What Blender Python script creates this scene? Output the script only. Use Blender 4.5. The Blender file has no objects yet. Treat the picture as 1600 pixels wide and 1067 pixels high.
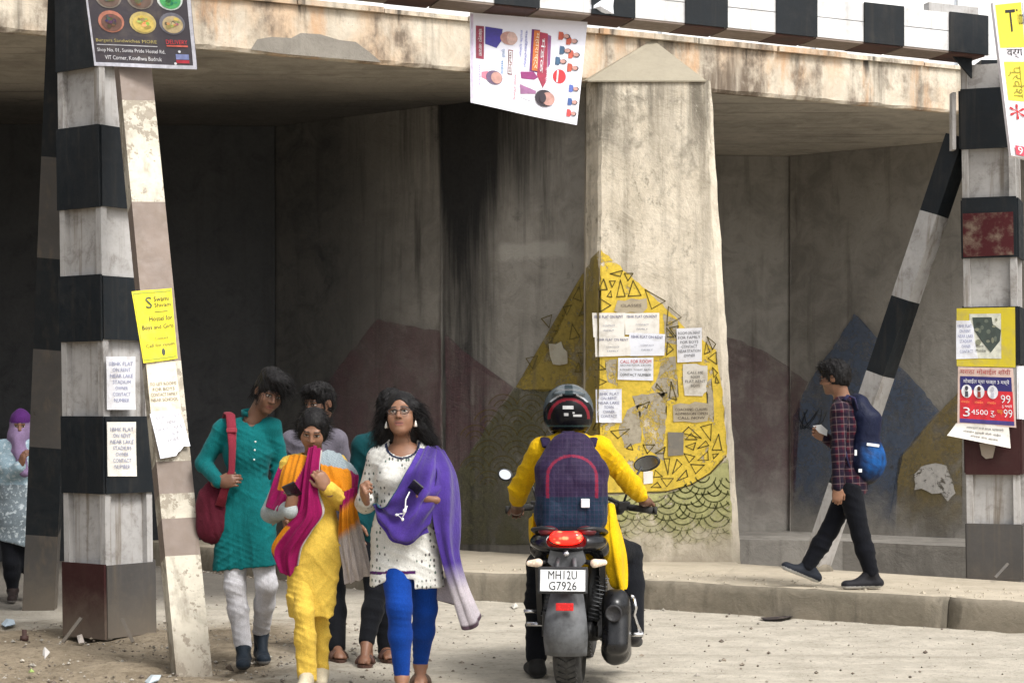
import bpy, bmesh, math, random
import numpy as np
from mathutils import Vector, Matrix, Euler

random.seed(7); np.random.seed(7)
scene = bpy.context.scene
COL = scene.collection
R = math.radians

# ------------------------------------------------------------------ camera
F, CX, HY, HC = 3000.0, 800.0, 640.0, 1.5          # focal length and horizon in photo pixels, eye height in m
cam_d = bpy.data.cameras.new('camera'); cam = bpy.data.objects.new('camera', cam_d); COL.objects.link(cam)
cam_d.sensor_width = 36; cam_d.lens = F / 1600 * 36; cam_d.clip_end = 500; cam_d.clip_start = 0.1
cam_d.shift_y = (HY - 533.5) / 1600
cam.location = (0, 0, HC); cam.rotation_euler = (R(90), 0, 0)
scene.camera = cam

# ------------------------------------------------------------------ light
SUN_EL, SUN_AZ = 50, 138        # azimuth: clockwise from +Y
world = bpy.data.worlds.new('World'); scene.world = world; world.use_nodes = True
wn = world.node_tree; wn.nodes.clear()
wo = wn.nodes.new('ShaderNodeOutputWorld'); wb = wn.nodes.new('ShaderNodeBackground')
sk = wn.nodes.new('ShaderNodeTexSky'); sk.sky_type = 'NISHITA'; sk.sun_disc = False
sk.sun_elevation = R(SUN_EL); sk.sun_rotation = R(SUN_AZ); sk.dust_density = 4.0; sk.air_density = 1.0; sk.ozone_density = 1.0
hs = wn.nodes.new('ShaderNodeHueSaturation'); hs.inputs['Saturation'].default_value = 0.22   # thin white overcast
wn.links.new(sk.outputs[0], hs.inputs['Color']); wn.links.new(hs.outputs[0], wb.inputs[0])
wb.inputs[1].default_value = 0.13
wn.links.new(wb.outputs[0], wo.inputs[0])
sun_d = bpy.data.lights.new('sun', 'SUN'); sun_d.energy = 1.5; sun_d.angle = R(18); sun_d.color = (1, 0.97, 0.93)
sun = bpy.data.objects.new('sun', sun_d); COL.objects.link(sun)
a, e = R(SUN_AZ), R(SUN_EL)
sdir = Vector((math.sin(a) * math.cos(e), math.cos(a) * math.cos(e), math.sin(e)))
sun.rotation_euler = (-sdir).to_track_quat('-Z', 'Y').to_euler(); sun.location = sdir * 30
vs = scene.view_settings
vs.view_transform = 'Standard'; vs.look = 'None'; vs.gamma = 1; vs.use_curve_mapping = False
vs.exposure = 0.75

# ------------------------------------------------------------------ helpers
def at(px, py, d):
    return Vector(((px - CX) / F * d, d, HC + (HY - py) / F * d))

def on_plane(px, py, p0, n):
    r = Vector(((px - CX) / F, 1.0, (HY - py) / F)); o = Vector((0, 0, HC))
    t = (Vector(p0) - o).dot(Vector(n)) / r.dot(Vector(n))
    return o + r * t

def tag(o, label=None, cat=None, group=None, kind=None):
    if label: o['label'] = label
    if cat: o['category'] = cat
    if group: o['group'] = group
    if kind: o['kind'] = kind
    return o

def empty(name, loc=(0, 0, 0), rz=0.0):
    o = bpy.data.objects.new(name, None); COL.objects.link(o); o.empty_display_size = 0.1
    o.location = loc; o.rotation_euler = (0, 0, rz); return o

def link(name, me, mat=None, parent=None):
    o = bpy.data.objects.new(name, me); COL.objects.link(o)
    if mat is not None:
        for m in (mat if isinstance(mat, (list, tuple)) else [mat]): me.materials.append(m)
    if parent is not None:
        o.parent = parent
        if parent.name in WORLDSPACE: o.matrix_parent_inverse = WORLDSPACE[parent.name]
    return o

WORLDSPACE = {}
def world_empty(name, loc):
    """Empty at a thing's base whose children are modelled in world coordinates."""
    o = empty(name, loc); WORLDSPACE[o.name] = Matrix.Translation(Vector(loc)).inverted(); return o

def mesh(name, vs_, fs, mat=None, parent=None, smooth=False, mids=None):
    me = bpy.data.meshes.new(name); me.from_pydata([tuple(v) for v in vs_], [], fs)
    if smooth: me.polygons.foreach_set('use_smooth', [True] * len(me.polygons))
    o = link(name, me, mat, parent)
    if mids: me.polygons.foreach_set('material_index', mids)
    me.update(); return o

class MB:
    """Collects shapes and links them as one mesh."""
    def __init__(s): s.v = []; s.f = []; s.m = []; s.sm = []
    def add(s, vs_, fs, m=0, smooth=False):
        b = len(s.v); s.v += [tuple(v) for v in vs_]
        for f in fs: s.f.append(tuple(b + i for i in f)); s.m.append(m); s.sm.append(smooth)
    def box(s, c, half, M=None, m=0, bev=0.0):
        c = Vector(c); hx, hy, hz = half
        if bev <= 0:
            vs_ = [Vector((x * hx, y * hy, z * hz)) for x in (-1, 1) for y in (-1, 1) for z in (-1, 1)]
            fs = [(0, 1, 3, 2), (4, 6, 7, 5), (0, 4, 5, 1), (2, 3, 7, 6), (0, 2, 6, 4), (1, 5, 7, 3)]
        else:
            bm = bmesh.new(); bmesh.ops.create_cube(bm, size=2)
            for v in bm.verts: v.co = Vector((v.co.x * hx, v.co.y * hy, v.co.z * hz))
            bmesh.ops.bevel(bm, geom=bm.edges[:], offset=bev, segments=2, affect='EDGES', profile=0.6)
            bm.verts.ensure_lookup_table(); bm.verts.index_update()
            vs_ = [v.co.copy() for v in bm.verts]; fs = [tuple(v.index for v in f.verts) for f in bm.faces]; bm.free()
        if M is not None: vs_ = [M @ v for v in vs_]
        s.add([v + c for v in vs_], fs, m)
    def tube(s, pts, rad, n=10, m=0, caps=True, flat=1.0):
        pts = [Vector(p) for p in pts]; k = len(pts)
        rs = rad if isinstance(rad, (list, tuple)) else [rad] * k
        vs_, fs = [], []; up = None
        for i, p in enumerate(pts):
            t = (pts[min(i + 1, k - 1)] - pts[max(i - 1, 0)]).normalized()
            if up is None:
                up = Vector((0, 0, 1)) if abs(t.z) < 0.9 else Vector((0, 1, 0))
            u = t.cross(up).normalized(); w = u.cross(t).normalized(); up = w
            for q in range(n):
                a = 2 * math.pi * q / n
                vs_.append(p + u * math.cos(a) * rs[i] + w * math.sin(a) * rs[i] * flat)
        for i in range(k - 1):
            for q in range(n):
                q2 = (q + 1) % n
                fs.append((i * n + q, i * n + q2, (i + 1) * n + q2, (i + 1) * n + q))
        if caps: fs.append(tuple(range(n - 1, -1, -1))); fs.append(tuple((k - 1) * n + q for q in range(n)))
        s.add(vs_, fs, m, True)
    def lathe(s, prof, M=None, n=24, m=0, closed=False):
        """prof: (r, x) pairs revolved about local X."""
        vs_, fs = [], []
        for (r, x) in prof:
            for q in range(n):
                a = 2 * math.pi * q / n; vs_.append(Vector((x, r * math.cos(a), r * math.sin(a))))
        k = len(prof)
        for i in range(k if closed else k - 1):
            i2 = (i + 1) % k
            for q in range(n):
                q2 = (q + 1) % n; fs.append((i * n + q, i * n + q2, i2 * n + q2, i2 * n + q))
        if M is not None: vs_ = [M @ v for v in vs_]
        s.add(vs_, fs, m, True)
    def ell(s, c, rad, M=None, n=14, m=0):
        vs_, fs = [], []; k = n // 2 + 1
        for i in range(k):
            t = math.pi * i / (k - 1)
            for q in range(n):
                a = 2 * math.pi * q / n
                vs_.append(Vector((rad[0] * math.sin(t) * math.cos(a), rad[1] * math.sin(t) * math.sin(a), rad[2] * math.cos(t))))
        for i in range(k - 1):
            for q in range(n):
                q2 = (q + 1) % n; fs.append((i * n + q, (i + 1) * n + q, (i + 1) * n + q2, i * n + q2))
        if M is not None: vs_ = [M @ v for v in vs_]
        s.add([v + Vector(c) for v in vs_], fs, m, True)
    def prism(s, poly, off, m=0):
        """closed polygon extruded by vector off."""
        n = len(poly); off = Vector(off); vs_ = [Vector(p) for p in poly] + [Vector(p) + off for p in poly]
        fs = [tuple(range(n)), tuple(range(2 * n - 1, n - 1, -1))] + [(i, n + i, n + (i + 1) % n, (i + 1) % n) for i in range(n)]
        s.add(vs_, fs, m)
    def build(s, name, mat=None, parent=None, recalc=True):
        me = bpy.data.meshes.new(name); me.from_pydata(s.v, [], s.f)
        me.polygons.foreach_set('use_smooth', s.sm); me.polygons.foreach_set('material_index', s.m)
        if recalc:
            bm = bmesh.new(); bm.from_mesh(me); bmesh.ops.recalc_face_normals(bm, faces=bm.faces[:]); bm.to_mesh(me); bm.free()
        me.update(); return link(name, me, mat, parent)

def seg_box(mb, p0, p1, w, t, side, m=0):
    """box beam from p0 to p1, width w along 'side', thickness t across."""
    p0, p1 = Vector(p0), Vector(p1); ax = (p1 - p0).normalized()
    sd = (Vector(side) - ax * Vector(side).dot(ax)).normalized(); th = ax.cross(sd)
    vs_ = []
    for p in (p0, p1):
        for (a, b) in ((-1, -1), (1, -1), (1, 1), (-1, 1)): vs_.append(p + sd * a * w / 2 + th * b * t / 2)
    mb.add(vs_, [(0, 1, 2, 3), (7, 6, 5, 4), (0, 4, 5, 1), (1, 5, 6, 2), (2, 6, 7, 3), (3, 7, 4, 0)], m)

# ------------------------------------------------------------------ node materials
class NT:
    def __init__(s, name):
        s.mat = bpy.data.materials.new(name); s.mat.use_nodes = True
        s.t = s.mat.node_tree; s.t.nodes.clear()
        s.out = s.t.nodes.new('ShaderNodeOutputMaterial'); s.b = s.t.nodes.new('ShaderNodeBsdfPrincipled')
        s.t.links.new(s.b.outputs[0], s.out.inputs[0]); s._co = None
    def put(s, sock, v):
        if hasattr(v, 'is_output'): s.t.links.new(v, sock)
        else:
            if sock.type == 'RGBA' and not hasattr(v, '__len__'): v = (v, v, v, 1)
            elif sock.type == 'RGBA' and len(v) == 3: v = (*v, 1)
            sock.default_value = v
    def co(s, kind='Object'):
        if s._co is None: s._co = s.t.nodes.new('ShaderNodeTexCoord')
        return s._co.outputs[kind]
    def map(s, vec, scale=(1, 1, 1), loc=(0, 0, 0), rot=(0, 0, 0)):
        n = s.t.nodes.new('ShaderNodeMapping'); s.put(n.inputs[0], vec)
        n.inputs['Scale'].default_value = scale; n.inputs['Location'].default_value = loc; n.inputs['Rotation'].default_value = rot
        return n.outputs[0]
    def noise(s, vec, scale, detail=4, rough=0.6, dist=0.0):
        n = s.t.nodes.new('ShaderNodeTexNoise'); s.put(n.inputs['Vector'], vec); n.inputs['Scale'].default_value = scale
        n.inputs['Detail'].default_value = detail; n.inputs['Roughness'].default_value = rough; n.inputs['Distortion'].default_value = dist
        return n.outputs[0]
    def voro(s, vec, scale, feature='F1', out=0):
        n = s.t.nodes.new('ShaderNodeTexVoronoi'); n.feature = feature; s.put(n.inputs['Vector'], vec); n.inputs['Scale'].default_value = scale
        return n.outputs[out]
    def wave(s, vec, scale, dist=0, typ='BANDS', direction='X'):
        n = s.t.nodes.new('ShaderNodeTexWave'); n.wave_type = typ; n.bands_direction = direction
        s.put(n.inputs['Vector'], vec); n.inputs['Scale'].default_value = scale; n.inputs['Distortion'].default_value = dist
        n.inputs['Detail'].default_value = 2
        return n.outputs[1]
    def rng(s, v, a, b, c=0.0, d=1.0, smooth=True):
        n = s.t.nodes.new('ShaderNodeMapRange'); n.interpolation_type = 'SMOOTHSTEP' if smooth else 'LINEAR'; n.clamp = True
        s.put(n.inputs[0], v); n.inputs[1].default_value = a; n.inputs[2].default_value = b; n.inputs[3].default_value = c; n.inputs[4].default_value = d
        return n.outputs[0]
    def math(s, op, a, b=0.0, clamp=False):
        n = s.t.nodes.new('ShaderNodeMath'); n.operation = op; n.use_clamp = clamp; s.put(n.inputs[0], a); s.put(n.inputs[1], b); return n.outputs[0]
    def mix(s, f, a, b, mode='MIX'):
        n = s.t.nodes.new('ShaderNodeMix'); n.data_type = 'RGBA'; n.blend_type = mode
        s.put(n.inputs[0], f); s.put(n.inputs[6], a); s.put(n.inputs[7], b); return n.outputs[2]
    def sep(s, v):
        n = s.t.nodes.new('ShaderNodeSeparateXYZ'); s.put(n.inputs[0], v); return n.outputs
    def attr(s, name):
        n = s.t.nodes.new('ShaderNodeAttribute'); n.attribute_name = name; return n.outputs[0]
    def bump(s, h, strength=0.3, dist=0.02):
        n = s.t.nodes.new('ShaderNodeBump'); s.put(n.inputs['Height'], h); n.inputs['Strength'].default_value = strength
        n.inputs['Distance'].default_value = dist; s.t.links.new(n.outputs[0], s.b.inputs['Normal'])
    def fin(s, col, rough=0.8, metal=0.0, spec=0.5):
        s.put(s.b.inputs['Base Color'], col); s.put(s.b.inputs['Roughness'], rough); s.put(s.b.inputs['Metallic'], metal)
        s.b.inputs['Specular IOR Level'].default_value = spec
        return s.mat

def srgb(r, g, b):
    f = lambda c: (c / 255) / 12.92 if c / 255 <= 0.04045 else ((c / 255 + 0.055) / 1.055) ** 2.4
    return (f(r), f(g), f(b))

_mc = {}
def plain(name, col, rough=0.6, metal=0.0, var=0.12, scale=9.0, bump=0.0, spec=0.5, bscale=60, sheen=0.0):
    """a worn single-colour surface with uneven tone."""
    if name in _mc: return _mc[name]
    t = NT(name); c = t.co()
    n = t.noise(c, scale, 5, 0.65)
    dark = tuple(x * (1 - 2.2 * var) for x in col); lite = tuple(min(1, x * (1 + 1.6 * var)) for x in col)
    colr = t.mix(t.rng(n, 0.3, 0.7), dark, lite)
    if bump > 0: t.bump(t.noise(c, bscale, 3), bump, 0.01)
    m = t.fin(colr, t.rng(n, 0.2, 0.8, max(0.05, rough - 0.12), min(1, rough + 0.12)), metal, spec)
    if sheen: t.b.inputs['Sheen Weight'].default_value = sheen
    _mc[name] = m; return m

def paint_on_metal(name, col, chip=(0.10, 0.07, 0.05), chip_amt=0.36, dirt=0.5, rough=0.55):
    t = NT(name); c = t.co()
    big = t.noise(c, 2.3, 5, 0.65); fine = t.noise(c, 17, 5, 0.7); streak = t.noise(t.map(c, (14, 14, 0.9)), 1.0, 5, 0.6)
    base = t.mix(t.rng(big, 0.3, 0.75), tuple(x * 0.78 for x in col), col)
    base = t.mix(t.math('MULTIPLY', t.rng(streak, 0.5, 0.75), dirt), base, (0.16, 0.125, 0.085))
    base = t.mix(t.math('MULTIPLY', t.rng(fine, 0.45, 0.8), 0.35 * dirt), base, (0.2, 0.17, 0.13))
    chips = t.rng(t.math('ADD', t.math('MULTIPLY', big, 0.5), t.math('MULTIPLY', fine, 0.5)), chip_amt, chip_amt - 0.04)
    base = t.mix(chips, base, chip)
    blot = t.noise(c, 6.5, 7, 0.72, 0.4); base = t.mix(t.math('MULTIPLY', t.rng(blot, 0.48, 0.68), 0.55 * dirt), base, (0.13, 0.11, 0.09))
    foot = t.math('MULTIPLY', t.rng(t.math('ADD', t.sep(c)[2], t.math('MULTIPLY', blot, 0.45)), 0.62, 0.2), 0.6); base = t.mix(foot, base, (0.20, 0.165, 0.125))
    t.bump(t.math('SUBTRACT', fine, t.math('MULTIPLY', chips, 0.5)), 0.25, 0.006)
    return t.fin(base, t.rng(fine, 0.3, 0.7, rough - 0.1, rough + 0.2), 0, 0.22)
# ------------------------------------------------------------------ concrete
def concrete(name, light, dark, streak_col=(0.03, 0.028, 0.024), streak=0.6, stain=0.5, extra=None, warm=None, boards=False, bump=0.5):
    t = NT(name); c = t.co(); x = t.sep(c)
    big = t.noise(c, 0.75, 6, 0.62, 0.3); mid = t.noise(c, 3.4, 6, 0.7, 0.6); fine = t.noise(c, 26, 5, 0.7)
    col = t.mix(t.rng(t.math('ADD', t.math('MULTIPLY', big, 0.5), t.math('MULTIPLY', mid, 0.5)), 0.34, 0.66), dark, light)
    if warm is not None:
        col = t.mix(t.math('MULTIPLY', t.rng(t.noise(t.map(c, (1, 1, 0.6), (4, 9, 2)), 1.5, 5, 0.65), 0.46, 0.68), 0.8), col, warm)
    st = t.noise(t.map(c, (5.5, 5.5, 0.42)), 1.0, 6, 0.62, 0.15)
    st2 = t.noise(t.map(c, (17, 17, 0.8), (3, 1, 7)), 1.0, 4, 0.6)
    s = t.math('MULTIPLY', t.rng(st, 0.5, 0.72), t.rng(st2, 0.3, 0.62, 0.35, 1.0))
    col = t.mix(t.math('MULTIPLY', s, streak), col, streak_col)
    blot = t.math('MULTIPLY', t.rng(mid, 0.55, 0.72), t.rng(big, 0.42, 0.6))
    col = t.mix(t.math('MULTIPLY', blot, stain), col, tuple(q * 0.4 for q in dark))
    col = t.mix(t.math('MULTIPLY', t.rng(fine, 0.55, 0.85), 0.35), col, tuple(q * 0.45 for q in dark))
    pits = t.rng(t.voro(c, 34), 0.10, 0.04)
    pits = t.math('MULTIPLY', pits, t.rng(mid, 0.5, 0.6))
    col = t.mix(pits, col, (0.03, 0.027, 0.022))
    h = t.math('ADD', t.math('MULTIPLY', fine, 0.35), t.math('ADD', t.math('MULTIPLY', mid, 0.9), t.math('MULTIPLY', pits, -0.5)))
    if boards:
        bn = t.noise(t.map(c, (0.5, 9, 1), (0, 0, 0), (0, 0, R(-26))), 1.0, 4, 0.65)
        col = t.mix(t.math('MULTIPLY', t.rng(bn, 0.55, 0.7), 0.55), col, tuple(q * 0.5 for q in dark)); h = t.math('ADD', h, bn)
    if extra: col = extra(t, col, c, x, big, mid, fine, st)
    t.bump(h, bump, 0.03)
    return t.fin(col, t.rng(fine, 0.3, 0.7, 0.78, 0.95), 0, 0.3)

def soot_falloff_wall(t, col, c, x, big, mid, fine, st):
    """years of water runs and sooting below the deck joint on the dividing wall, with light falloff painted in."""
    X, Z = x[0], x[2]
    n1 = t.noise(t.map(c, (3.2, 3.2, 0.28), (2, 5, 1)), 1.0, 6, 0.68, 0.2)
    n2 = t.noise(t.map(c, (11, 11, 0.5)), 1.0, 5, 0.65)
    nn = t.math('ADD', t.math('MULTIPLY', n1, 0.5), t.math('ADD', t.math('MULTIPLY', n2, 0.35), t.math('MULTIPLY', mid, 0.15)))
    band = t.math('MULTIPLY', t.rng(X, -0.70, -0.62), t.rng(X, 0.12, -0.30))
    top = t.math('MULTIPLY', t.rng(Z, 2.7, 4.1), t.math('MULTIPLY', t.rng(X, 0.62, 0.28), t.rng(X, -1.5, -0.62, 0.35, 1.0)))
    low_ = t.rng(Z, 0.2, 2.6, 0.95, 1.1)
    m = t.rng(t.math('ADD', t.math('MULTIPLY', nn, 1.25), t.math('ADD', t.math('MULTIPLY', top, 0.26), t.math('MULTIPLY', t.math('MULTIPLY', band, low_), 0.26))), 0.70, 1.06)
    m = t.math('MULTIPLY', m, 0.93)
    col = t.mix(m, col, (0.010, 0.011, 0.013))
    soot_falloff = t.math('MULTIPLY', t.rng(X, -0.45, -1.9), t.rng(mid, 0.25, 0.75, 0.70, 1.0))
    col = t.mix(soot_falloff, col, (0.032, 0.033, 0.034))  # sooting grows inward together with the bay's painted light falloff
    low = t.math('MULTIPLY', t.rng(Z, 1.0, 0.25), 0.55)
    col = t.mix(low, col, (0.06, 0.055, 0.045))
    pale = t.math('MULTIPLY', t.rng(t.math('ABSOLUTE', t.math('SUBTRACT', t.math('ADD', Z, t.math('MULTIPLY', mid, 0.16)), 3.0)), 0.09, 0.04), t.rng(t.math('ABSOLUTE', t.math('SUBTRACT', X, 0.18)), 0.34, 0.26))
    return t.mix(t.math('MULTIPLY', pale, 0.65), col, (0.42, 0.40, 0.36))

def soot_and_shade(t, col, c, x, big, mid, fine, st):
    return t.mix(t.rng(mid, 0.2, 0.8, 0.6, 0.96), col, (0.022, 0.024, 0.027))  # sooting plus the deep bay's shade, both put into the colour

def soffit_dark_rear(t, col, c, x, big, mid, fine, st):
    m = t.math('MULTIPLY', t.rng(x[0], 0.9, -0.6), t.rng(t.math('ADD', x[1], t.math('MULTIPLY', mid, 1.2)), 16.6, 18.6))  # left bay soffit darkens with distance behind the fascia
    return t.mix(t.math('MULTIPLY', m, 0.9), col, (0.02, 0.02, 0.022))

def pier_stain(t, col, c, x, big, mid, fine, st):
    m = t.math('MULTIPLY', t.rng(t.math('ADD', x[2], t.math('MULTIPLY', mid, 0.9)), 3.7, 4.7), t.rng(st, 0.32, 0.6))
    col = t.mix(t.math('MULTIPLY', m, 0.85), col, (0.12, 0.105, 0.08))
    nb = t.noise(t.map(c, (1, 1, .8)), 4.2, 8, 0.72, 0.2)
    sp = t.math('MULTIPLY', t.rng(nb, 0.47, 0.66), t.rng(x[2], 2.9, 4.3, 0.12, 0.95, False))
    col = t.mix(sp, col, (0.17, 0.15, 0.115))
    wet = t.math('MULTIPLY', t.rng(t.noise(t.map(c, (9, 9, .5)), 1.0, 5, .6), .52, .7), t.rng(x[2], 1.6, 4.1, .10, .6, False))
    col = t.mix(wet, col, (0.22, 0.19, 0.145))
    sk_ = t.noise(t.map(c, (1, 1, .55)), 17, 8, .78); spk = t.math('MULTIPLY', t.rng(sk_, .50, .66), t.rng(t.noise(c, 2.1, 4, .6), .42, .66, .08, .8)); col = t.mix(spk, col, (.20, .175, .13))
    pale = t.math('MULTIPLY', t.rng(sk_, .44, .30), .5); col = t.mix(pale, col, (.84, .77, .63))
    base = t.math('MULTIPLY', t.rng(t.math('ADD', x[2], t.math('MULTIPLY', mid, .5)), .95, .35), .6)
    return t.mix(base, col, (0.24, 0.21, 0.16))

def fascia_stain(t, col, c, x, big, mid, fine, st):
    n = t.noise(t.map(c, (1, 1, .7), (7, 3, 1)), 1.9, 7, .7); v = t.noise(t.map(c, (8, 8, .8)), 1.0, 5, .62)
    col = t.mix(t.math('MULTIPLY', t.rng(n, .44, .62), t.rng(v, .32, .58, .3, 1.0)), col, (.15, .115, .085))
    rust = t.math('MULTIPLY', t.rng(t.noise(t.map(c, (3, 3, .7), (1, 6, 2)), 1.0, 6, .65), .50, .66), .75)
    col = t.mix(rust, col, (.55, .33, .18))
    drip = t.math('MULTIPLY', t.rng(v, .55, .68), t.rng(t.math('ADD', x[2], t.math('MULTIPLY', v, .2)), 4.62, 4.86))
    return t.mix(drip, col, (.07, .06, .05))

M_fascia = concrete('fascia_concrete', (0.74, 0.67, 0.55), (0.44, 0.375, 0.29), (0.10, 0.085, 0.065), 0.8, 0.6, warm=(0.60, 0.42, 0.27), extra=fascia_stain)
M_soffit = concrete('soffit_concrete', (0.54, 0.495, 0.42), (0.32, 0.29, 0.245), streak=0.2, stain=0.5, boards=True, extra=soffit_dark_rear)
M_wall1 = concrete('dividing_wall_concrete', (0.34, 0.32, 0.285), (0.17, 0.158, 0.14), streak=0.7, stain=0.6, extra=soot_falloff_wall)
M_back = concrete('back_wall_soot_shade_concrete', (0.12, 0.12, 0.12), (0.06, 0.06, 0.06), streak=0.6, stain=0.6, extra=soot_and_shade)
M_rwall = concrete('right_bay_concrete', (0.32, 0.30, 0.268), (0.18, 0.168, 0.15), (0.07, 0.06, 0.05), streak=0.55, stain=0.5)
M_pier = concrete('pier_concrete', (0.78, 0.70, 0.57), (0.53, 0.465, 0.36), (0.19, 0.165, 0.125), 0.7, 0.45, extra=pier_stain, bump=0.6)
M_cap = concrete('cap_cement', (0.36, 0.32, 0.24), (0.30, 0.265, 0.20), streak=0.12, stain=0.1, bump=0.2)
M_pave = concrete('pavement_concrete', (0.56, 0.49, 0.38), (0.38, 0.33, 0.25), streak=0.0, stain=0.5)
M_kerb = concrete('kerb_concrete', (0.29, 0.25, 0.19), (0.16, 0.14, 0.105), streak=0.5, stain=0.6)
M_hoard = plain('hoarding_white', (0.80, 0.82, 0.83), 0.45, 0, 0.06, 1.2)

def ground_mat():
    t = NT('ground_dust'); c = t.co(); x = t.sep(c)
    big = t.noise(c, 0.55, 6, 0.6, 0.5); mid = t.noise(c, 3.2, 6, 0.7); fine = t.noise(c, 26, 5, 0.75); grit = t.noise(c, 95, 3, 0.7)
    tracks = t.noise(t.map(c, (0.6, 5.0, 1), (0, 0, 0), (0, 0, R(12))), 1.0, 5, 0.65)
    road = t.mix(t.rng(mid, 0.3, 0.7), (0.42, 0.38, 0.31), (0.59, 0.54, 0.45))
    road = t.mix(t.math('MULTIPLY', t.rng(tracks, 0.5, 0.7), 0.32), road, (0.27, 0.24, 0.195))
    road = t.mix(t.math('MULTIPLY', t.rng(fine, 0.52, 0.70), 0.7), road, (0.19, 0.17, 0.14))
    road = t.mix(t.math('MULTIPLY', t.rng(grit, 0.62, 0.72), 0.5), road, (0.58, 0.54, 0.47))
    dirt = t.mix(t.rng(mid, 0.28, 0.7), (0.20, 0.16, 0.11), (0.34, 0.28, 0.20))
    dirt = t.mix(t.math('MULTIPLY', t.rng(fine, 0.48, 0.68), 0.7), dirt, (0.12, 0.095, 0.065))
    dirt = t.mix(t.math('MULTIPLY', t.rng(grit, 0.6, 0.7), 0.6), dirt, (0.45, 0.39, 0.30))
    wob = t.math('MULTIPLY', t.math('SUBTRACT', big, 0.5), 2.2); wob2 = t.math('MULTIPLY', t.math('SUBTRACT', mid, 0.5), 1.0)
    mk = t.math('MULTIPLY', t.rng(t.math('ADD', x[0], t.math('ADD', wob, wob2)), -0.75, -1.6), t.rng(t.math('ADD', x[1], wob2), 13.9, 12.9))
    inside = t.math('MULTIPLY', t.rng(t.math('SUBTRACT', x[1], t.math('MULTIPLY', x[0], 0.49)), 15.2, 17.0), 0.75)   # road colour goes darker from the fascia line inward
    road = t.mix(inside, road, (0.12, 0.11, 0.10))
    col = t.mix(mk, road, dirt)
    t.bump(t.math('ADD', t.math('MULTIPLY', fine, 0.8), t.math('ADD', t.math('MULTIPLY', grit, 0.3), t.math('MULTIPLY', mid, 1.0))), 0.7, 0.03)
    return t.fin(col, 0.95, 0, 0.15)
M_ground = ground_mat()

# ------------------------------------------------------------------ lines of the place
FA, FB = 16.2, 0.49                        # fascia: Y = FA + FB*X
SOF, FTOP, PAVE = 4.32, 4.73, 0.21
def fas(X, back=0.0): return Vector((X - back * 0.44, FA + FB * X + back * 0.898, 0))
W1N = Vector((-0.79, -1, 0)).normalized(); W1P = Vector((0, 17.3, 0))       # dividing wall plane
PIER_Y = 16.3

KERB = [(-6.2, 20.6), (-3.3, 18.4), (-1.7, 16.55), (-0.9, 15.62), (-0.43, 15.2), (0.2, 14.98), (0.98, 14.58), (2.27, 13.68), (3.43, 12.88), (5.2, 11.6), (8, 9.6)]
BACK = [(1.9, 16.1), (3.4, 14.75), (5.2, 13.2), (8.0, 10.9)]
def kerb_y(X):
    for (x0, y0), (x1, y1) in zip(KERB, KERB[1:]):
        if x0 <= X <= x1: return y0 + (y1 - y0) * (X - x0) / (x1 - x0)
    return KERB[-1][1]

def build_ground():
    xs = sorted(set([-60, -30, -18, -12] + [round(-9 + 0.09 * i, 3) for i in range(200)] + [12, 18, 30, 60]))
    ys = sorted(set([-40, -15, 0, 5, 8] + [round(9 + 0.07 * i, 3) for i in range(130)] + [19, 20, 21, 22, 24, 28, 40, 80]))
    rng = np.random.RandomState(3)
    XX, YY = np.meshgrid(xs, ys, indexing='ij')
    Z = 0.004 * np.sin(XX * 1.3 + YY * 0.7)
    dirt = 1 / (1 + np.exp((XX + 1.1) * 5)) / (1 + np.exp((YY - 13.4) * 4)) * (YY > 8.5)
    Z += dirt * (0.014 * rng.randn(*XX.shape) * 0.5 + 0.03 * np.sin(XX * 5.3 + 1) * np.sin(YY * 4.1))
    Z += 0.0018 * rng.randn(*XX.shape) * (YY > 9) * (YY < 18)
    ky = np.vectorize(kerb_y)(XX)
    pit = (XX > 1.2) * np.clip((YY - (17.2 - 0.87 * XX)) / 0.4, 0, 1)      # lower ground behind the pavement
    Z = Z - 0.32 * pit
    nx, ny = XX.shape
    vs_ = np.stack([XX, YY, Z], -1).reshape(-1, 3)
    fs = [(i * ny + j, (i + 1) * ny + j, (i + 1) * ny + j + 1, i * ny + j + 1) for i in range(nx - 1) for j in range(ny - 1)]
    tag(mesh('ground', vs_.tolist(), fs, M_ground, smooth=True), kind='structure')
build_ground()

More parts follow.
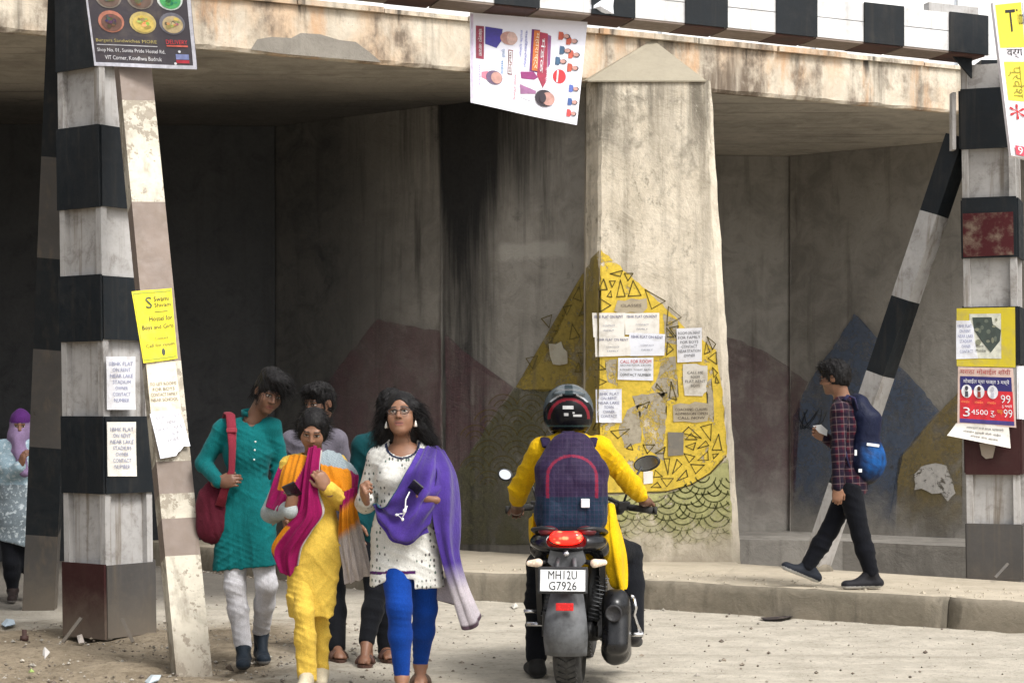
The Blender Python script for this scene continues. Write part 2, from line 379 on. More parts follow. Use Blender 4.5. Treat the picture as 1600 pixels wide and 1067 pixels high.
def build_pavement():
    rng = random.Random(5)
    # dense, slightly uneven kerb line
    pts = []
    for (x0, y0), (x1, y1) in zip(KERB, KERB[1:]):
        n = max(2, int(math.hypot(x1 - x0, y1 - y0) / 0.12))
        for i in range(n): pts.append((x0 + (x1 - x0) * i / n, y0 + (y1 - y0) * i / n))
    pts.append(KERB[-1])
    back = [(8.0, 10.9), (5.2, 13.2), (3.4, 14.75), (1.9, 16.1), (1.9, 18.5), (-2.4, 19.4), (-6, 21.2)]
    top = [Vector((x, y, PAVE + rng.uniform(-.006, .006))) for x, y in pts]
    bm = bmesh.new()
    v_ed = [bm.verts.new(p + Vector((rng.uniform(-.008, .008), 0.03 + rng.uniform(-.01, .01), 0))) for p in top]
    v_bk = [bm.verts.new((x, y, PAVE)) for x, y in back]
    f = bm.faces.new(v_ed + v_bk); bmesh.ops.triangulate(bm, faces=[f])
    v_lo = [bm.verts.new((x, y, -0.4)) for x, y in back]
    for i in range(len(back) - 1): bm.faces.new((v_bk[i], v_bk[i + 1], v_lo[i + 1], v_lo[i]))
    bmesh.ops.recalc_face_normals(bm, faces=bm.faces[:])
    me = bpy.data.meshes.new('pavement'); bm.to_mesh(me); bm.free()
    pv = link('pavement', me, M_pave); tag(pv, kind='structure')
    # kerb stones: separate cast lengths along the front edge
    L = [0.0]
    for p, q in zip(pts, pts[1:]): L.append(L[-1] + math.hypot(q[0] - p[0], q[1] - p[1]))
    def pt(s):
        s = min(max(s, 0), L[-1] - 1e-4)
        for i in range(len(L) - 1):
            if L[i] <= s <= L[i + 1]:
                k = (s - L[i]) / (L[i + 1] - L[i]); return Vector((pts[i][0] + (pts[i + 1][0] - pts[i][0]) * k, pts[i][1] + (pts[i + 1][1] - pts[i][1]) * k, 0))
    s = 0.0
    while s < L[-1] - 0.3:
        ln = rng.uniform(1.5, 2.6); e = min(s + ln - 0.012, L[-1])
        mb = MB(); n = 14; vs_ = []; dz = rng.uniform(-0.006, 0.012)
        for i in range(n + 1):
            p = pt(s + (e - s) * i / n); q = pt(s + (e - s) * i / n + 0.02); t = (q - p).normalized() if (q - p).length > 1e-6 else Vector((1, 0, 0))
            nb = Vector((-t.y, t.x, 0))
            w = [rng.uniform(-.007, .007) for _ in range(6)]
            prof = [(-0.035 + w[0], -0.05), (-0.028 + w[1], 0.05), (-0.018 + w[2], 0.15), (-0.008, PAVE - 0.02 + w[3]), (0.014, PAVE + 0.006 + dz + w[4] * .5), (0.13, PAVE + 0.007 + dz)]
            for (o, z) in prof: vs_.append(p + nb * o + Vector((0, 0, z)))
        fs = [(i * 6 + k, (i + 1) * 6 + k, (i + 1) * 6 + k + 1, i * 6 + k + 1) for i in range(n) for k in range(5)]
        fs += [(0, 1, 2, 3, 4, 5), tuple(n * 6 + k for k in (5, 4, 3, 2, 1, 0))]
        mids = [1 if k >= 4 else 0 for i in range(n) for k in range(5)] + [0, 0]
        mesh('kerb_stone', vs_, fs, [M_kerb, M_pave], pv, True, mids); s = e + 0.012
build_pavement()

# ------------------------------------------------------------------ bridge
bridge = world_empty('underpass_bridge', (1.2, 16.8, PAVE))
tag(bridge, 'weathered concrete underpass bridge with a battered central pier and painted mural', 'bridge')

def rough_wall(name, p0, p1, z0, z1, mat, parent, amp=0.006, step=0.12, thick=0.4, seed=1):
    """vertical wall with slightly uneven cast face; thickness goes away from the viewer."""
    rng = np.random.RandomState(seed); p0, p1 = Vector(p0), Vector(p1); d = p1 - p0; ln = d.length; t = d.normalized(); n = Vector((t.y, -t.x, 0))
    if n.dot(-p0) < 0: n = -n
    nu, nv = max(2, int(ln / step)), max(2, int((z1 - z0) / step))
    off = np.kron(rng.randn(nu // 4 + 2, nv // 4 + 2), np.ones((4, 4)))[:nu + 1, :nv + 1]
    for _ in range(4): off[1:-1, 1:-1] = (off[1:-1, 1:-1] + off[2:, 1:-1] + off[:-2, 1:-1] + off[1:-1, 2:] + off[1:-1, :-2]) / 5
    vs_ = [p0 + t * (ln * i / nu) + n * (amp * float(off[i, j])) + Vector((0, 0, z0 + (z1 - z0) * j / nv)) for i in range(nu + 1) for j in range(nv + 1)]
    fs = [(i * (nv + 1) + j, (i + 1) * (nv + 1) + j, (i + 1) * (nv + 1) + j + 1, i * (nv + 1) + j + 1) for i in range(nu) for j in range(nv)]
    b = len(vs_); q0, q1 = p0 - n * thick, p1 - n * thick
    vs_ += [(q0.x, q0.y, z0), (q1.x, q1.y, z0), (q1.x, q1.y, z1), (q0.x, q0.y, z1)]
    c00, c10, c11, c01 = 0, nu * (nv + 1), nu * (nv + 1) + nv, nv
    fs += [(b, b + 3, b + 2, b + 1), (c00, b, b + 1, c10), (c01, c11, b + 2, b + 3), (c00, c01, b + 3, b), (c10, b + 1, b + 2, c11)]
    return mesh(name, vs_, fs, mat, parent)

def build_bridge():
    rng = random.Random(11)
    # fascia with a chipped, uneven lower arris
    N = 240; X0, X1 = -12.0, 9.0; vs_ = []; prof_n = 6
    for i in range(N + 1):
        X = X0 + (X1 - X0) * i / N; w = rng.uniform(-.008, .008)
        patch = -0.012 if -2.0 < X < -0.9 else 0.0
        prof = [(0.06, SOF + 0.0), (0.012 + rng.uniform(0, .012), SOF + rng.uniform(-.004, .01)), (0.0, SOF + 0.03 + w), (0.0, FTOP - 0.05), (0.0, FTOP), (0.4, FTOP)]
        for (o, z) in prof: p = fas(X, o); vs_.append((p.x, p.y, z))
    fs = [(i * prof_n + k, (i + 1) * prof_n + k, (i + 1) * prof_n + k + 1, i * prof_n + k + 1) for i in range(N) for k in range(prof_n - 1)]
    mesh('fascia', vs_, fs, M_fascia, bridge)
    # exposed cement patch where the render fell off
    P = [(392, 78), (402, 62), (425, 58), (455, 60), (470, 52), (500, 54), (530, 63), (556, 66), (580, 84), (596, 102), (560, 101), (500, 92), (440, 85)]
    n = Vector((0.44, -0.898, 0)); p0 = fas(0) + n * 0.006
    pts = [on_plane(x, y, p0, n) for x, y in P]
    pts = [Vector((p.x, p.y, max(p.z, SOF + 0.012))) for p in pts]
    mb = MB(); mb.prism(pts, -n * 0.004); mb.build('bare_cement_patch', concrete('bare_cement', (0.30, 0.275, 0.235), (0.22, 0.20, 0.17), streak=.3, stain=.4), bridge)
    # drip ledge on top of the fascia, broken into lengths
    X = X0
    while X < X1:
        L = rng.uniform(0.5, 1.3); g = rng.uniform(0.004, 0.03)
        mb = MB(); h = rng.uniform(0.03, 0.05); o = rng.uniform(0.03, 0.06)
        a, b_, c_, d_ = fas(X, -o), fas(X + L - g, -o), fas(X + L - g, 0.3), fas(X, 0.3)
        mb.prism([Vector((q.x, q.y, FTOP + 0.002)) for q in (a, b_, c_, d_)], (0, 0, h)); mb.build('ledge_stone', M_fascia, bridge); X += L
    # deck: soffit and top
    vs_ = []
    for z in (SOF + 0.003, 4.72):
        for (X, b_) in ((X0, 0.05), (X1, 0.05), (X1 + 2, 9.0), (X0, 9.0)): p = fas(X, b_); vs_.append((p.x, p.y, z))
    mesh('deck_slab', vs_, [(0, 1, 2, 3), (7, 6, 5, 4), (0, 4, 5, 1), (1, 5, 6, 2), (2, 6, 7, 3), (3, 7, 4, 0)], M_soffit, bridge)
    # walls
    yw = lambda X: 17.3 - 0.79 * X
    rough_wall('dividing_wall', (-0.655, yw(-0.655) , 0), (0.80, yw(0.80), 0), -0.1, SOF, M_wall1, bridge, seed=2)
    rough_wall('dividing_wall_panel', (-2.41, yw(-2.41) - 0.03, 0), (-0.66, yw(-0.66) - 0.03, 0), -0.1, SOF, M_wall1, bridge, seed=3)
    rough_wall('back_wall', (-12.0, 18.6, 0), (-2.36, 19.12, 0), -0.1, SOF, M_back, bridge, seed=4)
    rough_wall('light_block_wall', (-12.0, 10.2, 0), (-11.9, 18.6, 0), -0.1, SOF, M_back, bridge, seed=5)  # unseen wall added far left to keep light out of the bay
    rough_wall('right_bay_side_wall', (1.2, 21.2, 0), (3.16, 21.41, 0), -0.4, SOF, M_rwall, bridge, seed=6)
    rough_wall('right_bay_wall', (3.1, 21.37, 0), (9.5, 16.5, 0), -0.4, SOF, M_rwall, bridge, amp=0.01, seed=7)
    mb = MB(); mb.box((1.2, 19.2, 2.0), (0.47, 2.3, 2.31)); mb.build('pier_rear_wall', M_rwall, bridge)
    mb = MB(); d = Vector((6.4, -4.87, 0)).normalized(); nb = Vector((-0.605, -0.796, 0))
    mb.prism([Vector((2.0, 20.1, .15)), Vector((3.4, 19.75, .15)), Vector((9.2, 15.4, .15)), Vector((9.5, 16.6, .15)), Vector((3.1, 21.5, .15)), Vector((1.2, 21.3, .15))], (0, 0, -0.6)); mb.build('base_step', M_rwall, bridge)
    # white sheet parapet on the deck
    X = X0; k = 0
    while X < X1:
        mb = MB(); p, q = fas(X, 0.35), fas(X + 1.46, 0.35); o = Vector((0, 0, 0)); nrm = Vector((-0.44, 0.898, 0))
        vs4 = [Vector((p.x, p.y, 4.724)), Vector((q.x, q.y, 4.724)), Vector((q.x, q.y, 6.6)), Vector((p.x, p.y, 6.6))]
        mb.prism(vs4, nrm * 0.02); mb.build('parapet_sheet', M_hoard, bridge)
        if k % 3 == 1:
            mb = MB(); r_ = fas(X - 0.02, 0.31); mb.box((r_.x, r_.y, 5.75), (0.025, 0.025, 0.85)); mb.build('parapet_post', plain('rust_post', (0.12, 0.07, 0.05), 0.8), bridge)
        X += 1.5; k += 1
    mb = MB(); p, q = fas(X0, 0.2), fas(X1, 0.2)
    # pier: battered nose with chamfers
    def ring(pxs, py, dz=0):
        return pxs
    zb, zt = PAVE - 0.1, 4.30
    def row(z, k, j):
        # k: 0 bottom .. 1 top
        L = at(934 + 5 * k, 0, PIER_Y).x; Rr = at(1146 - 46 * k, 0, PIER_Y).x; C = at(1160 - 48 * k, 0, PIER_Y).x
        w = lambda: rng.uniform(-.006, .006)
        n = 9; o = []
        o.append((L - 0.115, PIER_Y + 0.75, z)); o.append((L - 0.115 + w() * .5, PIER_Y + 0.17, z))
        o.append((L - 0.02 + w(), PIER_Y + 0.02, z))
        for i in range(n): u = i / (n - 1); o.append((L + 0.012 + (Rr - L - 0.012) * u + (w() if i in (0, n - 1) else 0), PIER_Y + w() * .2, z))
        o.append((C + w(), PIER_Y + 0.07, z)); o.append((C + 0.0, PIER_Y + 0.75, z)); return o
    rows = [row(zb + (zt - zb) * j / 34, j / 34, j) for j in range(35)]
    m = len(rows[0]); vs_ = [p for r_ in rows for p in r_]
    fs = [(j * m + i, j * m + i + 1, (j + 1) * m + i + 1, (j + 1) * m + i) for j in range(34) for i in range(m - 1)]
    fs.append(tuple(34 * m + i for i in range(m)))
    pier = mesh('pier', vs_, fs, M_pier, bridge)
    for i, p in enumerate(pier.data.polygons): p.use_smooth = False
    # sloping cement cap dying into the fascia
    A = at(918, 127, PIER_Y - 0.02); B = at(1103, 125, PIER_Y - 0.02); A.z = B.z = 4.29
    ap = Vector((at(1020, 68, 16.75).x, 16.78, 4.715)); bl = Vector((A.x - 0.05, fas(A.x).y + 0.05, 4.33)); br = Vector((B.x + 0.05, fas(B.x).y + 0.05, 4.33))
    apl = ap + Vector((-0.03, 0, -0.004)); apr = ap + Vector((0.03, 0.02, -0.002)); lowA, lowB = A + Vector((0, 0, -0.012)), B + Vector((0, 0, -0.012))
    vs_ = [A, B, apr, apl, br, bl, lowA, lowB]
    mesh('pier_cap', vs_, [(0, 1, 2, 3), (1, 4, 2), (0, 3, 5), (6, 7, 1, 0), (2, 4, 5, 3), (5, 4, 7, 6), (1, 7, 4), (0, 5, 6)], M_cap, bridge)
    return pier
pier = build_bridge()
# ------------------------------------------------------------------ height barrier: battened steel columns, raking braces, cross beam
M_white = paint_on_metal('weathered_white_paint', (0.50, 0.485, 0.47), dirt=0.9)
M_black = paint_on_metal('faded_black_paint', (0.012, 0.016, 0.020), (0.09, 0.05, 0.04), 0.30, 0.10, 0.5)
M_maroon = paint_on_metal('maroon_black_paint', (0.045, 0.014, 0.014), (0.03, 0.028, 0.026), 0.42, 0.12)
M_greyp = paint_on_metal('worn_grey_paint', (0.085, 0.08, 0.076), (0.05, 0.045, 0.04), 0.40, 0.4)
M_taupe = paint_on_metal('taupe_primer', (0.27, 0.215, 0.18), (0.16, 0.12, 0.09), 0.34, 0.35)
M_peel = paint_on_metal('peeling_cream_paint', (0.66, 0.61, 0.50), (0.30, 0.26, 0.20), 0.50, 0.6)
M_rust = plain('brown_red_oxide', (0.075, 0.035, 0.028), 0.75, 0, 0.2, 6)

barrier = world_empty('height_barrier', (-2.68, 12.5, 0))
tag(barrier, 'black and white striped steel height barrier spanning the road before the underpass', 'height barrier')

def build_column(base, top_off, yaw, w, stripes, z_top, name, low_mats):
    """stripes: list of (z0, z1, mat) for batten plates; the core is white."""
    base = Vector(base); ax = Vector(top_off)                       # lean per metre of height
    Rz = Matrix.Rotation(yaw, 3, 'Z'); h = w / 2
    def P(x, y, z): return base + Rz @ Vector((x, y, 0)) + ax * z + Vector((0, 0, z))
    col = MB(); c = h - 0.045
    def vbox(x0, x1, y0, y1, z0, z1, mb, m=0):
        vs_ = [P(x, y, z) for z in (z0, z1) for (x, y) in ((x0, y0), (x1, y0), (x1, y1), (x0, y1))]
        mb.add(vs_, [(3, 2, 1, 0), (4, 5, 6, 7), (0, 1, 5, 4), (1, 2, 6, 5), (2, 3, 7, 6), (3, 0, 4, 7)], m)
    vbox(-c, c, -c, c, 0, z_top, col)
    e = 0.05
    for sx in (-1, 1):
        for sy in (-1, 1):
            xs = sorted((sx * h, sx * (h - e))); ys_ = sorted((sy * h, sy * (h - e)))
            vbox(xs[0], xs[1], ys_[0], ys_[1], 0, z_top, col)
    o = col.build(name, M_white, barrier)
    jr = random.Random(int(w * 1000))
    for (z0, z1, mats) in stripes:
        z0 = max(z0, 0.004); g = 0.006
        for (side, mt) in zip(range(4), mats):
            mb = MB(); t = jr.uniform(.012, .020); z0 += jr.uniform(-.006, .006) * (z0 > .25); z1 += jr.uniform(-.008, .008); hw = h + (0.003 if side in (0, 2) else -0.001)
            if side == 0: vbox(-hw, hw, -h - t, -h + 0.002, z0, z1, mb)        # towards the viewer, left face
            elif side == 1: vbox(h - 0.002, h + t, -hw, hw, z0 + g, z1 - g, mb)
            elif side == 2: vbox(-hw, hw, h - 0.002, h + t, z0, z1, mb)
            else: vbox(-h - t, -h + 0.002, -hw, hw, z0 + g, z1 - g, mb)
            mb.build('batten_plate', mt, o)
    return o, P

K = [M_black] * 4
zl = lambda y: 1.5 + (640 - y) / 240.0
Lbase = Vector((at(157, 0, 12.5).x, 12.5 + 0.29, 0))
left_col, PL = build_column(Lbase, (-0.014, 0, 0), R(-37), 0.41,
    [(zl(105), 4.5, K), (zl(322), zl(193), K), (zl(533), zl(428), K), (zl(772), zl(652), K), (0.0, zl(880), [M_maroon, M_greyp, M_greyp, M_maroon])], 4.5, 'column', None)
zr = lambda y: 1.5 + (640 - y) / 205.0
Rbase = Vector((at(1573, 0, 14.6).x, 14.6 + 0.28, 0))
right_col, PR = build_column(Rbase, (-0.014, 0, 0), R(-20), 0.40,
    [(zr(230), zr(137), K), (zr(403), zr(308), K), (zr(570), zr(480), K), (zr(743), zr(655), [M_maroon] * 4), (0.2, zr(820), [M_greyp] * 4)], 4.15, 'column', None)

def build_brace(name, p0, p1, w, t, side, cuts, mats, parent=barrier):
    """striped raking brace; cuts are fractions from p0 to p1."""
    p0, p1 = Vector(p0), Vector(p1); mb = MB()
    for i, (a, b) in enumerate(zip(cuts, cuts[1:])):
        seg_box(mb, p0.lerp(p1, a), p0.lerp(p1, b), w, t, side, i)
        # channel lip down the middle of the face
    return mb.build(name, mats, parent)

# front brace (left), base in the dirt
b0 = at(301, 1052, 10.95); b1 = at(203, 60, 12.25)
fr = lambda y: max(0.0, min(1.0, ((b0.z - (1.5 + (640 - y) / 258.0))) / (b0.z - b1.z)))
def brace_frac(p0, p1, y):
    lo, hi = 0.0, 1.0
    for _ in range(40):
        m = (lo + hi) / 2; p = Vector(p0).lerp(Vector(p1), m); yy = HY - (p.z - HC) * F / p.y
        if yy > y: lo = m
        else: hi = m
    return lo
cuts = [0] + [brace_frac(b0, b1, y) for y in (860, 803, 765, 716, 563, 453, 320, 165)] + [1]
mt = [M_peel, M_taupe, M_peel, M_taupe, M_peel, M_taupe, M_taupe, M_peel, M_taupe]
build_brace('brace', b0 - Vector((0, 0, 0.06)), b1, 0.205, 0.16, (0.94, 0.35, 0), cuts, mt)
# rear brace (left)
c0 = at(62, 950, 14.5); c1 = at(106, -20, 13.1)
cuts = [0] + [brace_frac(c0, c1, y) for y in (820, 685, 535, 395, 240)] + [1]
build_brace('brace', c0 - Vector((0, 0, 0.05)), c1, 0.235, 0.2, (1, 0.1, 0), cuts, [M_greyp, M_black, M_greyp, M_black, M_greyp, M_black])
# right brace
r0 = at(1272, 893, 15.45); r1 = at(1500, 215, 14.95)
cuts = [0] + [brace_frac(r0, r1, y) for y in (760, 690, 585, 468, 335)] + [1]
build_brace('brace', r0, r1, 0.165, 0.165, (0.72, -0.69, 0), cuts, [M_white, M_black, M_white, M_black, M_white, M_black])
mb = MB(); q = at(1283, 893, 15.4); mb.ell((q.x, q.y, PAVE), (.10, .10, .06)); mb.build('concrete_footing', M_kerb, barrier)

M_bwhite = paint_on_metal('beam_white_paint', (0.78, 0.78, 0.78), (0.42, 0.30, 0.16), 0.36, 0.35)
def build_beam():
    d = 14.6; A = at(1548, 0, d); A = Vector((A.x, d, 4.195)); Bp = Vector((-3.05, 12.42, 4.435))
    ax = (Bp - A).normalized(); ln = (Bp - A).length; nrm = Vector((ax.y, -ax.x, 0)); nrm = nrm if nrm.y < 0 else -nrm      # towards the viewer
    H, D = 0.285, 0.30; up = Vector((0, 0, 1))
    def bx(mb, s0, s1, o0, o1, z0, z1):
        vs_ = [A + ax * s + nrm * -o + up * z for s in (s0, s1) for (o, z) in ((o0, z0), (o1, z0), (o1, z1), (o0, z1))]
        mb.add(vs_, [(0, 1, 2, 3), (7, 6, 5, 4), (0, 4, 5, 1), (1, 5, 6, 2), (2, 6, 7, 3), (3, 7, 4, 0)])
    mb = MB()
    bx(mb, 0, ln, 0.0, 0.05, 0.0, H * 0.52 - 0.003); bx(mb, 0, ln, 0.0, 0.05, H * 0.52 + 0.003, H)      # two channels, open seam between
    bx(mb, 0, ln, D - 0.05, D, 0.0, H); bx(mb, 0, ln, 0.02, D - 0.01, 0.02, 0.05); bx(mb, 0, ln, 0.02, D - 0.01, H - 0.04, H - 0.02)
    beam = mb.build('cross_beam', M_bwhite, barrier)
    s = 0.03; k = 0
    while s < ln:
        w = 0.33
        mb = MB(); bx(mb, s, min(s + w, ln), -0.016, 0.001, -0.006, H + 0.006); mb.build('batten_plate', M_black, beam)
        mb = MB(); bx(mb, s + 0.02, min(s + w, ln), 0.004, D, -0.018, 0.001); mb.build('batten_plate', M_rust, beam)
        mb = MB(); bx(mb, s + w, min(s + 0.72, ln), 0.004, D, -0.015, 0.001); mb.build('batten_plate', M_taupe, beam)
        s += 0.72
    # stub channel above the right end
    mb = MB(); bx(mb, 0.02, 0.45, 0.14, 0.22, H - 0.01, H + 0.10); mb.build('stub_plate', M_white, beam)
    # knee bracket down to the column
    mb = MB(); p = A + ax * 0.10 - nrm * 0.1
    mb.prism([p + up * 0.0, p + ax * 0.18, p + up * -0.17], nrm * -0.02); mb.box((Rbase.x - 0.05, Rbase.y, 4.05), (0.10, 0.10, 0.14)); mb.build('knee_bracket', M_black, barrier)
    # end plate on the fascia side of the column
    mb = MB(); e = at(1492, 0, 14.75); mb.box((e.x, 14.82, 3.72), (0.014, 0.05, 0.22)); mb.build('side_plate', M_white, barrier)
    return A, ax, nrm
BEAM_A, BEAM_AX, BEAM_N = build_beam()
# gusset rods at the foot of the left column
for (x0, y0, x1, y1) in ((98, 1003, 127, 965), (208, 1003, 191, 966)):
    mb = MB(); p, q = at(x0, y0, 12.3), at(x1, y1, 12.38); seg_box(mb, p, q, 0.022, 0.012, (1, 0, 0)); mb.build('gusset_rod', M_greyp, barrier)
mb = MB(); p, q = at(1555, 902, 14.35), at(1575, 880, 14.42); seg_box(mb, p, q, 0.02, 0.01, (1, 0, 0)); mb.build('gusset_rod', M_greyp, barrier)
# ------------------------------------------------------------------ implicit modelling of bodies and clothes
def V3(*a): return np.array(a, dtype=np.float32)
def npv(v): return np.array([v[0], v[1], v[2]], dtype=np.float32)

def smin(a, b, k):
    h = np.clip(0.5 + 0.5 * (b - a) / k, 0, 1); return b + (a - b) * h - k * h * (1 - h)
def smax(a, b, k): return -smin(-a, -b, k)

_nr = np.random.RandomState(21)
_NS = [(_nr.randn(7, 3).astype(np.float32), (_nr.rand(7) * 6.28).astype(np.float32)) for _ in range(12)]
def wob(P, fr, seed=0):
    """smooth pseudo-noise, about -1..1; fr = frequency per axis in rad/m."""
    D, ph = _NS[seed % 12]; Q = P * np.array(fr, dtype=np.float32); o = 0
    for i in range(7): o = o + np.sin(Q @ (D[i] * (1 + 0.25 * i)) + ph[i]) / (1 + 0.35 * i)
    return o / 3.4

def crease(P, d, fr, seed=0, warp=2.6, wf=(5, 5, 5), gate=True):
    """sharp-edged cloth folds running across direction d: about -1 in the valleys, +1 on the ridges."""
    ph = P @ np.array(d, dtype=np.float32) * fr + warp * wob(P, wf, seed); r = 1 - np.abs(np.sin(ph)); r = 0.42 - 1.5 * r ** 1.7
    return r * np.clip(0.30 + 1.0 * wob(P, (8, 8, 8), seed + 3), 0, 1.1) if gate else r

class Field:
    def __init__(s, h=0.008): s.h = h; s.ops = []; s.lo = np.full(3, 1e9); s.hi = -np.full(3, 1e9); s.disps = []
    def _grow(s, lo, hi): s.lo = np.minimum(s.lo, lo); s.hi = np.maximum(s.hi, hi)
    def cap(s, a, b, r0, r1=None, k=0.02, flat=None, mode='u'):
        a, b = npv(a), npv(b); r1 = r0 if r1 is None else r1; rm = max(r0, r1)
        T = np.eye(3, dtype=np.float32)
        if flat is not None:
            n = npv(flat[0]); n = n / np.linalg.norm(n); T = T + np.outer(n, n) * (1 / flat[1] - 1)
        lo = np.minimum(a, b) - rm * max(1, (flat[1] if flat else 1)) - 0.005; hi = np.maximum(a, b) + rm * max(1, (flat[1] if flat else 1)) + 0.005
        ba = (b - a) @ T; l2 = max(float(ba @ ba), 1e-9)
        def fn(P):
            q = (P - a) @ T; t = np.clip(q @ ba / l2, 0, 1); d = q - t[:, None] * ba
            return np.sqrt((d * d).sum(1)) - (r0 + (r1 - r0) * t)
        s.ops.append((mode, fn, lo, hi, k))
        if mode == 'u': s._grow(lo, hi)
    def ell(s, c, rad, Rm=None, k=0.02, mode='u'):
        c = npv(c); rad = np.array(rad, dtype=np.float32); Rm = np.eye(3, dtype=np.float32) if Rm is None else np.array(Rm, dtype=np.float32)
        ext = np.abs(Rm) @ rad; lo, hi = c - ext - 0.004, c + ext + 0.004
        def fn(P):
            q = (P - c) @ Rm; k0 = np.sqrt(((q / rad) ** 2).sum(1)); k1 = np.sqrt(((q / rad ** 2) ** 2).sum(1)) + 1e-6
            return k0 * (k0 - 1) / k1
        s.ops.append((mode, fn, lo, hi, k))
        if mode == 'u': s._grow(lo, hi)
    def box(s, c, half, Rm=None, r=0.01, k=0.01, mode='u'):
        c = npv(c); half = np.array(half, dtype=np.float32); Rm = np.eye(3, dtype=np.float32) if Rm is None else np.array(Rm, dtype=np.float32)
        ext = np.abs(Rm) @ half; lo, hi = c - ext - 0.004, c + ext + 0.004
        def fn(P):
            q = np.abs((P - c) @ Rm) - half + r
            return np.sqrt((np.maximum(q, 0) ** 2).sum(1)) + np.minimum(q.max(1), 0) - r
        s.ops.append((mode, fn, lo, hi, k))
        if mode == 'u': s._grow(lo, hi)
    def plane(s, p, n, k=0.006):
        """remove everything on the side n points to."""
        p, n = npv(p), npv(n); n = n / np.linalg.norm(n)
        s.ops.append(('p', lambda P: (P - p) @ n, None, None, k))
    def custom(s, fn, mode='p', k=0.004): s.ops.append((mode, fn, None, None, k))
    def disp(s, fn): s.ops.append(('d', fn, None, None, 0))
    def solve(s):
        h = s.h; lo = s.lo - 4 * h - 0.02; n = np.ceil((s.hi + 4 * h + 0.02 - lo) / h).astype(int) + 1
        ax = [np.float32(lo[i]) + np.arange(n[i], dtype=np.float32) * np.float32(h) for i in range(3)]
        f = np.full(tuple(n), 0.5, dtype=np.float32)
        def pts(sl):
            g = np.meshgrid(ax[0][sl[0]], ax[1][sl[1]], ax[2][sl[2]], indexing='ij'); return np.stack([q.ravel() for q in g], 1)
        for mode, fn, a, b, k in s.ops:
            if mode in ('u', 's'):
                m = k + 2.5 * h
                sl = tuple(slice(max(0, int((a[i] - m - lo[i]) / h)), max(0, min(n[i], int((b[i] + m - lo[i]) / h) + 2))) for i in range(3))
                if any(q.stop <= q.start for q in sl): continue
                sub = f[sl]; d = fn(pts(sl)).reshape(sub.shape)
                f[sl] = smin(sub, d, k) if mode == 'u' else smax(sub, -d, k)
            else:
                w = np.where(f < 0.07) if mode == 'p' else np.where(np.abs(f) < 0.05)
                P = np.stack([ax[i][w[i]] for i in range(3)], 1)
                if not len(P): continue
                f[w] = smax(f[w], fn(P), k) if mode == 'p' else f[w] + fn(P)
        return surface_nets(f, lo, h)

def surface_nets(f, lo, h):
    s = f < 0
    cnt = np.zeros(tuple(x - 1 for x in f.shape), dtype=np.int8)
    offs = [(i, j, k) for i in (0, 1) for j in (0, 1) for k in (0, 1)]
    nx, ny, nz = cnt.shape
    for (i, j, k) in offs: cnt += s[i:i + nx, j:j + ny, k:k + nz]
    mask = (cnt > 0) & (cnt < 8); cells = np.argwhere(mask); idx = np.full(cnt.shape, -1, dtype=np.int64); idx[mask] = np.arange(len(cells))
    acc = np.zeros((len(cells), 3)); num = np.zeros(len(cells))
    for a in offs:
        for b in offs:
            if sum(abs(p - q) for p, q in zip(a, b)) == 1 and a < b:
                ca, cb = cells + a, cells + b; fa = f[ca[:, 0], ca[:, 1], ca[:, 2]]; fb = f[cb[:, 0], cb[:, 1], cb[:, 2]]
                cr = (fa < 0) != (fb < 0); t = np.where(cr, fa / np.where(cr, fa - fb, 1), 0)
                p = np.array(a) + t[:, None] * (np.array(b) - np.array(a)); acc[cr] += p[cr]; num += cr
    verts = lo + (cells + acc / num[:, None]) * h
    faces = []
    for axn in range(3):
        sl0 = [slice(None)] * 3; sl1 = [slice(None)] * 3; sl0[axn] = slice(0, -1); sl1[axn] = slice(1, None)
        a, b = s[tuple(sl0)], s[tuple(sl1)]; e = np.argwhere(a != b)
        u, v = (axn + 1) % 3, (axn + 2) % 3
        e = e[(e[:, u] > 0) & (e[:, v] > 0) & (e[:, u] < cnt.shape[u]) & (e[:, v] < cnt.shape[v])]
        q = []
        for du, dv in ((1, 1), (0, 1), (0, 0), (1, 0)):
            c = e.copy(); c[:, u] -= du; c[:, v] -= dv; q.append(idx[c[:, 0], c[:, 1], c[:, 2]])
        q = np.stack(q, 1); ins = a[e[:, 0], e[:, 1], e[:, 2]]; q[~ins] = q[~ins][:, ::-1]; faces.append(q)
    faces = np.concatenate(faces); faces = faces[(faces >= 0).all(1)]
    return verts, faces

def quad_mesh(name, verts, faces, mat, parent, col=None, smooth_iter=1):
    V = np.asarray(verts, dtype=np.float64)
    if name == 'hair': smooth_iter = 0
    for _ in range(smooth_iter):                                 # one light relaxation
        acc = np.zeros_like(V); n = np.zeros(len(V))
        for i in range(4):
            a, b = faces[:, i], faces[:, (i + 1) % 4]
            np.add.at(acc, a, V[b]); np.add.at(n, a, 1)
        V = V * 0.5 + 0.5 * acc / np.maximum(n, 1)[:, None]
    me = bpy.data.meshes.new(name); me.vertices.add(len(V)); me.vertices.foreach_set('co', V.astype(np.float32).ravel())
    me.loops.add(faces.size); me.loops.foreach_set('vertex_index', faces.ravel().astype(np.int32))
    me.polygons.add(len(faces)); me.polygons.foreach_set('loop_start', np.arange(0, faces.size, 4, dtype=np.int32))
    me.polygons.foreach_set('use_smooth', np.ones(len(faces), dtype=bool))
    if col is not None:
        at_ = me.attributes.new('Col', 'FLOAT_COLOR', 'POINT'); c = np.ones((len(V), 4), dtype=np.float32); c[:, :3] = col(V); at_.data.foreach_set('color', c.ravel())
    me.update(calc_edges=True); me.validate()
    return link(name, me, mat, parent)

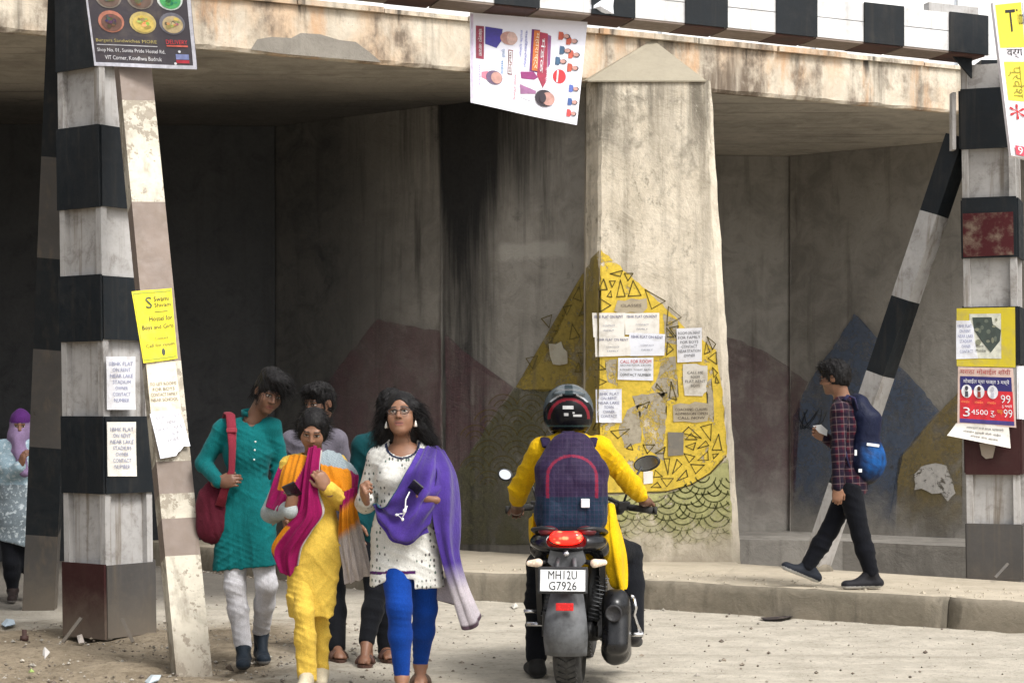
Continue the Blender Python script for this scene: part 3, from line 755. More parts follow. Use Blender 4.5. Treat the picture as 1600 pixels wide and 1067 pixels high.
def joined(name, solids, mat, parent, col=None):
    vs_, fs = [], []; b = 0
    for (v, f) in solids: vs_.append(v); fs.append(f + b); b += len(v)
    return quad_mesh(name, np.concatenate(vs_), np.concatenate(fs), mat, parent, col)

# ---- cloth materials
def cloth(name, col=None, rough=0.88, var=0.10, weave=900, bump=0.25, wrinkle=0.35, sheen=0.04, pattern=None, trans=0.0):
    if name in _mc: return _mc[name]
    t = NT(name); c = t.co()
    base = t.attr('Col') if col is None else col
    n = t.noise(c, 7, 5, 0.6); n2 = t.noise(t.map(c, (1, 1, 0.55)), 22, 4, 0.6, 0.8)
    shade = t.mix(t.rng(n, 0.3, 0.7), (1 - 2.2 * var,) * 3, (1, 1, 1)); shade = t.mix(t.rng(t.noise(c, 150, 3, .7), .35, .7), t.mix(.22, shade, (0, 0, 0)), shade)
    cc = t.mix(1.0, base, shade, 'MULTIPLY')
    if pattern: cc = pattern(t, cc, c)
    t.bump(t.math('ADD', t.math('MULTIPLY', n2, wrinkle * 3), t.math('MULTIPLY', t.noise(c, 260, 2), bump)), 0.45, 0.012)
    m = t.fin(cc, rough, 0, 0.15); t.b.inputs['Sheen Weight'].default_value = sheen; t.b.inputs['Sheen Roughness'].default_value = 0.5
    if trans > 0:
        tr = t.t.nodes.new('ShaderNodeBsdfTranslucent'); t.put(tr.inputs[0], cc); mx = t.t.nodes.new('ShaderNodeMixShader'); mx.inputs[0].default_value = trans
        t.t.links.new(t.b.outputs[0], mx.inputs[1]); t.t.links.new(tr.outputs[0], mx.inputs[2]); t.t.links.new(mx.outputs[0], t.out.inputs[0])
    _mc[name] = m; return m

def skin_mat():
    t = NT('skin'); c = t.co(); n = t.noise(c, 14, 4)
    col = t.mix(1.0, t.attr('Col'), t.mix(t.rng(n, 0.3, 0.7), (0.88, 0.86, 0.85), (1.06, 1.04, 1.02)), 'MULTIPLY')
    t.bump(t.noise(c, 240, 2), 0.06, 0.004)
    m = t.fin(col, 0.5, 0, 0.45); t.b.inputs['Subsurface Weight'].default_value = 0.12; t.b.inputs['Subsurface Radius'].default_value = (0.012, 0.005, 0.003); t.b.inputs['Subsurface Scale'].default_value = 0.6
    return m
M_skin = skin_mat()
def hair_mat(name, col):
    t = NT(name); c = t.co(); n = t.noise(t.map(c, (130, 130, 16)), 1.0, 4, 0.6, 0.6)
    t.bump(n, 0.7, 0.004); return t.fin(t.mix(t.rng(n, 0.35, 0.7), tuple(q * 0.5 for q in col), tuple(q * 1.5 for q in col)), t.rng(n, 0.3, 0.7, 0.42, 0.65), 0, 0.18)
M_hair = hair_mat('black_hair', (0.010, 0.009, 0.009))

# ---- body building
def hrot(yaw=0, pitch=0, roll=0):
    return np.array(Matrix.Rotation(R(yaw), 3, 'Z') @ Matrix.Rotation(R(pitch), 3, 'X') @ Matrix.Rotation(R(roll), 3, 'Y'), dtype=np.float32)

def head_field(C, Rm, neck, sc=1.0, jaw=1.0, h=0.0042, neck_r=0.052):
    f = Field(h); C = npv(C); L = lambda x, y, z: C + Rm @ (V3(x, y, z) * sc)
    e = lambda p, r, k=0.02, mode='u': f.ell(L(*p), [q * sc for q in r], Rm, k * sc, mode)
    e((0, 0.014, 0.030), (0.074, 0.093, 0.084)); e((0, -0.012, -0.022), (0.064, 0.076, 0.080), 0.03)
    e((0, -0.030, -0.062), (0.050 * jaw, 0.052, 0.052), 0.03); e((0, -0.066, -0.096), (0.022 * jaw, 0.018, 0.017), 0.025)
    for sx in (-1, 1):
        e((sx * 0.036, -0.058, -0.030), (0.024, 0.022, 0.028), 0.025)
        e((sx * 0.030, -0.096, 0.004), (0.019, 0.018, 0.0115), 0.012, 's')
        e((sx * 0.030, -0.0740, 0.003), (0.0135, 0.0135, 0.0125), 0.004)
        e((sx * 0.0755, 0.012, -0.006), (0.0075, 0.019, 0.030), 0.008)
    f.cap(L(-0.034, -0.080, 0.022), L(0.034, -0.080, 0.022), 0.010 * sc, k=0.016 * sc)
    f.cap(L(0, -0.084, 0.016), L(0, -0.103, -0.026), 0.0070 * sc, 0.0115 * sc, k=0.012 * sc)
    for sx in (-1, 1): e((sx * 0.012, -0.092, -0.030), (0.0085, 0.010, 0.007), 0.006)
    f.cap(L(-0.017, -0.082, -0.0575), L(0.017, -0.082, -0.0575), 0.0062 * sc, k=0.008 * sc)
    f.cap(L(-0.014, -0.081, -0.0680), L(0.014, -0.081, -0.0680), 0.0072 * sc, k=0.008 * sc)
    f.cap(L(-0.024, -0.092, -0.0625), L(0.024, -0.092, -0.0625), 0.0035 * sc, k=0.005 * sc, mode='s')
    nk = npv(neck); f.cap(L(0, 0.028, -0.055), nk, neck_r * sc, (neck_r + 0.006) * sc, k=0.03); f.cap(nk, nk + (nk - L(0, 0.028, -0.055)) * 0.3, (neck_r + 0.006) * sc, k=0.02)
    return f

def skin_colour(skin, C=None, Rm=None, sc=1.0, lips=(0.22, 0.07, 0.06), beard=0.0):
    skin = np.array(skin, dtype=np.float32)
    def fn(P):
        c = np.tile(skin, (len(P), 1)) * (1 + 0.06 * wob(P, (30, 30, 30), 2))[:, None]
        if C is None: return c
        q = ((P - npv(C)) @ Rm) / sc; x, y, z = q[:, 0], q[:, 1], q[:, 2]; ax = np.abs(x)
        fr = (y < -0.045)
        def put(m, col, a=1.0): c[m] = c[m] * (1 - a) + np.array(col, dtype=np.float32) * a
        put(fr & (((ax - 0.030) / 0.0195) ** 2 + ((z - 0.003) / 0.0125) ** 2 < 1), skin * 0.62)
        put(fr & (((ax - 0.030) / 0.0150) ** 2 + ((z - 0.0025) / 0.0068) ** 2 < 1), (0.50, 0.46, 0.42))
        put(fr & (((ax - 0.030) / 0.0064) ** 2 + ((z - 0.003) / 0.0066) ** 2 < 1), (0.012, 0.008, 0.006))
        put(fr & (ax > 0.014) & (ax < 0.047) & (np.abs(z - (0.0098 - 14 * (ax - 0.030) ** 2)) < 0.0026), (0.01, 0.008, 0.007))
        put(fr & (ax > 0.010) & (ax < 0.052) & (np.abs(z - (0.0265 - 7 * (ax - 0.028) ** 2)) < 0.0046), (0.018, 0.013, 0.010), 0.85)
        put(fr & (y < -0.07) & ((x / 0.025) ** 2 + ((z + 0.0625) / 0.0125) ** 2 < 1), lips, 0.6)
        put(fr & (y < -0.07) & (ax < 0.022) & (np.abs(z + 0.0625) < 0.0018), (0.05, 0.02, 0.018))
        put(fr & (ax < 0.014) & (ax > 0.004) & (np.abs(z + 0.0355) < 0.0032) & (y < -0.08), skin * 0.35)
        if beard > 0:
            put((y < -0.01) & (z < -0.045) & ~((x / 0.025) ** 2 + ((z + 0.0625) / 0.0125) ** 2 < 1) & (z > -0.125), (0.02, 0.015, 0.012), beard)
            put(fr & (ax < 0.028) & (np.abs(z + 0.047) < 0.006), (0.015, 0.012, 0.01), min(1, beard * 2))
        return c
    return fn

def hand_field(W, d, nrm, curl=(0.5, 0.6, 0.5), thumb=1, sc=1.0, h=0.0044, spread=0.0, thumb_in=0.45, forearm=None, wr=0.027):
    """W wrist; d towards the fingers; nrm where the palm faces; thumb = +1/-1 side."""
    f = Field(h); W = npv(W); d = npv(d); d = d / np.linalg.norm(d); nrm = npv(nrm); nrm = nrm - d * (nrm @ d); nrm = nrm / np.linalg.norm(nrm); ac = np.cross(d, nrm) * thumb
    Rm = np.stack([ac, d, nrm], 1); S = sc
    f.ell(W + d * 0.048 * S, (0.040 * S, 0.056 * S, 0.0185 * S), Rm, 0.01)
    f.cap(W - d * 0.03, W + d * 0.025 * S, wr * S, 0.026 * S, k=0.02, flat=(nrm, 0.78))
    if forearm is not None: f.cap(forearm, W, 0.040 * S, wr * S, k=0.02)
    for i in range(4):
        o = (0.029, 0.0105, -0.009, -0.0275)[i]; ln = (0.070, 0.078, 0.072, 0.057)[i] * S; r = (0.0092, 0.0095, 0.009, 0.008)[i] * S
        p = W + d * (0.088 - abs(o - 0.005) * 0.25) * S + ac * o * S; a = 0.0; dv = d + ac * spread * o * 20; dv = dv / np.linalg.norm(dv)
        f.cap(p - dv * 0.025 * S, p, r * 1.1, k=0.008)
        for q in range(3):
            a += curl[q] * (1 + 0.06 * i); v = dv * math.cos(a) + nrm * math.sin(a); e = p + v * ln * (0.45, 0.31, 0.24)[q]
            f.cap(p, e, r * (1 - 0.08 * q), r * (0.92 - 0.08 * q), k=0.0035); p = e
    p = W + d * 0.022 * S + ac * 0.026 * S; v = ac * (1 - thumb_in) + d * 0.75 + nrm * (0.25 + thumb_in * 0.6); v = v / np.linalg.norm(v)
    f.cap(p - v * 0.01, p + v * 0.042 * S, 0.0145 * S, 0.0115 * S, k=0.012); p = p + v * 0.042 * S; v = v + d * 0.35 - ac * thumb_in * 0.9; v = v / np.linalg.norm(v)
    f.cap(p, p + v * 0.034 * S, 0.0108 * S, 0.0085 * S, k=0.004)
    return f

def fine(P, a=0.0026):
    """small sharp creases all over a garment."""
    return a * crease(P, (.5, .2, 1), 88, 1) + a * crease(P, (-.9, .2, .6), 78, 6) + a * .7 * crease(P, (1, .3, .1), 66, 8)

def strands(verts, C, Rm, n, ln, comb, out=.5, jit=.35, rad=.0022, seed=0, wave=0.0, droop=0.0, keep=None, segs=5):
    """loose hair: thin tapering three-sided locks rooted on the hair surface."""
    r_ = np.random.RandomState(seed); V = np.asarray(verts); C = npv(C); L = (V - C) @ Rm
    ok = np.ones(len(V), bool) if keep is None else keep(L); idx = np.where(ok)[0]; idx = idx[r_.randint(0, len(idx), n)]
    P0 = V[idx] - (V[idx] - C) * .04; N = (V[idx] - C); N /= np.linalg.norm(N, axis=1, keepdims=True)
    cb = np.array([Rm @ npv(comb(q)) if callable(comb) else Rm @ npv(comb) for q in L[idx]])
    D = cb + N * out + r_.randn(n, 3) * jit; D /= np.linalg.norm(D, axis=1, keepdims=True)
    lens = ln * r_.uniform(.55, 1.25, n); ph = r_.uniform(0, 6.28, n); sd_ = np.cross(D, N + r_.randn(n, 3) * .3); sd_ /= np.linalg.norm(sd_, axis=1, keepdims=True) + 1e-6; w_ = np.cross(D, sd_)
    vs_ = np.zeros((n, segs + 1, 3, 3))
    for k in range(segs + 1):
        t = k / segs; c = P0 + D * (lens * t)[:, None] + sd_ * (wave * np.sin(ph + t * 7) * t)[:, None] + w_ * (wave * .7 * np.cos(ph * 1.3 + t * 6) * t)[:, None]; c[:, 2] -= droop * lens * t * t
        rr = rad * (1 - .85 * t) * r_.uniform(.8, 1.3, n)
        for q in range(3): a = 2.094 * q; vs_[:, k, q] = c + (sd_ * math.cos(a) + w_ * math.sin(a)) * rr[:, None]
    base = (np.arange(n) * (segs + 1) * 3)[:, None]; fs = []
    for k in range(segs):
        for q in range(3): q2 = (q + 1) % 3; fs.append(base + np.array([[k * 3 + q, k * 3 + q2, (k + 1) * 3 + q2, (k + 1) * 3 + q]]))
    return vs_.reshape(-1, 3), np.concatenate(fs)

def hair_mesh(T, f, C, Rm, **k):
    v, q = f.solve(); return joined('hair', [(v, q)] + [strands(v, C, Rm, **dict(k, **e)) for e in k.pop('extra', [{}])], M_hair, T)

def frame(J):
    sd = npv(J['sr']) - npv(J['sl']); sd = sd / np.linalg.norm(sd); up = npv(J['neck']) - npv(J['pelvis']); up = up - sd * (up @ sd); up = up / np.linalg.norm(up)
    fr = np.cross(up, sd); return sd, up, fr          # fr points away from the viewer for a figure facing the camera

def torso(f, J, inf=0.0, w=1.0, belly=0.0, depth=1.0, k=0.05, bust=0.0):
    sd, up, fr = frame(J); Rm = np.stack([sd, fr, up], 1); nk, pv = npv(J['neck']), npv(J['pelvis']); ch = npv(J['chest']) if 'chest' in J else nk * 0.7 + pv * 0.3
    sl, sr = npv(J['sl']), npv(J['sr'])
    f.cap(sl + sd * 0.015, sr - sd * 0.015, 0.045 + inf, k=k); f.cap(nk - up * 0.02, nk - up * 0.07, 0.056 + inf, 0.075 + inf, k=0.05)
    for s_ in (sl, sr): f.cap(nk - up * 0.012, s_ + up * 0.0, 0.040 + inf, 0.040 + inf, k=0.03)
    f.ell(ch, (0.150 * w + inf, 0.104 * depth + inf, 0.165 + inf), Rm, k)
    mid = ch * 0.42 + pv * 0.58; f.ell(mid - fr * belly * 0.5, (0.138 * w + inf + belly * 0.3, 0.102 * depth + inf + belly, 0.17 + inf), Rm, k)
    f.ell(pv, (0.160 * w + inf, 0.115 * depth + inf, 0.125 + inf), Rm, k)
    if bust > 0:
        for s_ in (-1, 1): f.ell(ch - fr * (0.072 * depth) + sd * s_ * 0.068 * w - up * 0.035, (0.066 + inf, 0.05 + inf + bust, 0.066 + inf), Rm, 0.04)

def arm(f, J, s_, inf=0.0, end=1.0, k=0.03, w=1.0):
    a, b, c = npv(J['s' + s_]), npv(J['e' + s_]), npv(J['w' + s_])
    f.cap(a, b, 0.045 * w + inf, 0.037 * w + inf, k=k)
    if end > 0: f.cap(b, b + (c - b) * end, 0.037 * w + inf, (0.037 - 0.011 * end) * w + inf, k=0.02)

def leg(f, J, s_, inf=0.0, k=0.04, w=1.0, hi=0.0, lo=0.0):
    a, b, c = npv(J['h' + s_]), npv(J['k' + s_]), npv(J['a' + s_])
    f.cap(a, b, 0.083 * w + inf, 0.056 * w + inf + hi, k=k); f.cap(b, b + (c - b) * 0.4, 0.055 * w + inf + hi, 0.052 * w + inf + lo * 0.5, k=0.03); f.cap(b + (c - b) * 0.4, c, 0.052 * w + inf + lo * 0.5, 0.034 * w + inf + lo, k=0.03)

def shoe(f, ank, tdir, sole, ln=0.27, w=0.044, lift=0.0):
    """sole: ground point below the ankle; tdir: horizontal direction of the toes; lift: heel-down toe-up angle."""
    t = npv(tdir); t = t / np.linalg.norm(t); g = npv(sole); up = V3(0, 0, 1)
    tt = t * math.cos(lift) + up * math.sin(lift); uu = up * math.cos(lift) - t * math.sin(lift)
    f.cap(g - tt * 0.055 + uu * 0.040, g + tt * (ln - 0.11) + uu * 0.030, w * 0.92, w * 0.98, k=0.02, flat=(uu, 0.78))
    f.cap(g - tt * 0.04 + uu * 0.05, npv(ank), w * 0.9, 0.046, k=0.025); f.cap(npv(ank), g + tt * 0.10 + uu * 0.045, 0.036, 0.028, k=0.03)
    f.plane(g, -uu, 0.004)
    return uu, g

def bare_foot(f, ank, tdir, sole, ln=0.235, lift=0.0, side=1):
    t = npv(tdir); t = t / np.linalg.norm(t); g = npv(sole); up = V3(0, 0, 1); tt = t * math.cos(lift) + up * math.sin(lift); uu = up * math.cos(lift) - t * math.sin(lift); sd = np.cross(tt, uu)
    f.cap(g - tt * 0.045 + uu * 0.034, npv(ank), 0.031, 0.036, k=0.02); f.cap(npv(ank), g + tt * 0.10 + uu * 0.026, 0.034, 0.025, k=0.03)
    f.cap(g - tt * 0.03 + uu * 0.026, g + tt * 0.11 + uu * 0.020, 0.031, 0.036, k=0.02, flat=(uu, 0.6))
    for i in range(5):
        o = (-0.030 + 0.0145 * i) * side; l = (0.150, 0.164, 0.168, 0.166, 0.172)[i] - 0.02; r = (0.0075, 0.008, 0.0085, 0.009, 0.0125)[i]
        f.cap(g + tt * 0.09 + sd * o * 0.8 + uu * 0.015, g + tt * l + sd * o + uu * 0.011, r, r * 0.95, k=0.006)
    return tt, uu, sd

def make_body(parent, J, C, Rm, skin, neckr=0.052, sc=1.0, hands=(), feet=None, w=1.0, beard=0.0, lips=(0.22, 0.07, 0.06), jaw=1.0, arms_end=1.0):
    f = Field(0.011); torso(f, J, -0.012, w); [arm(f, J, s_, -0.003, arms_end) for s_ in 'lr']; [leg(f, J, s_, -0.010, w=0.80) for s_ in 'lr']
    sol = [f.solve(), head_field(C, Rm, J['neck'], sc, jaw, neck_r=neckr).solve()] + [h_.solve() for h_ in hands]
    if feet is not None: sol.append(feet.solve())
    return joined('body', sol, M_skin, parent, skin_colour(skin, C, Rm, sc, lips, beard))

def hair_cap(C, Rm, sc=1.0, inf=0.012, face=(0.070, 0.080, 0.100), face_c=(0, -0.108, -0.032), nape=-0.06, h=0.005, rough=0.006, extra=None, seed=1):
    f = Field(h); C = npv(C); L = lambda x, y, z: C + Rm @ (V3(x, y, z) * sc)
    f.ell(L(0, 0.016, 0.034), [(q + inf) * sc for q in (0.074, 0.093, 0.084)], Rm); f.ell(L(0, 0.035, -0.02), [(q + inf) * sc for q in (0.066, 0.066, 0.07)], Rm, 0.03)
    if extra: extra(f, L)
    f.ell(L(*face_c), [q * sc for q in face], Rm, 0.006, 's')
    for sx in (-1, 1): f.ell(L(sx * 0.085, 0.0, -0.012), [q * sc for q in (0.03, 0.022, 0.034)], Rm, 0.006, 's')
    if nape is not None: f.plane(L(0, 0, nape), Rm @ V3(0, -0.25, -1), 0.01)
    f.disp(lambda P: rough * wob(P, (95, 95, 60), seed) + rough * 0.6 * wob(P, (210, 210, 90), seed + 1))
    return f

def drape(name, rows, mat, parent, nu=40, nv=40, thick=0.004, folds=None, col=None):
    """cloth laid through a net of points; folds(u, v) -> offset along the normal in m."""
    C = np.array([[npv(p) for p in r] for r in rows], dtype=np.float64)
    def cr(C, n, axis):
        C = np.moveaxis(C, axis, 0); m = C.shape[0]; t = np.linspace(0, m - 1 - 1e-6, n); i = t.astype(int); fr = (t - i).reshape((-1,) + (1,) * (C.ndim - 1))
        g = lambda k: C[np.clip(k, 0, m - 1)]
        p0, p1, p2, p3 = g(i - 1), g(i), g(i + 1), g(i + 2)
        o = 0.5 * (2 * p1 + (p2 - p0) * fr + (2 * p0 - 5 * p1 + 4 * p2 - p3) * fr ** 2 + (3 * p1 - p0 - 3 * p2 + p3) * fr ** 3)
        return np.moveaxis(o, 0, axis)
    G = cr(cr(C, nv, 0), nu, 1)
    du = np.gradient(G, axis=1); dv = np.gradient(G, axis=0); N = np.cross(du, dv); N /= (np.linalg.norm(N, axis=2, keepdims=True) + 1e-9)
    if N[..., 1].mean() > 0: N = -N
    u, v = np.meshgrid(np.linspace(0, 1, nu), np.linspace(0, 1, nv))
    if folds is not None: G = G + N * folds(u, v)[..., None]
    A = G.reshape(-1, 3); B = (G - N * thick).reshape(-1, 3); n = nu * nv
    i, j = np.meshgrid(np.arange(nv - 1), np.arange(nu - 1), indexing='ij'); i, j = i.ravel(), j.ravel()
    q = np.stack([i * nu + j, i * nu + j + 1, (i + 1) * nu + j + 1, (i + 1) * nu + j], 1)
    fs = [q, q[:, ::-1] + n]
    for (a, b) in [(k, k + 1) for k in range(nu - 1)]: fs.append(np.array([[b, a, a + n, b + n], [(nv - 1) * nu + a, (nv - 1) * nu + b, (nv - 1) * nu + b + n, (nv - 1) * nu + a + n]]))
    for k in range(nv - 1): fs.append(np.array([[k * nu, (k + 1) * nu, (k + 1) * nu + n, k * nu + n], [(k + 1) * nu + nu - 1, k * nu + nu - 1, k * nu + nu - 1 + n, (k + 1) * nu + nu - 1 + n]]))
    cf = None
    if col is not None:
        cu = col(u.ravel(), v.ravel()); cf = lambda P: np.concatenate([cu, cu])
    return quad_mesh(name, np.concatenate([A, B]), np.concatenate(fs), mat, parent, cf, 0)
# ------------------------------------------------------------------ people
def joints(d0, **k):
    return {n: at(v[0], v[1], d0 + (v[2] if len(v) > 2 else 0)) for n, v in k.items()}
def ground_at(p, z=0.0): return Vector((p.x, p.y, z))
SK1, SK2, SK3 = (0.215, 0.105, 0.062), (0.255, 0.130, 0.078), (0.17, 0.085, 0.052)
M_phone = plain('phone_black', (0.012, 0.012, 0.014), 0.25, 0, 0.05)
M_metal = plain('bright_metal', (0.7, 0.7, 0.72), 0.25, 1.0, 0.05)
def vcloth(n='coloured_cloth', **k): return cloth(n, **k)

def sole_colour(uu, g, up_col, sole_col, hgt=0.022):
    def fn(P):
        d = (P - g) @ uu; c = np.tile(np.array(up_col, dtype=np.float32), (len(P), 1)); c[d < hgt] = sole_col; return c
    return fn
def make_shoe(parent, name, ank, tdir, z, up_col, sole_col, lift=0.0, ln=0.27, w=0.044, off=(0, 0)):
    f = Field(0.006); g = Vector((ank.x + off[0], ank.y + off[1], z)); uu, gg = shoe(f, ank, tdir, g, ln, w, lift); v, q = f.solve()
    return quad_mesh(name, v, q, cloth('shoe_cloth', rough=0.6, wrinkle=0.15), parent, sole_colour(uu, gg, up_col, sole_col))

# ---- A: man in teal kurta
def person_teal():
    d0 = 11.25; T = world_empty('person', ground_at(at(392, 0, d0)))
    tag(T, 'young man in a long teal kurta and white trousers with a maroon sling bag', 'person', 'pedestrians walking out of the underpass')
    J = joints(d0, neck=(396, 660, .02), chest=(387, 706), pelvis=(386, 815, .02), sl=(348, 671), sr=(425, 669), el=(318, 724, .0), wl=(343, 753, -.15), er=(438, 724, .05), wr=(430, 788, -.03),
               hl=(369, 832), hr=(402, 830), kl=(367, 915, -.05), al=(380, 1008, -.02), kr=(417, 912, -.06), ar=(408, 986, .22))
    C = at(421, 613, d0 - .05); Rm = hrot(24, 20, 14)
    hands = [hand_field(J['wl'], (0.9, -0.35, 0.10), (0.1, 0.9, -0.1), (0.6, 0.75, 0.5), 1, thumb_in=0.5), hand_field(J['wr'], (0, -0.1, -1), (-1, 0, 0), (0.3, 0.3, 0.3), -1)]
    make_body(T, J, C, Rm, SK3, hands=hands, jaw=0.95)
    def fringe(f, L):
        f.ell(L(0.02, -0.062, 0.095), (0.072, 0.058, 0.044), Rm, 0.03); f.ell(L(0.045, -0.085, 0.062), (0.046, 0.030, 0.034), Rm, 0.02); f.ell(L(0.0, 0.02, 0.10), (0.075, 0.085, 0.045), Rm, 0.03)
    hf = hair_cap(C, Rm, face=(0.072, 0.074, 0.086), face_c=(-0.006, -0.112, -0.046), extra=fringe, rough=0.004)
    hair_mesh(T, hf, C, Rm, n=1500, rad=.0015, ln=.05, comb=lambda q: (.7, -.5, -.35) if q[2] > .03 else (.1, .1, -1), out=.45, seed=1, droop=.4, keep=lambda L: L[:, 2] > -.05)
    f = Field(0.0058); sd, up, fr = frame(J)
    torso(f, J, 0.008, 0.93); [arm(f, J, s_, 0.012, 0.97) for s_ in 'lr']
    hem = at(382, 880, d0)
    f.cap(J['pelvis'] + Vector((0, 0, 0.12)), Vector((hem.x - .01, d0, hem.z - 0.08)), 0.140, 0.165, k=0.06, flat=((0, 1, 0), 0.72))
    f.cap(at(358, 790, d0 - .02), at(354, 895, d0 - .03), 0.05, 0.065, k=0.08)
    f.cap(at(408, 800, d0 - .03), at(412, 885, d0 - .08), 0.06, 0.085, k=0.08); f.plane(at(380, 886, d0), (0.10, 0, -1), 0.004)
    f.cap(npv(J['neck']) - fr * 0.03 + up * 0.02, npv(J['neck']) + up * 0.10, 0.058, 0.06, k=0.006, mode='s'); f.cap(npv(J['neck']) - fr * 0.075 + up * 0.015, npv(J['neck']) - fr * 0.10 - up * 0.035, 0.024, 0.008, k=0.006, mode='s')
    for (a, b) in ((V3(0.2, -0.6, 1), 0),): pass
    def fold(P):
        z = P[:, 2]; lowm = np.clip((1.05 - z) / 0.5, 0, 1); 
        th = np.arctan2(P[:, 1] - d0, P[:, 0] - hem.x)
        return 0.011 * lowm * crease(P, (1, .25, .12), 34, 3) + 0.005 * (1 - lowm) * crease(P, (.75, .1, 1), 31, 4, 4.0) + 0.005 * crease(P, (-.6, .1, .8), 37, 5, 4.0) + fine(P)
    f.disp(fold)
    k = quad_mesh('kurta', *f.solve(), cloth('teal_cotton', (0.003, 0.145, 0.150), wrinkle=0.5), T)
    for (x, y) in ((399, 690), (398, 703), (397, 718)): mb = MB(); mb.ell(at(x, y, d0 - 0.140), (.006, .008, .006), n=8); mb.build('button', plain('button_white', (.7, .7, .65), .4), k)
    # stand collar
    mb = MB(); pts = []
    cn = npv(J['neck']) + up * 0.045
    for i in range(23):
        a = R(-70 + 320 * i / 22); pts.append(Vector(cn + (sd * math.cos(a) * 0.070 + fr * math.sin(a) * 0.066) + up * 0.012 * math.sin(a)))
    vs_ = [p for p in pts] + [p + Vector(up * 0.030) for p in pts] + [p + Vector(up * 0.030) + (p - Vector(cn)).normalized() * -0.006 for p in pts] + [p + (p - Vector(cn)).normalized() * -0.006 for p in pts]
    n = len(pts); mb.add(vs_, [(a * n + i, a * n + i + 1, ((a + 1) % 4) * n + i + 1, ((a + 1) % 4) * n + i) for a in range(4) for i in range(n - 1)], 0, True); mb.build('collar', cloth('teal_cotton'), k)
    f = Field(0.0058); [leg(f, J, s_, 0.003, hi=.006, lo=0.016, w=.93) for s_ in 'lr']; f.ell(J['pelvis'], (.14, .10, .12))
    f.disp(lambda P: 0.0065 * np.clip((0.6 - P[:, 2]) / 0.4, 0.35, 1) * crease(P, (.35, .1, 1), 62, 5) + 0.004 * crease(P, (1, .3, .1), 38, 6) + fine(P))
    quad_mesh('trousers', *f.solve(), cloth('white_cotton', (0.70, 0.69, 0.72), wrinkle=0.6), T)
    make_shoe(T, 'shoe', J['al'], (0.12, -1, 0), 0.0, (0.022, 0.032, 0.045), (0.05, 0.055, 0.06), off=(0, .02)); make_shoe(T, 'shoe', J['ar'], (0.22, -1, 0), 0.0, (0.022, 0.032, 0.045), (0.30, 0.30, 0.30), 0.0, off=(0, .01))
    # sling bag
    Bg = world_empty('sling_bag', at(330, 850, d0 - .02)); tag(Bg, 'soft maroon sling bag hanging from the shoulder of the man in teal', 'bag')
    f = Field(0.007); f.ell(at(331, 800, d0 - .06), (0.094, 0.06, 0.17), k=0.03); f.ell(at(330, 822, d0 - .06), (0.090, 0.065, 0.105), k=0.03); f.ell(at(340, 765, d0 - .05), (0.06, 0.04, 0.10), k=0.03)
    f.disp(lambda P: 0.010 * wob(P, (26, 26, 12), 7) + 0.005 * wob(P, (60, 60, 25), 8)); bag = quad_mesh('pouch', *f.solve(), cloth('maroon_cloth', (0.095, 0.010, 0.022), wrinkle=0.6), Bg)
    pts = [at(352, 660, d0 + .10), at(356, 645, d0 + .02), at(360, 648, d0 - .07), at(362, 670, d0 - .12), at(363, 700, d0 - .15), at(362, 735, d0 - .165), at(350, 768, d0 - .14), at(344, 790, d0 - .12)]
    mb = MB(); mb.tube(pts, [.026, .027, .028, .028, .022, .019, .024, .03], 10, flat=0.3); mb.build('strap', cloth('maroon_strap', (0.26, 0.030, 0.050)), Bg)
    mb = MB(); p = at(362, 672, d0 - .137); mb.box(p, (.030, .006, .012), bev=.003); mb.build('strap_slider', plain('slider_red', (.30, .03, .05), .4), Bg)

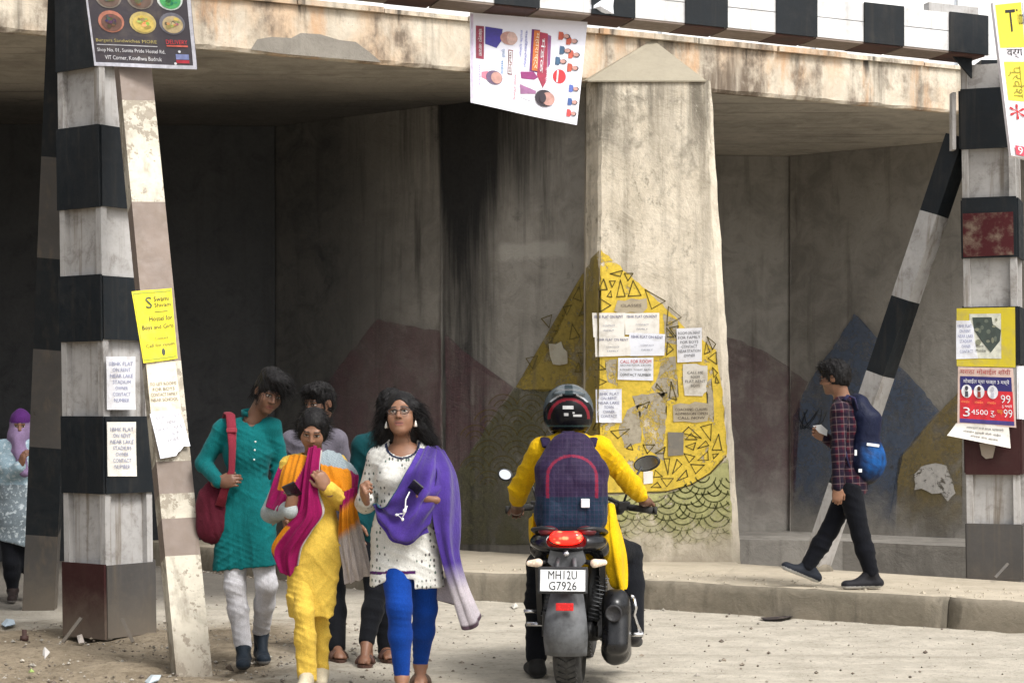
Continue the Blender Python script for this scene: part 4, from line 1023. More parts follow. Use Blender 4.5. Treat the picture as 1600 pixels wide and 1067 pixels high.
# ---- B: man in grey shirt behind
def person_grey():
    d0 = 11.95; T = world_empty('person', ground_at(at(495, 0, d0)))
    tag(T, 'man in a grey shirt and dark trousers behind the woman in yellow', 'person', 'pedestrians walking out of the underpass')
    J = joints(d0, neck=(494, 674, .02), chest=(490, 712), pelvis=(492, 815, .02), sl=(454, 688), sr=(528, 687), el=(440, 745, .03), wl=(447, 805, -.05), er=(543, 745, .04), wr=(540, 808, -.05),
               hl=(476, 832), hr=(509, 832), kl=(480, 915, .1), al=(488, 985, .45), kr=(521, 920, -.2), ar=(525, 1010, -.45))
    C = at(499, 629, d0 - .02); Rm = hrot(-38, 12, 0)
    ft = Field(0.006); tt, uu, sd_ = bare_foot(ft, J['ar'], (0.30, -1, 0), Vector((J['ar'].x, J['ar'].y, 0.022)), side=-1); tt2, uu2, sd2 = bare_foot(ft, J['al'], (0.0, -1, 0), Vector((J['al'].x, J['al'].y, 0.022)), side=1)
    hands = [hand_field(J['wl'], (0, -.1, -1), (1, 0, 0), (0.3, .3, .3), 1), hand_field(J['wr'], (0, -.1, -1), (-1, 0, 0), (0.3, .3, .3), -1)]
    make_body(T, J, C, Rm, SK1, hands=hands, feet=ft)
    hair_mesh(T, hair_cap(C, Rm, inf=0.012, rough=0.007, extra=lambda f, L: f.ell(L(0, -0.04, 0.09), (0.07, 0.07, 0.04), Rm, 0.03), face=(0.072, 0.074, 0.088), face_c=(0, -0.112, -0.042)), C, Rm, n=900, rad=.0015, ln=.045, comb=(.2, -.5, -.4), out=.5, seed=2, droop=.3, keep=lambda L: L[:, 2] > -.04)
    f = Field(0.009); sd, up, fr = frame(J); torso(f, J, 0.010, .95); [arm(f, J, s_, 0.012, 0.95) for s_ in 'lr']; f.cap(J['pelvis'], J['pelvis'] - Vector((0, 0, .06)), .165, .17, k=.05, flat=((0, 1, 0), .72)); f.plane(at(490, 862, d0), (0, 0, -1))
    f.cap(npv(J['neck']) - fr * 0.02 + up * 0.02, npv(J['neck']) + up * 0.10, 0.056, 0.06, k=0.006, mode='s'); f.disp(lambda P: 0.007 * crease(P, (.4, .1, 1), 40, 3))
    k = quad_mesh('shirt', *f.solve(), cloth('grey_violet_shirt', (0.17, 0.155, 0.19), wrinkle=0.5), T)
    mb = MB()
    for s_ in (-1, 1):
        n = Vector(J['neck']); a = n + Vector(sd * s_ * 0.02 - fr * 0.075 - up * 0.02); b = n + Vector(sd * s_ * 0.075 - fr * 0.02 + up * 0.055); c = n + Vector(sd * s_ * 0.09 - fr * 0.075 - up * 0.035); e = n + Vector(sd * s_ * .062 + fr * .05 + up * .055)
        mb.prism([a, b, c], Vector(-fr) * 0.006); mb.prism([b, e, e + Vector(sd * s_ * .03 - up * .03), c], Vector(sd) * s_ * .004)
    mb.build('collar', cloth('grey_violet_shirt'), k)
    f = Field(0.009); [leg(f, J, s_, 0.014, lo=0.010) for s_ in 'lr']; f.ell(J['pelvis'], (.15, .11, .12)); f.disp(lambda P: 0.006 * crease(P, (.3, .1, 1), 50, 5)); quad_mesh('trousers', *f.solve(), cloth('black_trousers', (0.007, 0.008, 0.011), wrinkle=0.4), T)
    for (g, t_, u_, s2) in ((Vector((J['ar'].x, J['ar'].y, 0)), tt, uu, sd_), (Vector((J['al'].x, J['al'].y, 0)), tt2, uu2, sd2)): sandal(T, g, t_, s2, (0.075, 0.035, 0.022))

def sandal(T, g, t_, s2, col, wide=True):
    g = Vector(g); t_ = Vector(t_); s2 = Vector(s2); mb = MB(); out = []
    for i in range(20):
        a = 2 * math.pi * i / 20; c, s_ = math.cos(a), math.sin(a); out.append(g + t_ * (0.052 + 0.125 * c) + s2 * (0.044 + 0.008 * c) * s_)
    mb.prism([p + Vector((0, 0, .003)) for p in out], (0, 0, 0.02)); sl = mb.build('sandal', plain('sandal_leather_%02d' % int(col[0] * 1000), col, .6), T)
    mb = MB()
    for o in ((0.085, 0.052) if wide else (0.09,)):
        pts = [g + t_ * o + s2 * 0.044 * math.cos(a) * 1.05 + Vector((0, 0, 0.02 + 0.045 * math.sin(a))) for a in [math.pi * i / 8 for i in range(9)]]
        mb.tube(pts, 0.015, 8, flat=0.3)
    mb.build('strap', plain('sandal_leather_%02d' % int(col[0] * 1000), col, .6), T); return sl

# ---- C: woman in yellow
def person_yellow():
    d0 = 10.4; T = world_empty('person', ground_at(at(489, 0, d0)))
    tag(T, 'woman in a yellow kurta looking down at her phone, magenta and orange dupatta', 'person', 'pedestrians walking out of the underpass')
    J = joints(d0, neck=(490, 716, .04), chest=(490, 756), pelvis=(490, 856), sl=(455, 728, .02), sr=(527, 728, .02), el=(426, 800, .03), wl=(452, 797, -.19), er=(541, 787, .0), wr=(511, 762, -.20),
               hl=(473, 866), hr=(506, 866), kl=(475, 955, -.12), al=(480, 1054, -.08), kr=(500, 955, .06), ar=(501, 1050, .10))
    C = at(489, 671, d0 - .03); Rm = hrot(0, 26, 5)
    hands = [hand_field(J['wl'], (0.25, -0.35, 0.85), (-0.35, 0.3, 0.4), (0.7, 0.7, 0.5), -1, 0.95, thumb_in=.3), hand_field(J['wr'], (-0.45, -0.25, 0.8), (-0.4, .8, 0), (0.8, 0.9, 0.6), 1, 0.95)]
    make_body(T, J, C, Rm, SK2, sc=0.94, hands=hands, w=0.88, neckr=0.046, lips=(0.26, 0.07, 0.07), jaw=0.92)
    def ex(f, L):
        f.ell(L(0, 0.03, 0.0), (0.078, 0.075, 0.10), Rm, 0.03); f.ell(L(0, 0.085, -0.03), (0.045, 0.04, 0.06), Rm, 0.03)
        for s_ in (-1, 1): f.ell(L(s_ * 0.064, -0.01, -0.0), (0.02, 0.045, 0.06), Rm, 0.02)
    hf = hair_cap(C, Rm, 0.94, inf=0.006, face=(0.062, 0.085, 0.104), face_c=(0, -0.105, -0.038), nape=-0.10, extra=ex, rough=0.003); hair_mesh(T, hf, C, Rm, n=1000, ln=.05, comb=lambda q: (math.copysign(.9, q[0] + .012), .5, -.5), out=.12, jit=.16, rad=.0013, seed=3, keep=lambda L: (L[:, 2] > -.06))
    f = Field(0.0058); sd, up, fr = frame(J); torso(f, J, 0.008, 0.86, bust=0.008); arm(f, J, 'r', 0.015, 0.92); arm(f, J, 'l', 0.012, 0.35)
    f.cap(at(489, 840, d0), at(484, 955, d0 - .02), 0.145, 0.112, k=0.06, flat=((0, 1, 0), 0.78)); f.cap(at(516, 860, d0), at(512, 965, d0 - .05), 0.055, 0.028, k=0.05)
    f.cap(at(466, 870, d0 - .05), at(468, 965, d0 - .07), 0.055, 0.045, k=0.05)
    f.plane(at(485, 962, d0), (0.0, 0, -1), .004); f.cap(at(493, 985, d0 - .14), at(491, 925, d0 - .14), 0.035, 0.004, k=.01, mode='s')
    f.cap(npv(J['neck']) - fr * 0.03 + up * 0.01, npv(J['neck']) + up * 0.1, 0.06, 0.06, k=0.006, mode='s')
    def fold(P):
        low = np.clip((1.0 - P[:, 2]) / 0.5, 0, 1)
        return 0.011 * low * crease(P, (1, .2, .35), 30, 1) + 0.006 * crease(P, (.5, .1, 1), 30, 3, 4.0) + 0.006 * crease(P, (-.7, .1, .8), 38, 5, 4.0) + fine(P, .003)
    f.disp(fold); YC = cloth('yellow_cotton', (0.80, 0.54, 0.085), wrinkle=0.6, var=.08); k = quad_mesh('kurta', *f.solve(), YC, T)
    f = Field(0.007); b, w_ = npv(J['el']), npv(J['wl']); f.cap(b, w_, 0.054, 0.044, k=.02); f.cap(npv(J['sl']), b, .055, .058, k=.03); f.disp(lambda P: 0.006 * wob(P, (30, 30, 30), 4)); quad_mesh('net_sleeve', *f.solve(), cloth('pale_grey_net', (0.42, 0.46, 0.46)), k)
    f = Field(0.0058); leg(f, J, 'l', 0.0, hi=.004, lo=0.026, w=.82); leg(f, J, 'r', 0.0, hi=.0, lo=0.014, w=.82); f.disp(lambda P: 0.007 * crease(P, (.4, .1, .9), 48, 5) + .007 * crease(P, (1, .2, .15), 34, 7) + fine(P, .003)); quad_mesh('trousers', *f.solve(), cloth('yellow_cotton'), T)
    for (a, o) in (('al', -.01), ('ar', .0)): make_shoe(T, 'shoe', J[a] - Vector((0, 0, .0)), (-0.05 if a == 'al' else .1, -1, 0), 0.0, (0.62, 0.55, 0.40), (0.35, 0.28, 0.2), ln=.235, w=.036, off=(0, o))
    P = lambda x, y, o: at(x, y, d0 + o)
    # dupatta in four draped runs
    D = cloth('dupatta_cloth', trans=0.15, wrinkle=0.35, rough=.8); cm = lambda *s: (lambda u, v: np.array([s[0]] * len(u), dtype=np.float32) if len(s) == 1 else None)
    MG, OR, GR, WH = np.array((0.34, 0.008, 0.105)), np.array((0.80, 0.29, 0.015)), np.array((0.36, 0.43, 0.46)), np.array((0.62, 0.55, 0.52))
    def ramp(*st):
        def fn(u, v, key=None):
            x = v if key is None else key(u, v); c = np.zeros((len(u), 3))
            pos = [p for p, _ in st]
            for ch in range(3): c[:, ch] = np.interp(x, pos, [q[ch] for _, q in st])
            return c
        return fn
    fo = lambda n, a, ph=0.: (lambda u, v: a * np.sin(u * n * 6.283 + ph + 1.6 * np.sin(v * 4)) * (0.5 + 0.5 * v) + a * .5 * np.sin(u * n * 13.1 + 3 * v))
    dp = drape('dupatta', [[P(440, 722, .04), P(453, 712, -.02), P(470, 710, -.075), P(484, 716, -.11)], [P(432, 742, -.02), P(446, 738, -.10), P(464, 738, -.145), P(482, 742, -.155)], [P(424, 765, -.04), P(440, 770, -.125), P(458, 768, -.165), P(476, 772, -.172)],
                    [P(413, 790, -.02), P(428, 797, -.13), P(446, 800, -.17), P(470, 800, -.18)]], D, T, 44, 40, .004, fo(3, .007), lambda u, v: np.where(((u - .62) * 1.1 + (v - .15) * .5 < 0.24)[:, None] & ((v < .62) & (u > .18))[:, None], OR, MG))
    drape('dupatta', [[P(483, 700, -.115), P(492, 696, -.125), P(503, 703, -.10)], [P(478, 730, -.165), P(489, 728, -.19), P(500, 730, -.16)], [P(474, 765, -.185), P(486, 768, -.215), P(499, 765, -.17)], [P(468, 800, -.19), P(484, 808, -.225), P(508, 800, -.175)], [P(440, 830, -.17), P(466, 838, -.21), P(490, 825, -.185)], [P(424, 858, -.13), P(450, 866, -.17), P(474, 850, -.165)], [P(436, 890, -.12), P(452, 900, -.14), P(466, 880, -.14)]],
          D, dp, 30, 70, .004, fo(2.5, .009), lambda u, v: np.where((u > .88)[:, None] & (v > .0)[:, None], WH, np.where(((u < .14) & (v > .62) & (v < .86))[:, None], OR, MG)))
    drape('dupatta', [[P(497, 712, -.10), P(510, 703, -.05), P(530, 708, .0), P(545, 722, .06)], [P(500, 722, -.125), P(516, 722, -.10), P(538, 722, -.05), P(552, 730, .03)], [P(502, 740, -.14), P(522, 740, -.12), P(546, 742, -.07), P(560, 745, .03)], [P(506, 752, -.14), P(528, 762, -.12), P(548, 775, -.08), P(558, 778, .03)]],
          D, dp, 44, 36, .004, fo(3, .005), lambda u, v: np.where((v < .50 + .25 * (u - .5))[:, None], GR * (1 + .25 * np.sin(u * 90) * np.sin(v * 60))[:, None], np.where((u > .72)[:, None], MG, OR)))
    drape('dupatta', [[P(534, 770, -.10), P(545, 765, -.11), P(558, 760, -.02)], [P(532, 800, -.10), P(542, 800, -.12), P(556, 795, -.03)], [P(530, 840, -.06), P(546, 840, -.07), P(567, 835, .0)], [P(535, 880, -.03), P(552, 885, -.05), P(578, 880, .03)], [P(538, 912, .0), P(556, 908, -.02), P(583, 896, .05)]],
          D, dp, 40, 60, .004, fo(4, .010), lambda u, v: ramp((0, MG), (.16, MG), (.24, OR), (.42, OR), (.5, WH), (1, WH))(u, v + 0.12 * (u - .3)))
    Ph = world_empty('phone', at(455, 778, d0 - .27)); tag(Ph, 'black phone held low by the woman in yellow', 'phone')
    mb = MB(); Mx = (Matrix.Rotation(R(-24), 4, 'Y') @ Matrix.Rotation(R(58), 4, 'X')).to_3x3(); mb.box(at(456, 766, d0 - .265), (.036, .0045, .070), Mx, bev=.004); mb.build('phone_body', M_phone, Ph)

# ---- E: woman with purple dupatta
def person_purple():
    d0 = 10.2; T = world_empty('person', ground_at(at(635, 0, d0)))
    tag(T, 'woman in glasses wearing a white printed kurta, blue leggings and a long purple dupatta', 'person', 'pedestrians walking out of the underpass')
    J = joints(d0, neck=(630, 694, .03), chest=(632, 735), pelvis=(636, 838), sl=(592, 716, .02), sr=(672, 716, .02), el=(571, 786, .06), wl=(571, 778, -.18), er=(698, 784, .05), wr=(672, 780, -.17),
               hl=(617, 858), hr=(656, 858), kl=(624, 948, -.14), al=(628, 1058, -.10), kr=(664, 950, .10), ar=(657, 1037, .26))
    C = at(627, 647, d0 - .02); Rm = hrot(-6, -9, -3)
    hands = [hand_field(J['wl'], (-0.05, -0.75, 0.55), (0.6, 0.1, 0.3), (1.1, 1.2, 0.8), 1, 0.98, thumb_in=.6), hand_field(J['wr'], (-0.92, -0.30, 0.12), (0.1, 0.3, 0.9), (0.75, 0.7, 0.5), 1, 0.98, thumb_in=.2)]
    ft = Field(0.006); g1 = Vector((J['al'].x, J['al'].y + .01, .022)); g2 = Vector((J['ar'].x, J['ar'].y, .022))
    t1 = bare_foot(ft, J['al'], (0.02, -1, 0), g1, side=-1); t2 = bare_foot(ft, J['ar'], (0.06, -1, 0), g2, side=1)
    make_body(T, J, C, Rm, SK2, hands=hands, feet=ft, w=0.95, neckr=0.050, lips=(0.26, 0.075, 0.07), jaw=1.12)
    sandal(T, g1 - Vector((0, 0, .022)), t1[0], t1[2], (0.10, 0.06, 0.04)); sandal(T, g2 - Vector((0, 0, .022)), t2[0], t2[2], (0.10, 0.06, 0.04))
    def ex(f, L):
        f.ell(L(0, 0.045, 0.0), (0.096, 0.085, 0.12), Rm, 0.03)
        for s_ in (-1, 1):
            f.cap(L(s_ * 0.070, 0.0, 0.04), L(s_ * 0.104, 0.03, -0.08), 0.030, 0.036, k=0.02); f.cap(L(s_ * 0.104, 0.03, -0.08), L(s_ * (0.108 if s_ < 0 else 0.142), 0.045, -0.135), 0.036, 0.030, k=0.02)
        f.ell(L(0, 0.07, -0.08), (0.115, 0.05, 0.10), Rm, 0.03)
    hf = hair_cap(C, Rm, inf=0.006, face=(0.066, 0.085, 0.104), face_c=(0.004, -0.106, -0.030), nape=-0.165, extra=ex, rough=0.003, seed=5); hair_mesh(T, hf, C, Rm, n=1900, ln=.095, comb=lambda q: (math.copysign(.25 + .5 * (abs(q[0]) > .05), q[0]), .25, -1), out=.22, jit=.22, rad=.0016, seed=4, wave=.011, keep=lambda L: ~((L[:, 1] < -.03) & (np.abs(L[:, 0]) < .062) & (L[:, 2] < .09)) & ~((L[:, 2] < -.07) & (L[:, 1] < .05) & (np.abs(L[:, 0]) < .075)), segs=8)
    f = Field(0.0058); sd, up, fr = frame(J); torso(f, J, 0.010, 1.0, belly=.02, bust=0.018); arm(f, J, 'l', 0.014, 0.8, w=1.08); arm(f, J, 'r', 0.014, 0.8, w=1.08)
    f.cap(at(634, 835, d0), at(633, 925, d0 + .02), 0.178, 0.190, k=0.06, flat=((0, 1, 0), 0.78)); f.cap(at(668, 880, d0 - .02), at(673, 930, d0 + .02), .06, .075, k=.06); f.cap(at(603, 880, d0 - .04), at(604, 930, d0 - .06), .06, .07, k=.06)
    f.custom(lambda P: (np.where(P[:, 0] < at(649, 0, d0).x, HC - (902 + 12 * np.clip((615 - (P[:, 0] / d0 * F + CX)) / 30, 0, 1) - HY) / F * d0, HC - (917 - HY) / F * d0) - P[:, 2]))
    f.cap(at(649, 930, d0 - .17), at(645, 862, d0 - .18), 0.028, 0.004, k=.008, mode='s')
    f.ell(npv(J['neck']) - fr * 0.075 + up * 0.0, (0.082, 0.10, 0.078), None, 0.006, 's'); f.cap(npv(J['neck']) + up * 0.02, npv(J['neck']) + up * 0.1, .064, .064, k=.006, mode='s')
    def fold(P): return 0.009 * np.clip((0.95 - P[:, 2]) / 0.4, 0, 1) * crease(P, (1, .2, .1), 30, 2) + 0.005 * crease(P, (.4, .1, 1), 42, 3) + fine(P)
    f.disp(fold); v, q = f.solve(); nkp = npv(J['neck'])
    def kcol(P):
        c = np.tile(np.array((0.74, 0.73, 0.68), dtype=np.float32), (len(P), 1)); x = P[:, 0] / P[:, 1] * F + CX; y = HY - (P[:, 2] - HC) / P[:, 1] * F
        hemy = np.where(x < 649, 902, 917); m = (P[:, 1] < d0 + .02) & (hemy - y < 10) & (hemy - y > 5) & (x < 649); c[m] = (0.07, 0.012, 0.10)
        r = np.sqrt(((P[:, 0] - nkp[0]) / 0.092) ** 2 + ((P[:, 2] - nkp[2] - .005) / 0.080) ** 2); c[(r < 1.03) & (r > 0.88) & (P[:, 1] < d0 - .02)] = (0.012, 0.018, 0.05); return c
    def motif(t, cc, c):
        vz = t.t.nodes.new('ShaderNodeTexVoronoi'); vz.inputs['Randomness'].default_value = 0.45; t.put(vz.inputs['Vector'], t.map(c, (1, .25, .62))); vz.inputs['Scale'].default_value = 46
        m = t.rng(vz.outputs[0], 0.31, 0.20, 0, .9); hue = t.mix(t.rng(t.noise(c, 30, 2), .45, .55), (0.05, 0.10, 0.075), (0.06, 0.045, 0.05)); return t.mix(m, cc, hue)
    k = quad_mesh('kurta', v, q, cloth('white_printed_cotton', pattern=motif, wrinkle=0.4), T, kcol)
    f = Field(0.0075); [leg(f, J, s_, 0.002, w=1.12) for s_ in 'lr']; f.ell(J['pelvis'], (.15, .11, .12)); f.plane(at(628, 1052, d0), (0, 0, -1)); f.disp(lambda P: 0.003 * crease(P, (.2, .1, 1), 90, 5) * np.clip((.8 - P[:, 2]) * 3, .3, 1)); quad_mesh('leggings', *f.solve(), cloth('royal_blue_jersey', (0.004, 0.050, 0.30), wrinkle=0.3), T)
    P = lambda x, y, o: at(x, y, d0 + o); PC = cloth('purple_chiffon', trans=0.22, wrinkle=0.5, rough=.75, sheen=.3)
    PU, WH, TE = np.array((0.088, 0.042, 0.33)), np.array((0.66, 0.60, 0.64)), np.array((0.01, 0.09, 0.13))
    # across the chest
    dp = drape('dupatta', [[P(655, 702, -.085), P(667, 698, -.07), P(682, 699, -.02), P(692, 706, .05)], [P(636, 735, -.205), P(656, 730, -.20), P(678, 728, -.155), P(698, 728, -.03)], [P(616, 770, -.215), P(645, 772, -.225), P(672, 765, -.205), P(700, 755, -.075)], [P(600, 792, -.19), P(630, 805, -.23), P(658, 795, -.215), P(684, 785, -.16)], [P(585, 786, -.12), P(606, 820, -.215), P(634, 840, -.235), P(672, 815, -.185)], [P(582, 792, -.10), P(602, 832, -.19), P(632, 852, -.21), P(668, 830, -.17)]],
               PC, T, 56, 60, .004, lambda u, v: 0.010 * np.sin(v * 30 + 3 * u + np.sin(u * 6)) * (0.2 + .8 * v) + 0.007 * np.sin(u * 22 + 4 * v), lambda u, v: np.where((u < .035)[:, None], TE, PU * (1 + .25 * np.sin(u * 9 + v * 5))[:, None]))
    # over the arm and down to the pale end
    drape('dupatta', [[P(664, 700, -.06), P(680, 696, -.03), P(692, 702, .03), P(696, 712, .08)], [P(682, 738, -.15), P(700, 732, -.09), P(711, 740, .03), P(712, 745, .09)], [P(674, 778, -.17), P(702, 782, -.14), P(718, 785, .0), P(718, 788, .08)], [P(677, 815, -.155), P(700, 825, -.14), P(718, 830, -.03), P(718, 835, .06)], [P(690, 872, -.11), P(703, 870, -.13), P(716, 868, -.04), P(716, 872, .05)], [P(704, 925, -.08), P(716, 922, -.12), P(729, 918, -.05), P(728, 915, .03)], [P(718, 980, -.06), P(735, 984, -.10), P(751, 970, -.06), P(745, 955, .0)]],
          PC, dp, 44, 90, .004, lambda u, v: 0.011 * np.sin(u * 19 + 2 * np.sin(v * 4)) * (0.35 + .65 * v), lambda u, v: np.where((v > .975)[:, None], np.array((0.10, .06, .08)), PU * (1 - np.clip((v - .70) / .13, 0, 1))[:, None] + WH * np.clip((v - .70) / .13, 0, 1)[:, None]))
    drape('dupatta', [[P(676, 905, .06), P(690, 902, .05), P(702, 905, .03)], [P(680, 930, .07), P(693, 930, .06), P(706, 930, .04)], [P(684, 938, .07), P(696, 941, .06), P(710, 945, .04)]], PC, dp, 20, 16, .004, None, lambda u, v: np.where((v > .9)[:, None], np.array((0.1, .06, .08)), WH))
    # glasses, earrings, necklace
    L = lambda x, y, z: Vector(npv(C) + Rm @ V3(x, y, z)); mb = MB()
    for s_ in (-1, 1):
        mb.tube([L(s_ * 0.032 + 0.025 * math.cos(a), -0.099 + .004 * abs(math.cos(a)), 0.001 + 0.017 * math.sin(a)) for a in [2 * math.pi * i / 20 for i in range(21)]], 0.0022, 6, caps=False)
        mb.tube([L(s_ * 0.056, -0.095, 0.006), L(s_ * 0.074, -0.05, 0.005), L(s_ * 0.079, 0.005, 0.004)], 0.002, 6)
    mb.tube([L(-0.008, -0.101, 0.004), L(0.008, -0.101, 0.004)], 0.002, 6); gl = mb.build('glasses', plain('frame_dark', (.03, .02, .02), .3), T)
    for s_ in (-1, 1):
        mb = MB(); q = L(s_ * 0.078, -0.02, -0.055); mb.lathe([(0.001, 0.018), (0.006, 0.008), (0.012, -0.014), (0.010, -0.02), (0, -0.02)], Matrix.Translation(q) @ Matrix.Rotation(R(-90), 4, 'Y'), 12); mb.build('earring', plain('silver', (.75, .72, .65), .3, .8), T)
    mb = MB(); n_ = Vector(J['neck']); mb.tube([n_ + Vector((0.062 * math.cos(a), -0.062 * math.sin(a) + .0, 0.03 - 0.055 * max(0, math.sin(a)))) for a in [math.pi * i / 16 for i in range(17)]], 0.0025, 6); mb.build('necklace', plain('gold', (.7, .45, .12), .3, .9), T)
    for (a, z) in ((J['ar'], .05), (J['al'], .03)):
        mb = MB(); mb.tube([Vector((a.x + 0.038 * math.cos(q), a.y + 0.042 * math.sin(q), a.z - .005 + .01 * math.sin(q))) for q in [2 * math.pi * i / 18 for i in range(19)]], 0.004, 6); mb.build('anklet', plain('silver', (.75, .72, .65), .3, .8), T)
    Ph = world_empty('phone', at(650, 770, d0 - .27)); tag(Ph, 'dark phone with white earphone cable in the hand of the woman in purple', 'phone')
    mb = MB(); Mx = (Matrix.Rotation(R(40), 4, 'Y') @ Matrix.Rotation(R(62), 4, 'X')).to_3x3(); mb.box(at(649, 762, d0 - .262), (.034, .0045, .068), Mx, bev=.004); mb.build('phone_body', M_phone, Ph)
    mb = MB(); mb.tube([at(640, 768, d0 - .29), at(634, 780, d0 - .30), at(633, 795, d0 - .30), at(630, 802, d0 - .30), at(620, 803, d0 - .30), at(628, 810, d0 - .30), at(633, 800, d0 - .305), at(636, 790, d0 - .3)], 0.0035, 6); mb.ell(at(620, 804, d0 - .30), (.010, .007, .007), n=8); mb.ell(at(629, 811, d0 - .30), (.008, .007, .009), n=8); mb.ell(at(632, 798, d0 - .305), (.010, .008, .013), n=8)
    mb.build('earphone_cable', plain('white_plastic', (.8, .8, .8), .4), Ph)

# ---- F: person almost hidden behind her
def person_hidden():
    d0 = 11.55; T = world_empty('person', ground_at(at(592, 0, d0)))
    tag(T, 'person in dark teal top and black trousers mostly hidden behind the purple dupatta woman', 'person', 'pedestrians walking out of the underpass')
    J = joints(d0, neck=(604, 680, .02), chest=(602, 720), pelvis=(592, 825, .02), sl=(566, 696), sr=(644, 694), el=(556, 760, .03), wl=(566, 815, -.05), er=(652, 760, .03), wr=(645, 815, -.05), hl=(576, 842), hr=(607, 842), kl=(588, 925, -.1), al=(573, 1000, -.28), kr=(601, 930, .05), ar=(603, 1017, -.05))
    C = at(611, 640, d0); Rm = hrot(5, 5, 0); ft = Field(.006)
    gl, gr = Vector((J['al'].x, J['al'].y, .022)), Vector((J['ar'].x, J['ar'].y, .022)); t1 = bare_foot(ft, J['al'], (-.05, -1, 0), gl, side=-1); t2 = bare_foot(ft, J['ar'], (.25, -1, 0), gr, side=1)
    make_body(T, J, C, Rm, SK1, hands=[hand_field(J['wl'], (0, -.1, -1), (1, 0, 0), (.3, .3, .3), 1), hand_field(J['wr'], (0, -.1, -1), (-1, 0, 0), (.3, .3, .3), -1)], feet=ft, w=.92)
    hair_mesh(T, hair_cap(C, Rm, inf=.014, rough=.006), C, Rm, n=400, ln=.04, comb=(.1, -.3, -.6), out=.4, seed=6)
    f = Field(.009); sd, up, fr = frame(J); torso(f, J, .015, .92); [arm(f, J, s_, .017, .95) for s_ in 'lr']; f.cap(J['pelvis'], J['pelvis'] - Vector((0, 0, .03)), .16, .165, k=.05, flat=((0, 1, 0), .72)); f.plane(at(592, 850, d0), (0, 0, -1)); f.cap(npv(J['neck']) + up * .02, npv(J['neck']) + up * .1, .058, .06, k=.006, mode='s'); f.disp(lambda P: .007 * crease(P, (.4, .1, 1), 40, 3))
    quad_mesh('top', *f.solve(), cloth('dark_teal_cotton', (.005, .065, .075)), T)
    f = Field(.009); [leg(f, J, s_, .008, lo=.006) for s_ in 'lr']; f.ell(J['pelvis'], (.15, .11, .12)); f.disp(lambda P: .005 * crease(P, (.3, .1, 1), 50, 5)); quad_mesh('trousers', *f.solve(), cloth('black_trousers'), T)
    sandal(T, gl - Vector((0, 0, .022)), t1[0], t1[2], (.07, .03, .02)); sandal(T, gr - Vector((0, 0, .022)), t2[0], t2[2], (.07, .03, .02))

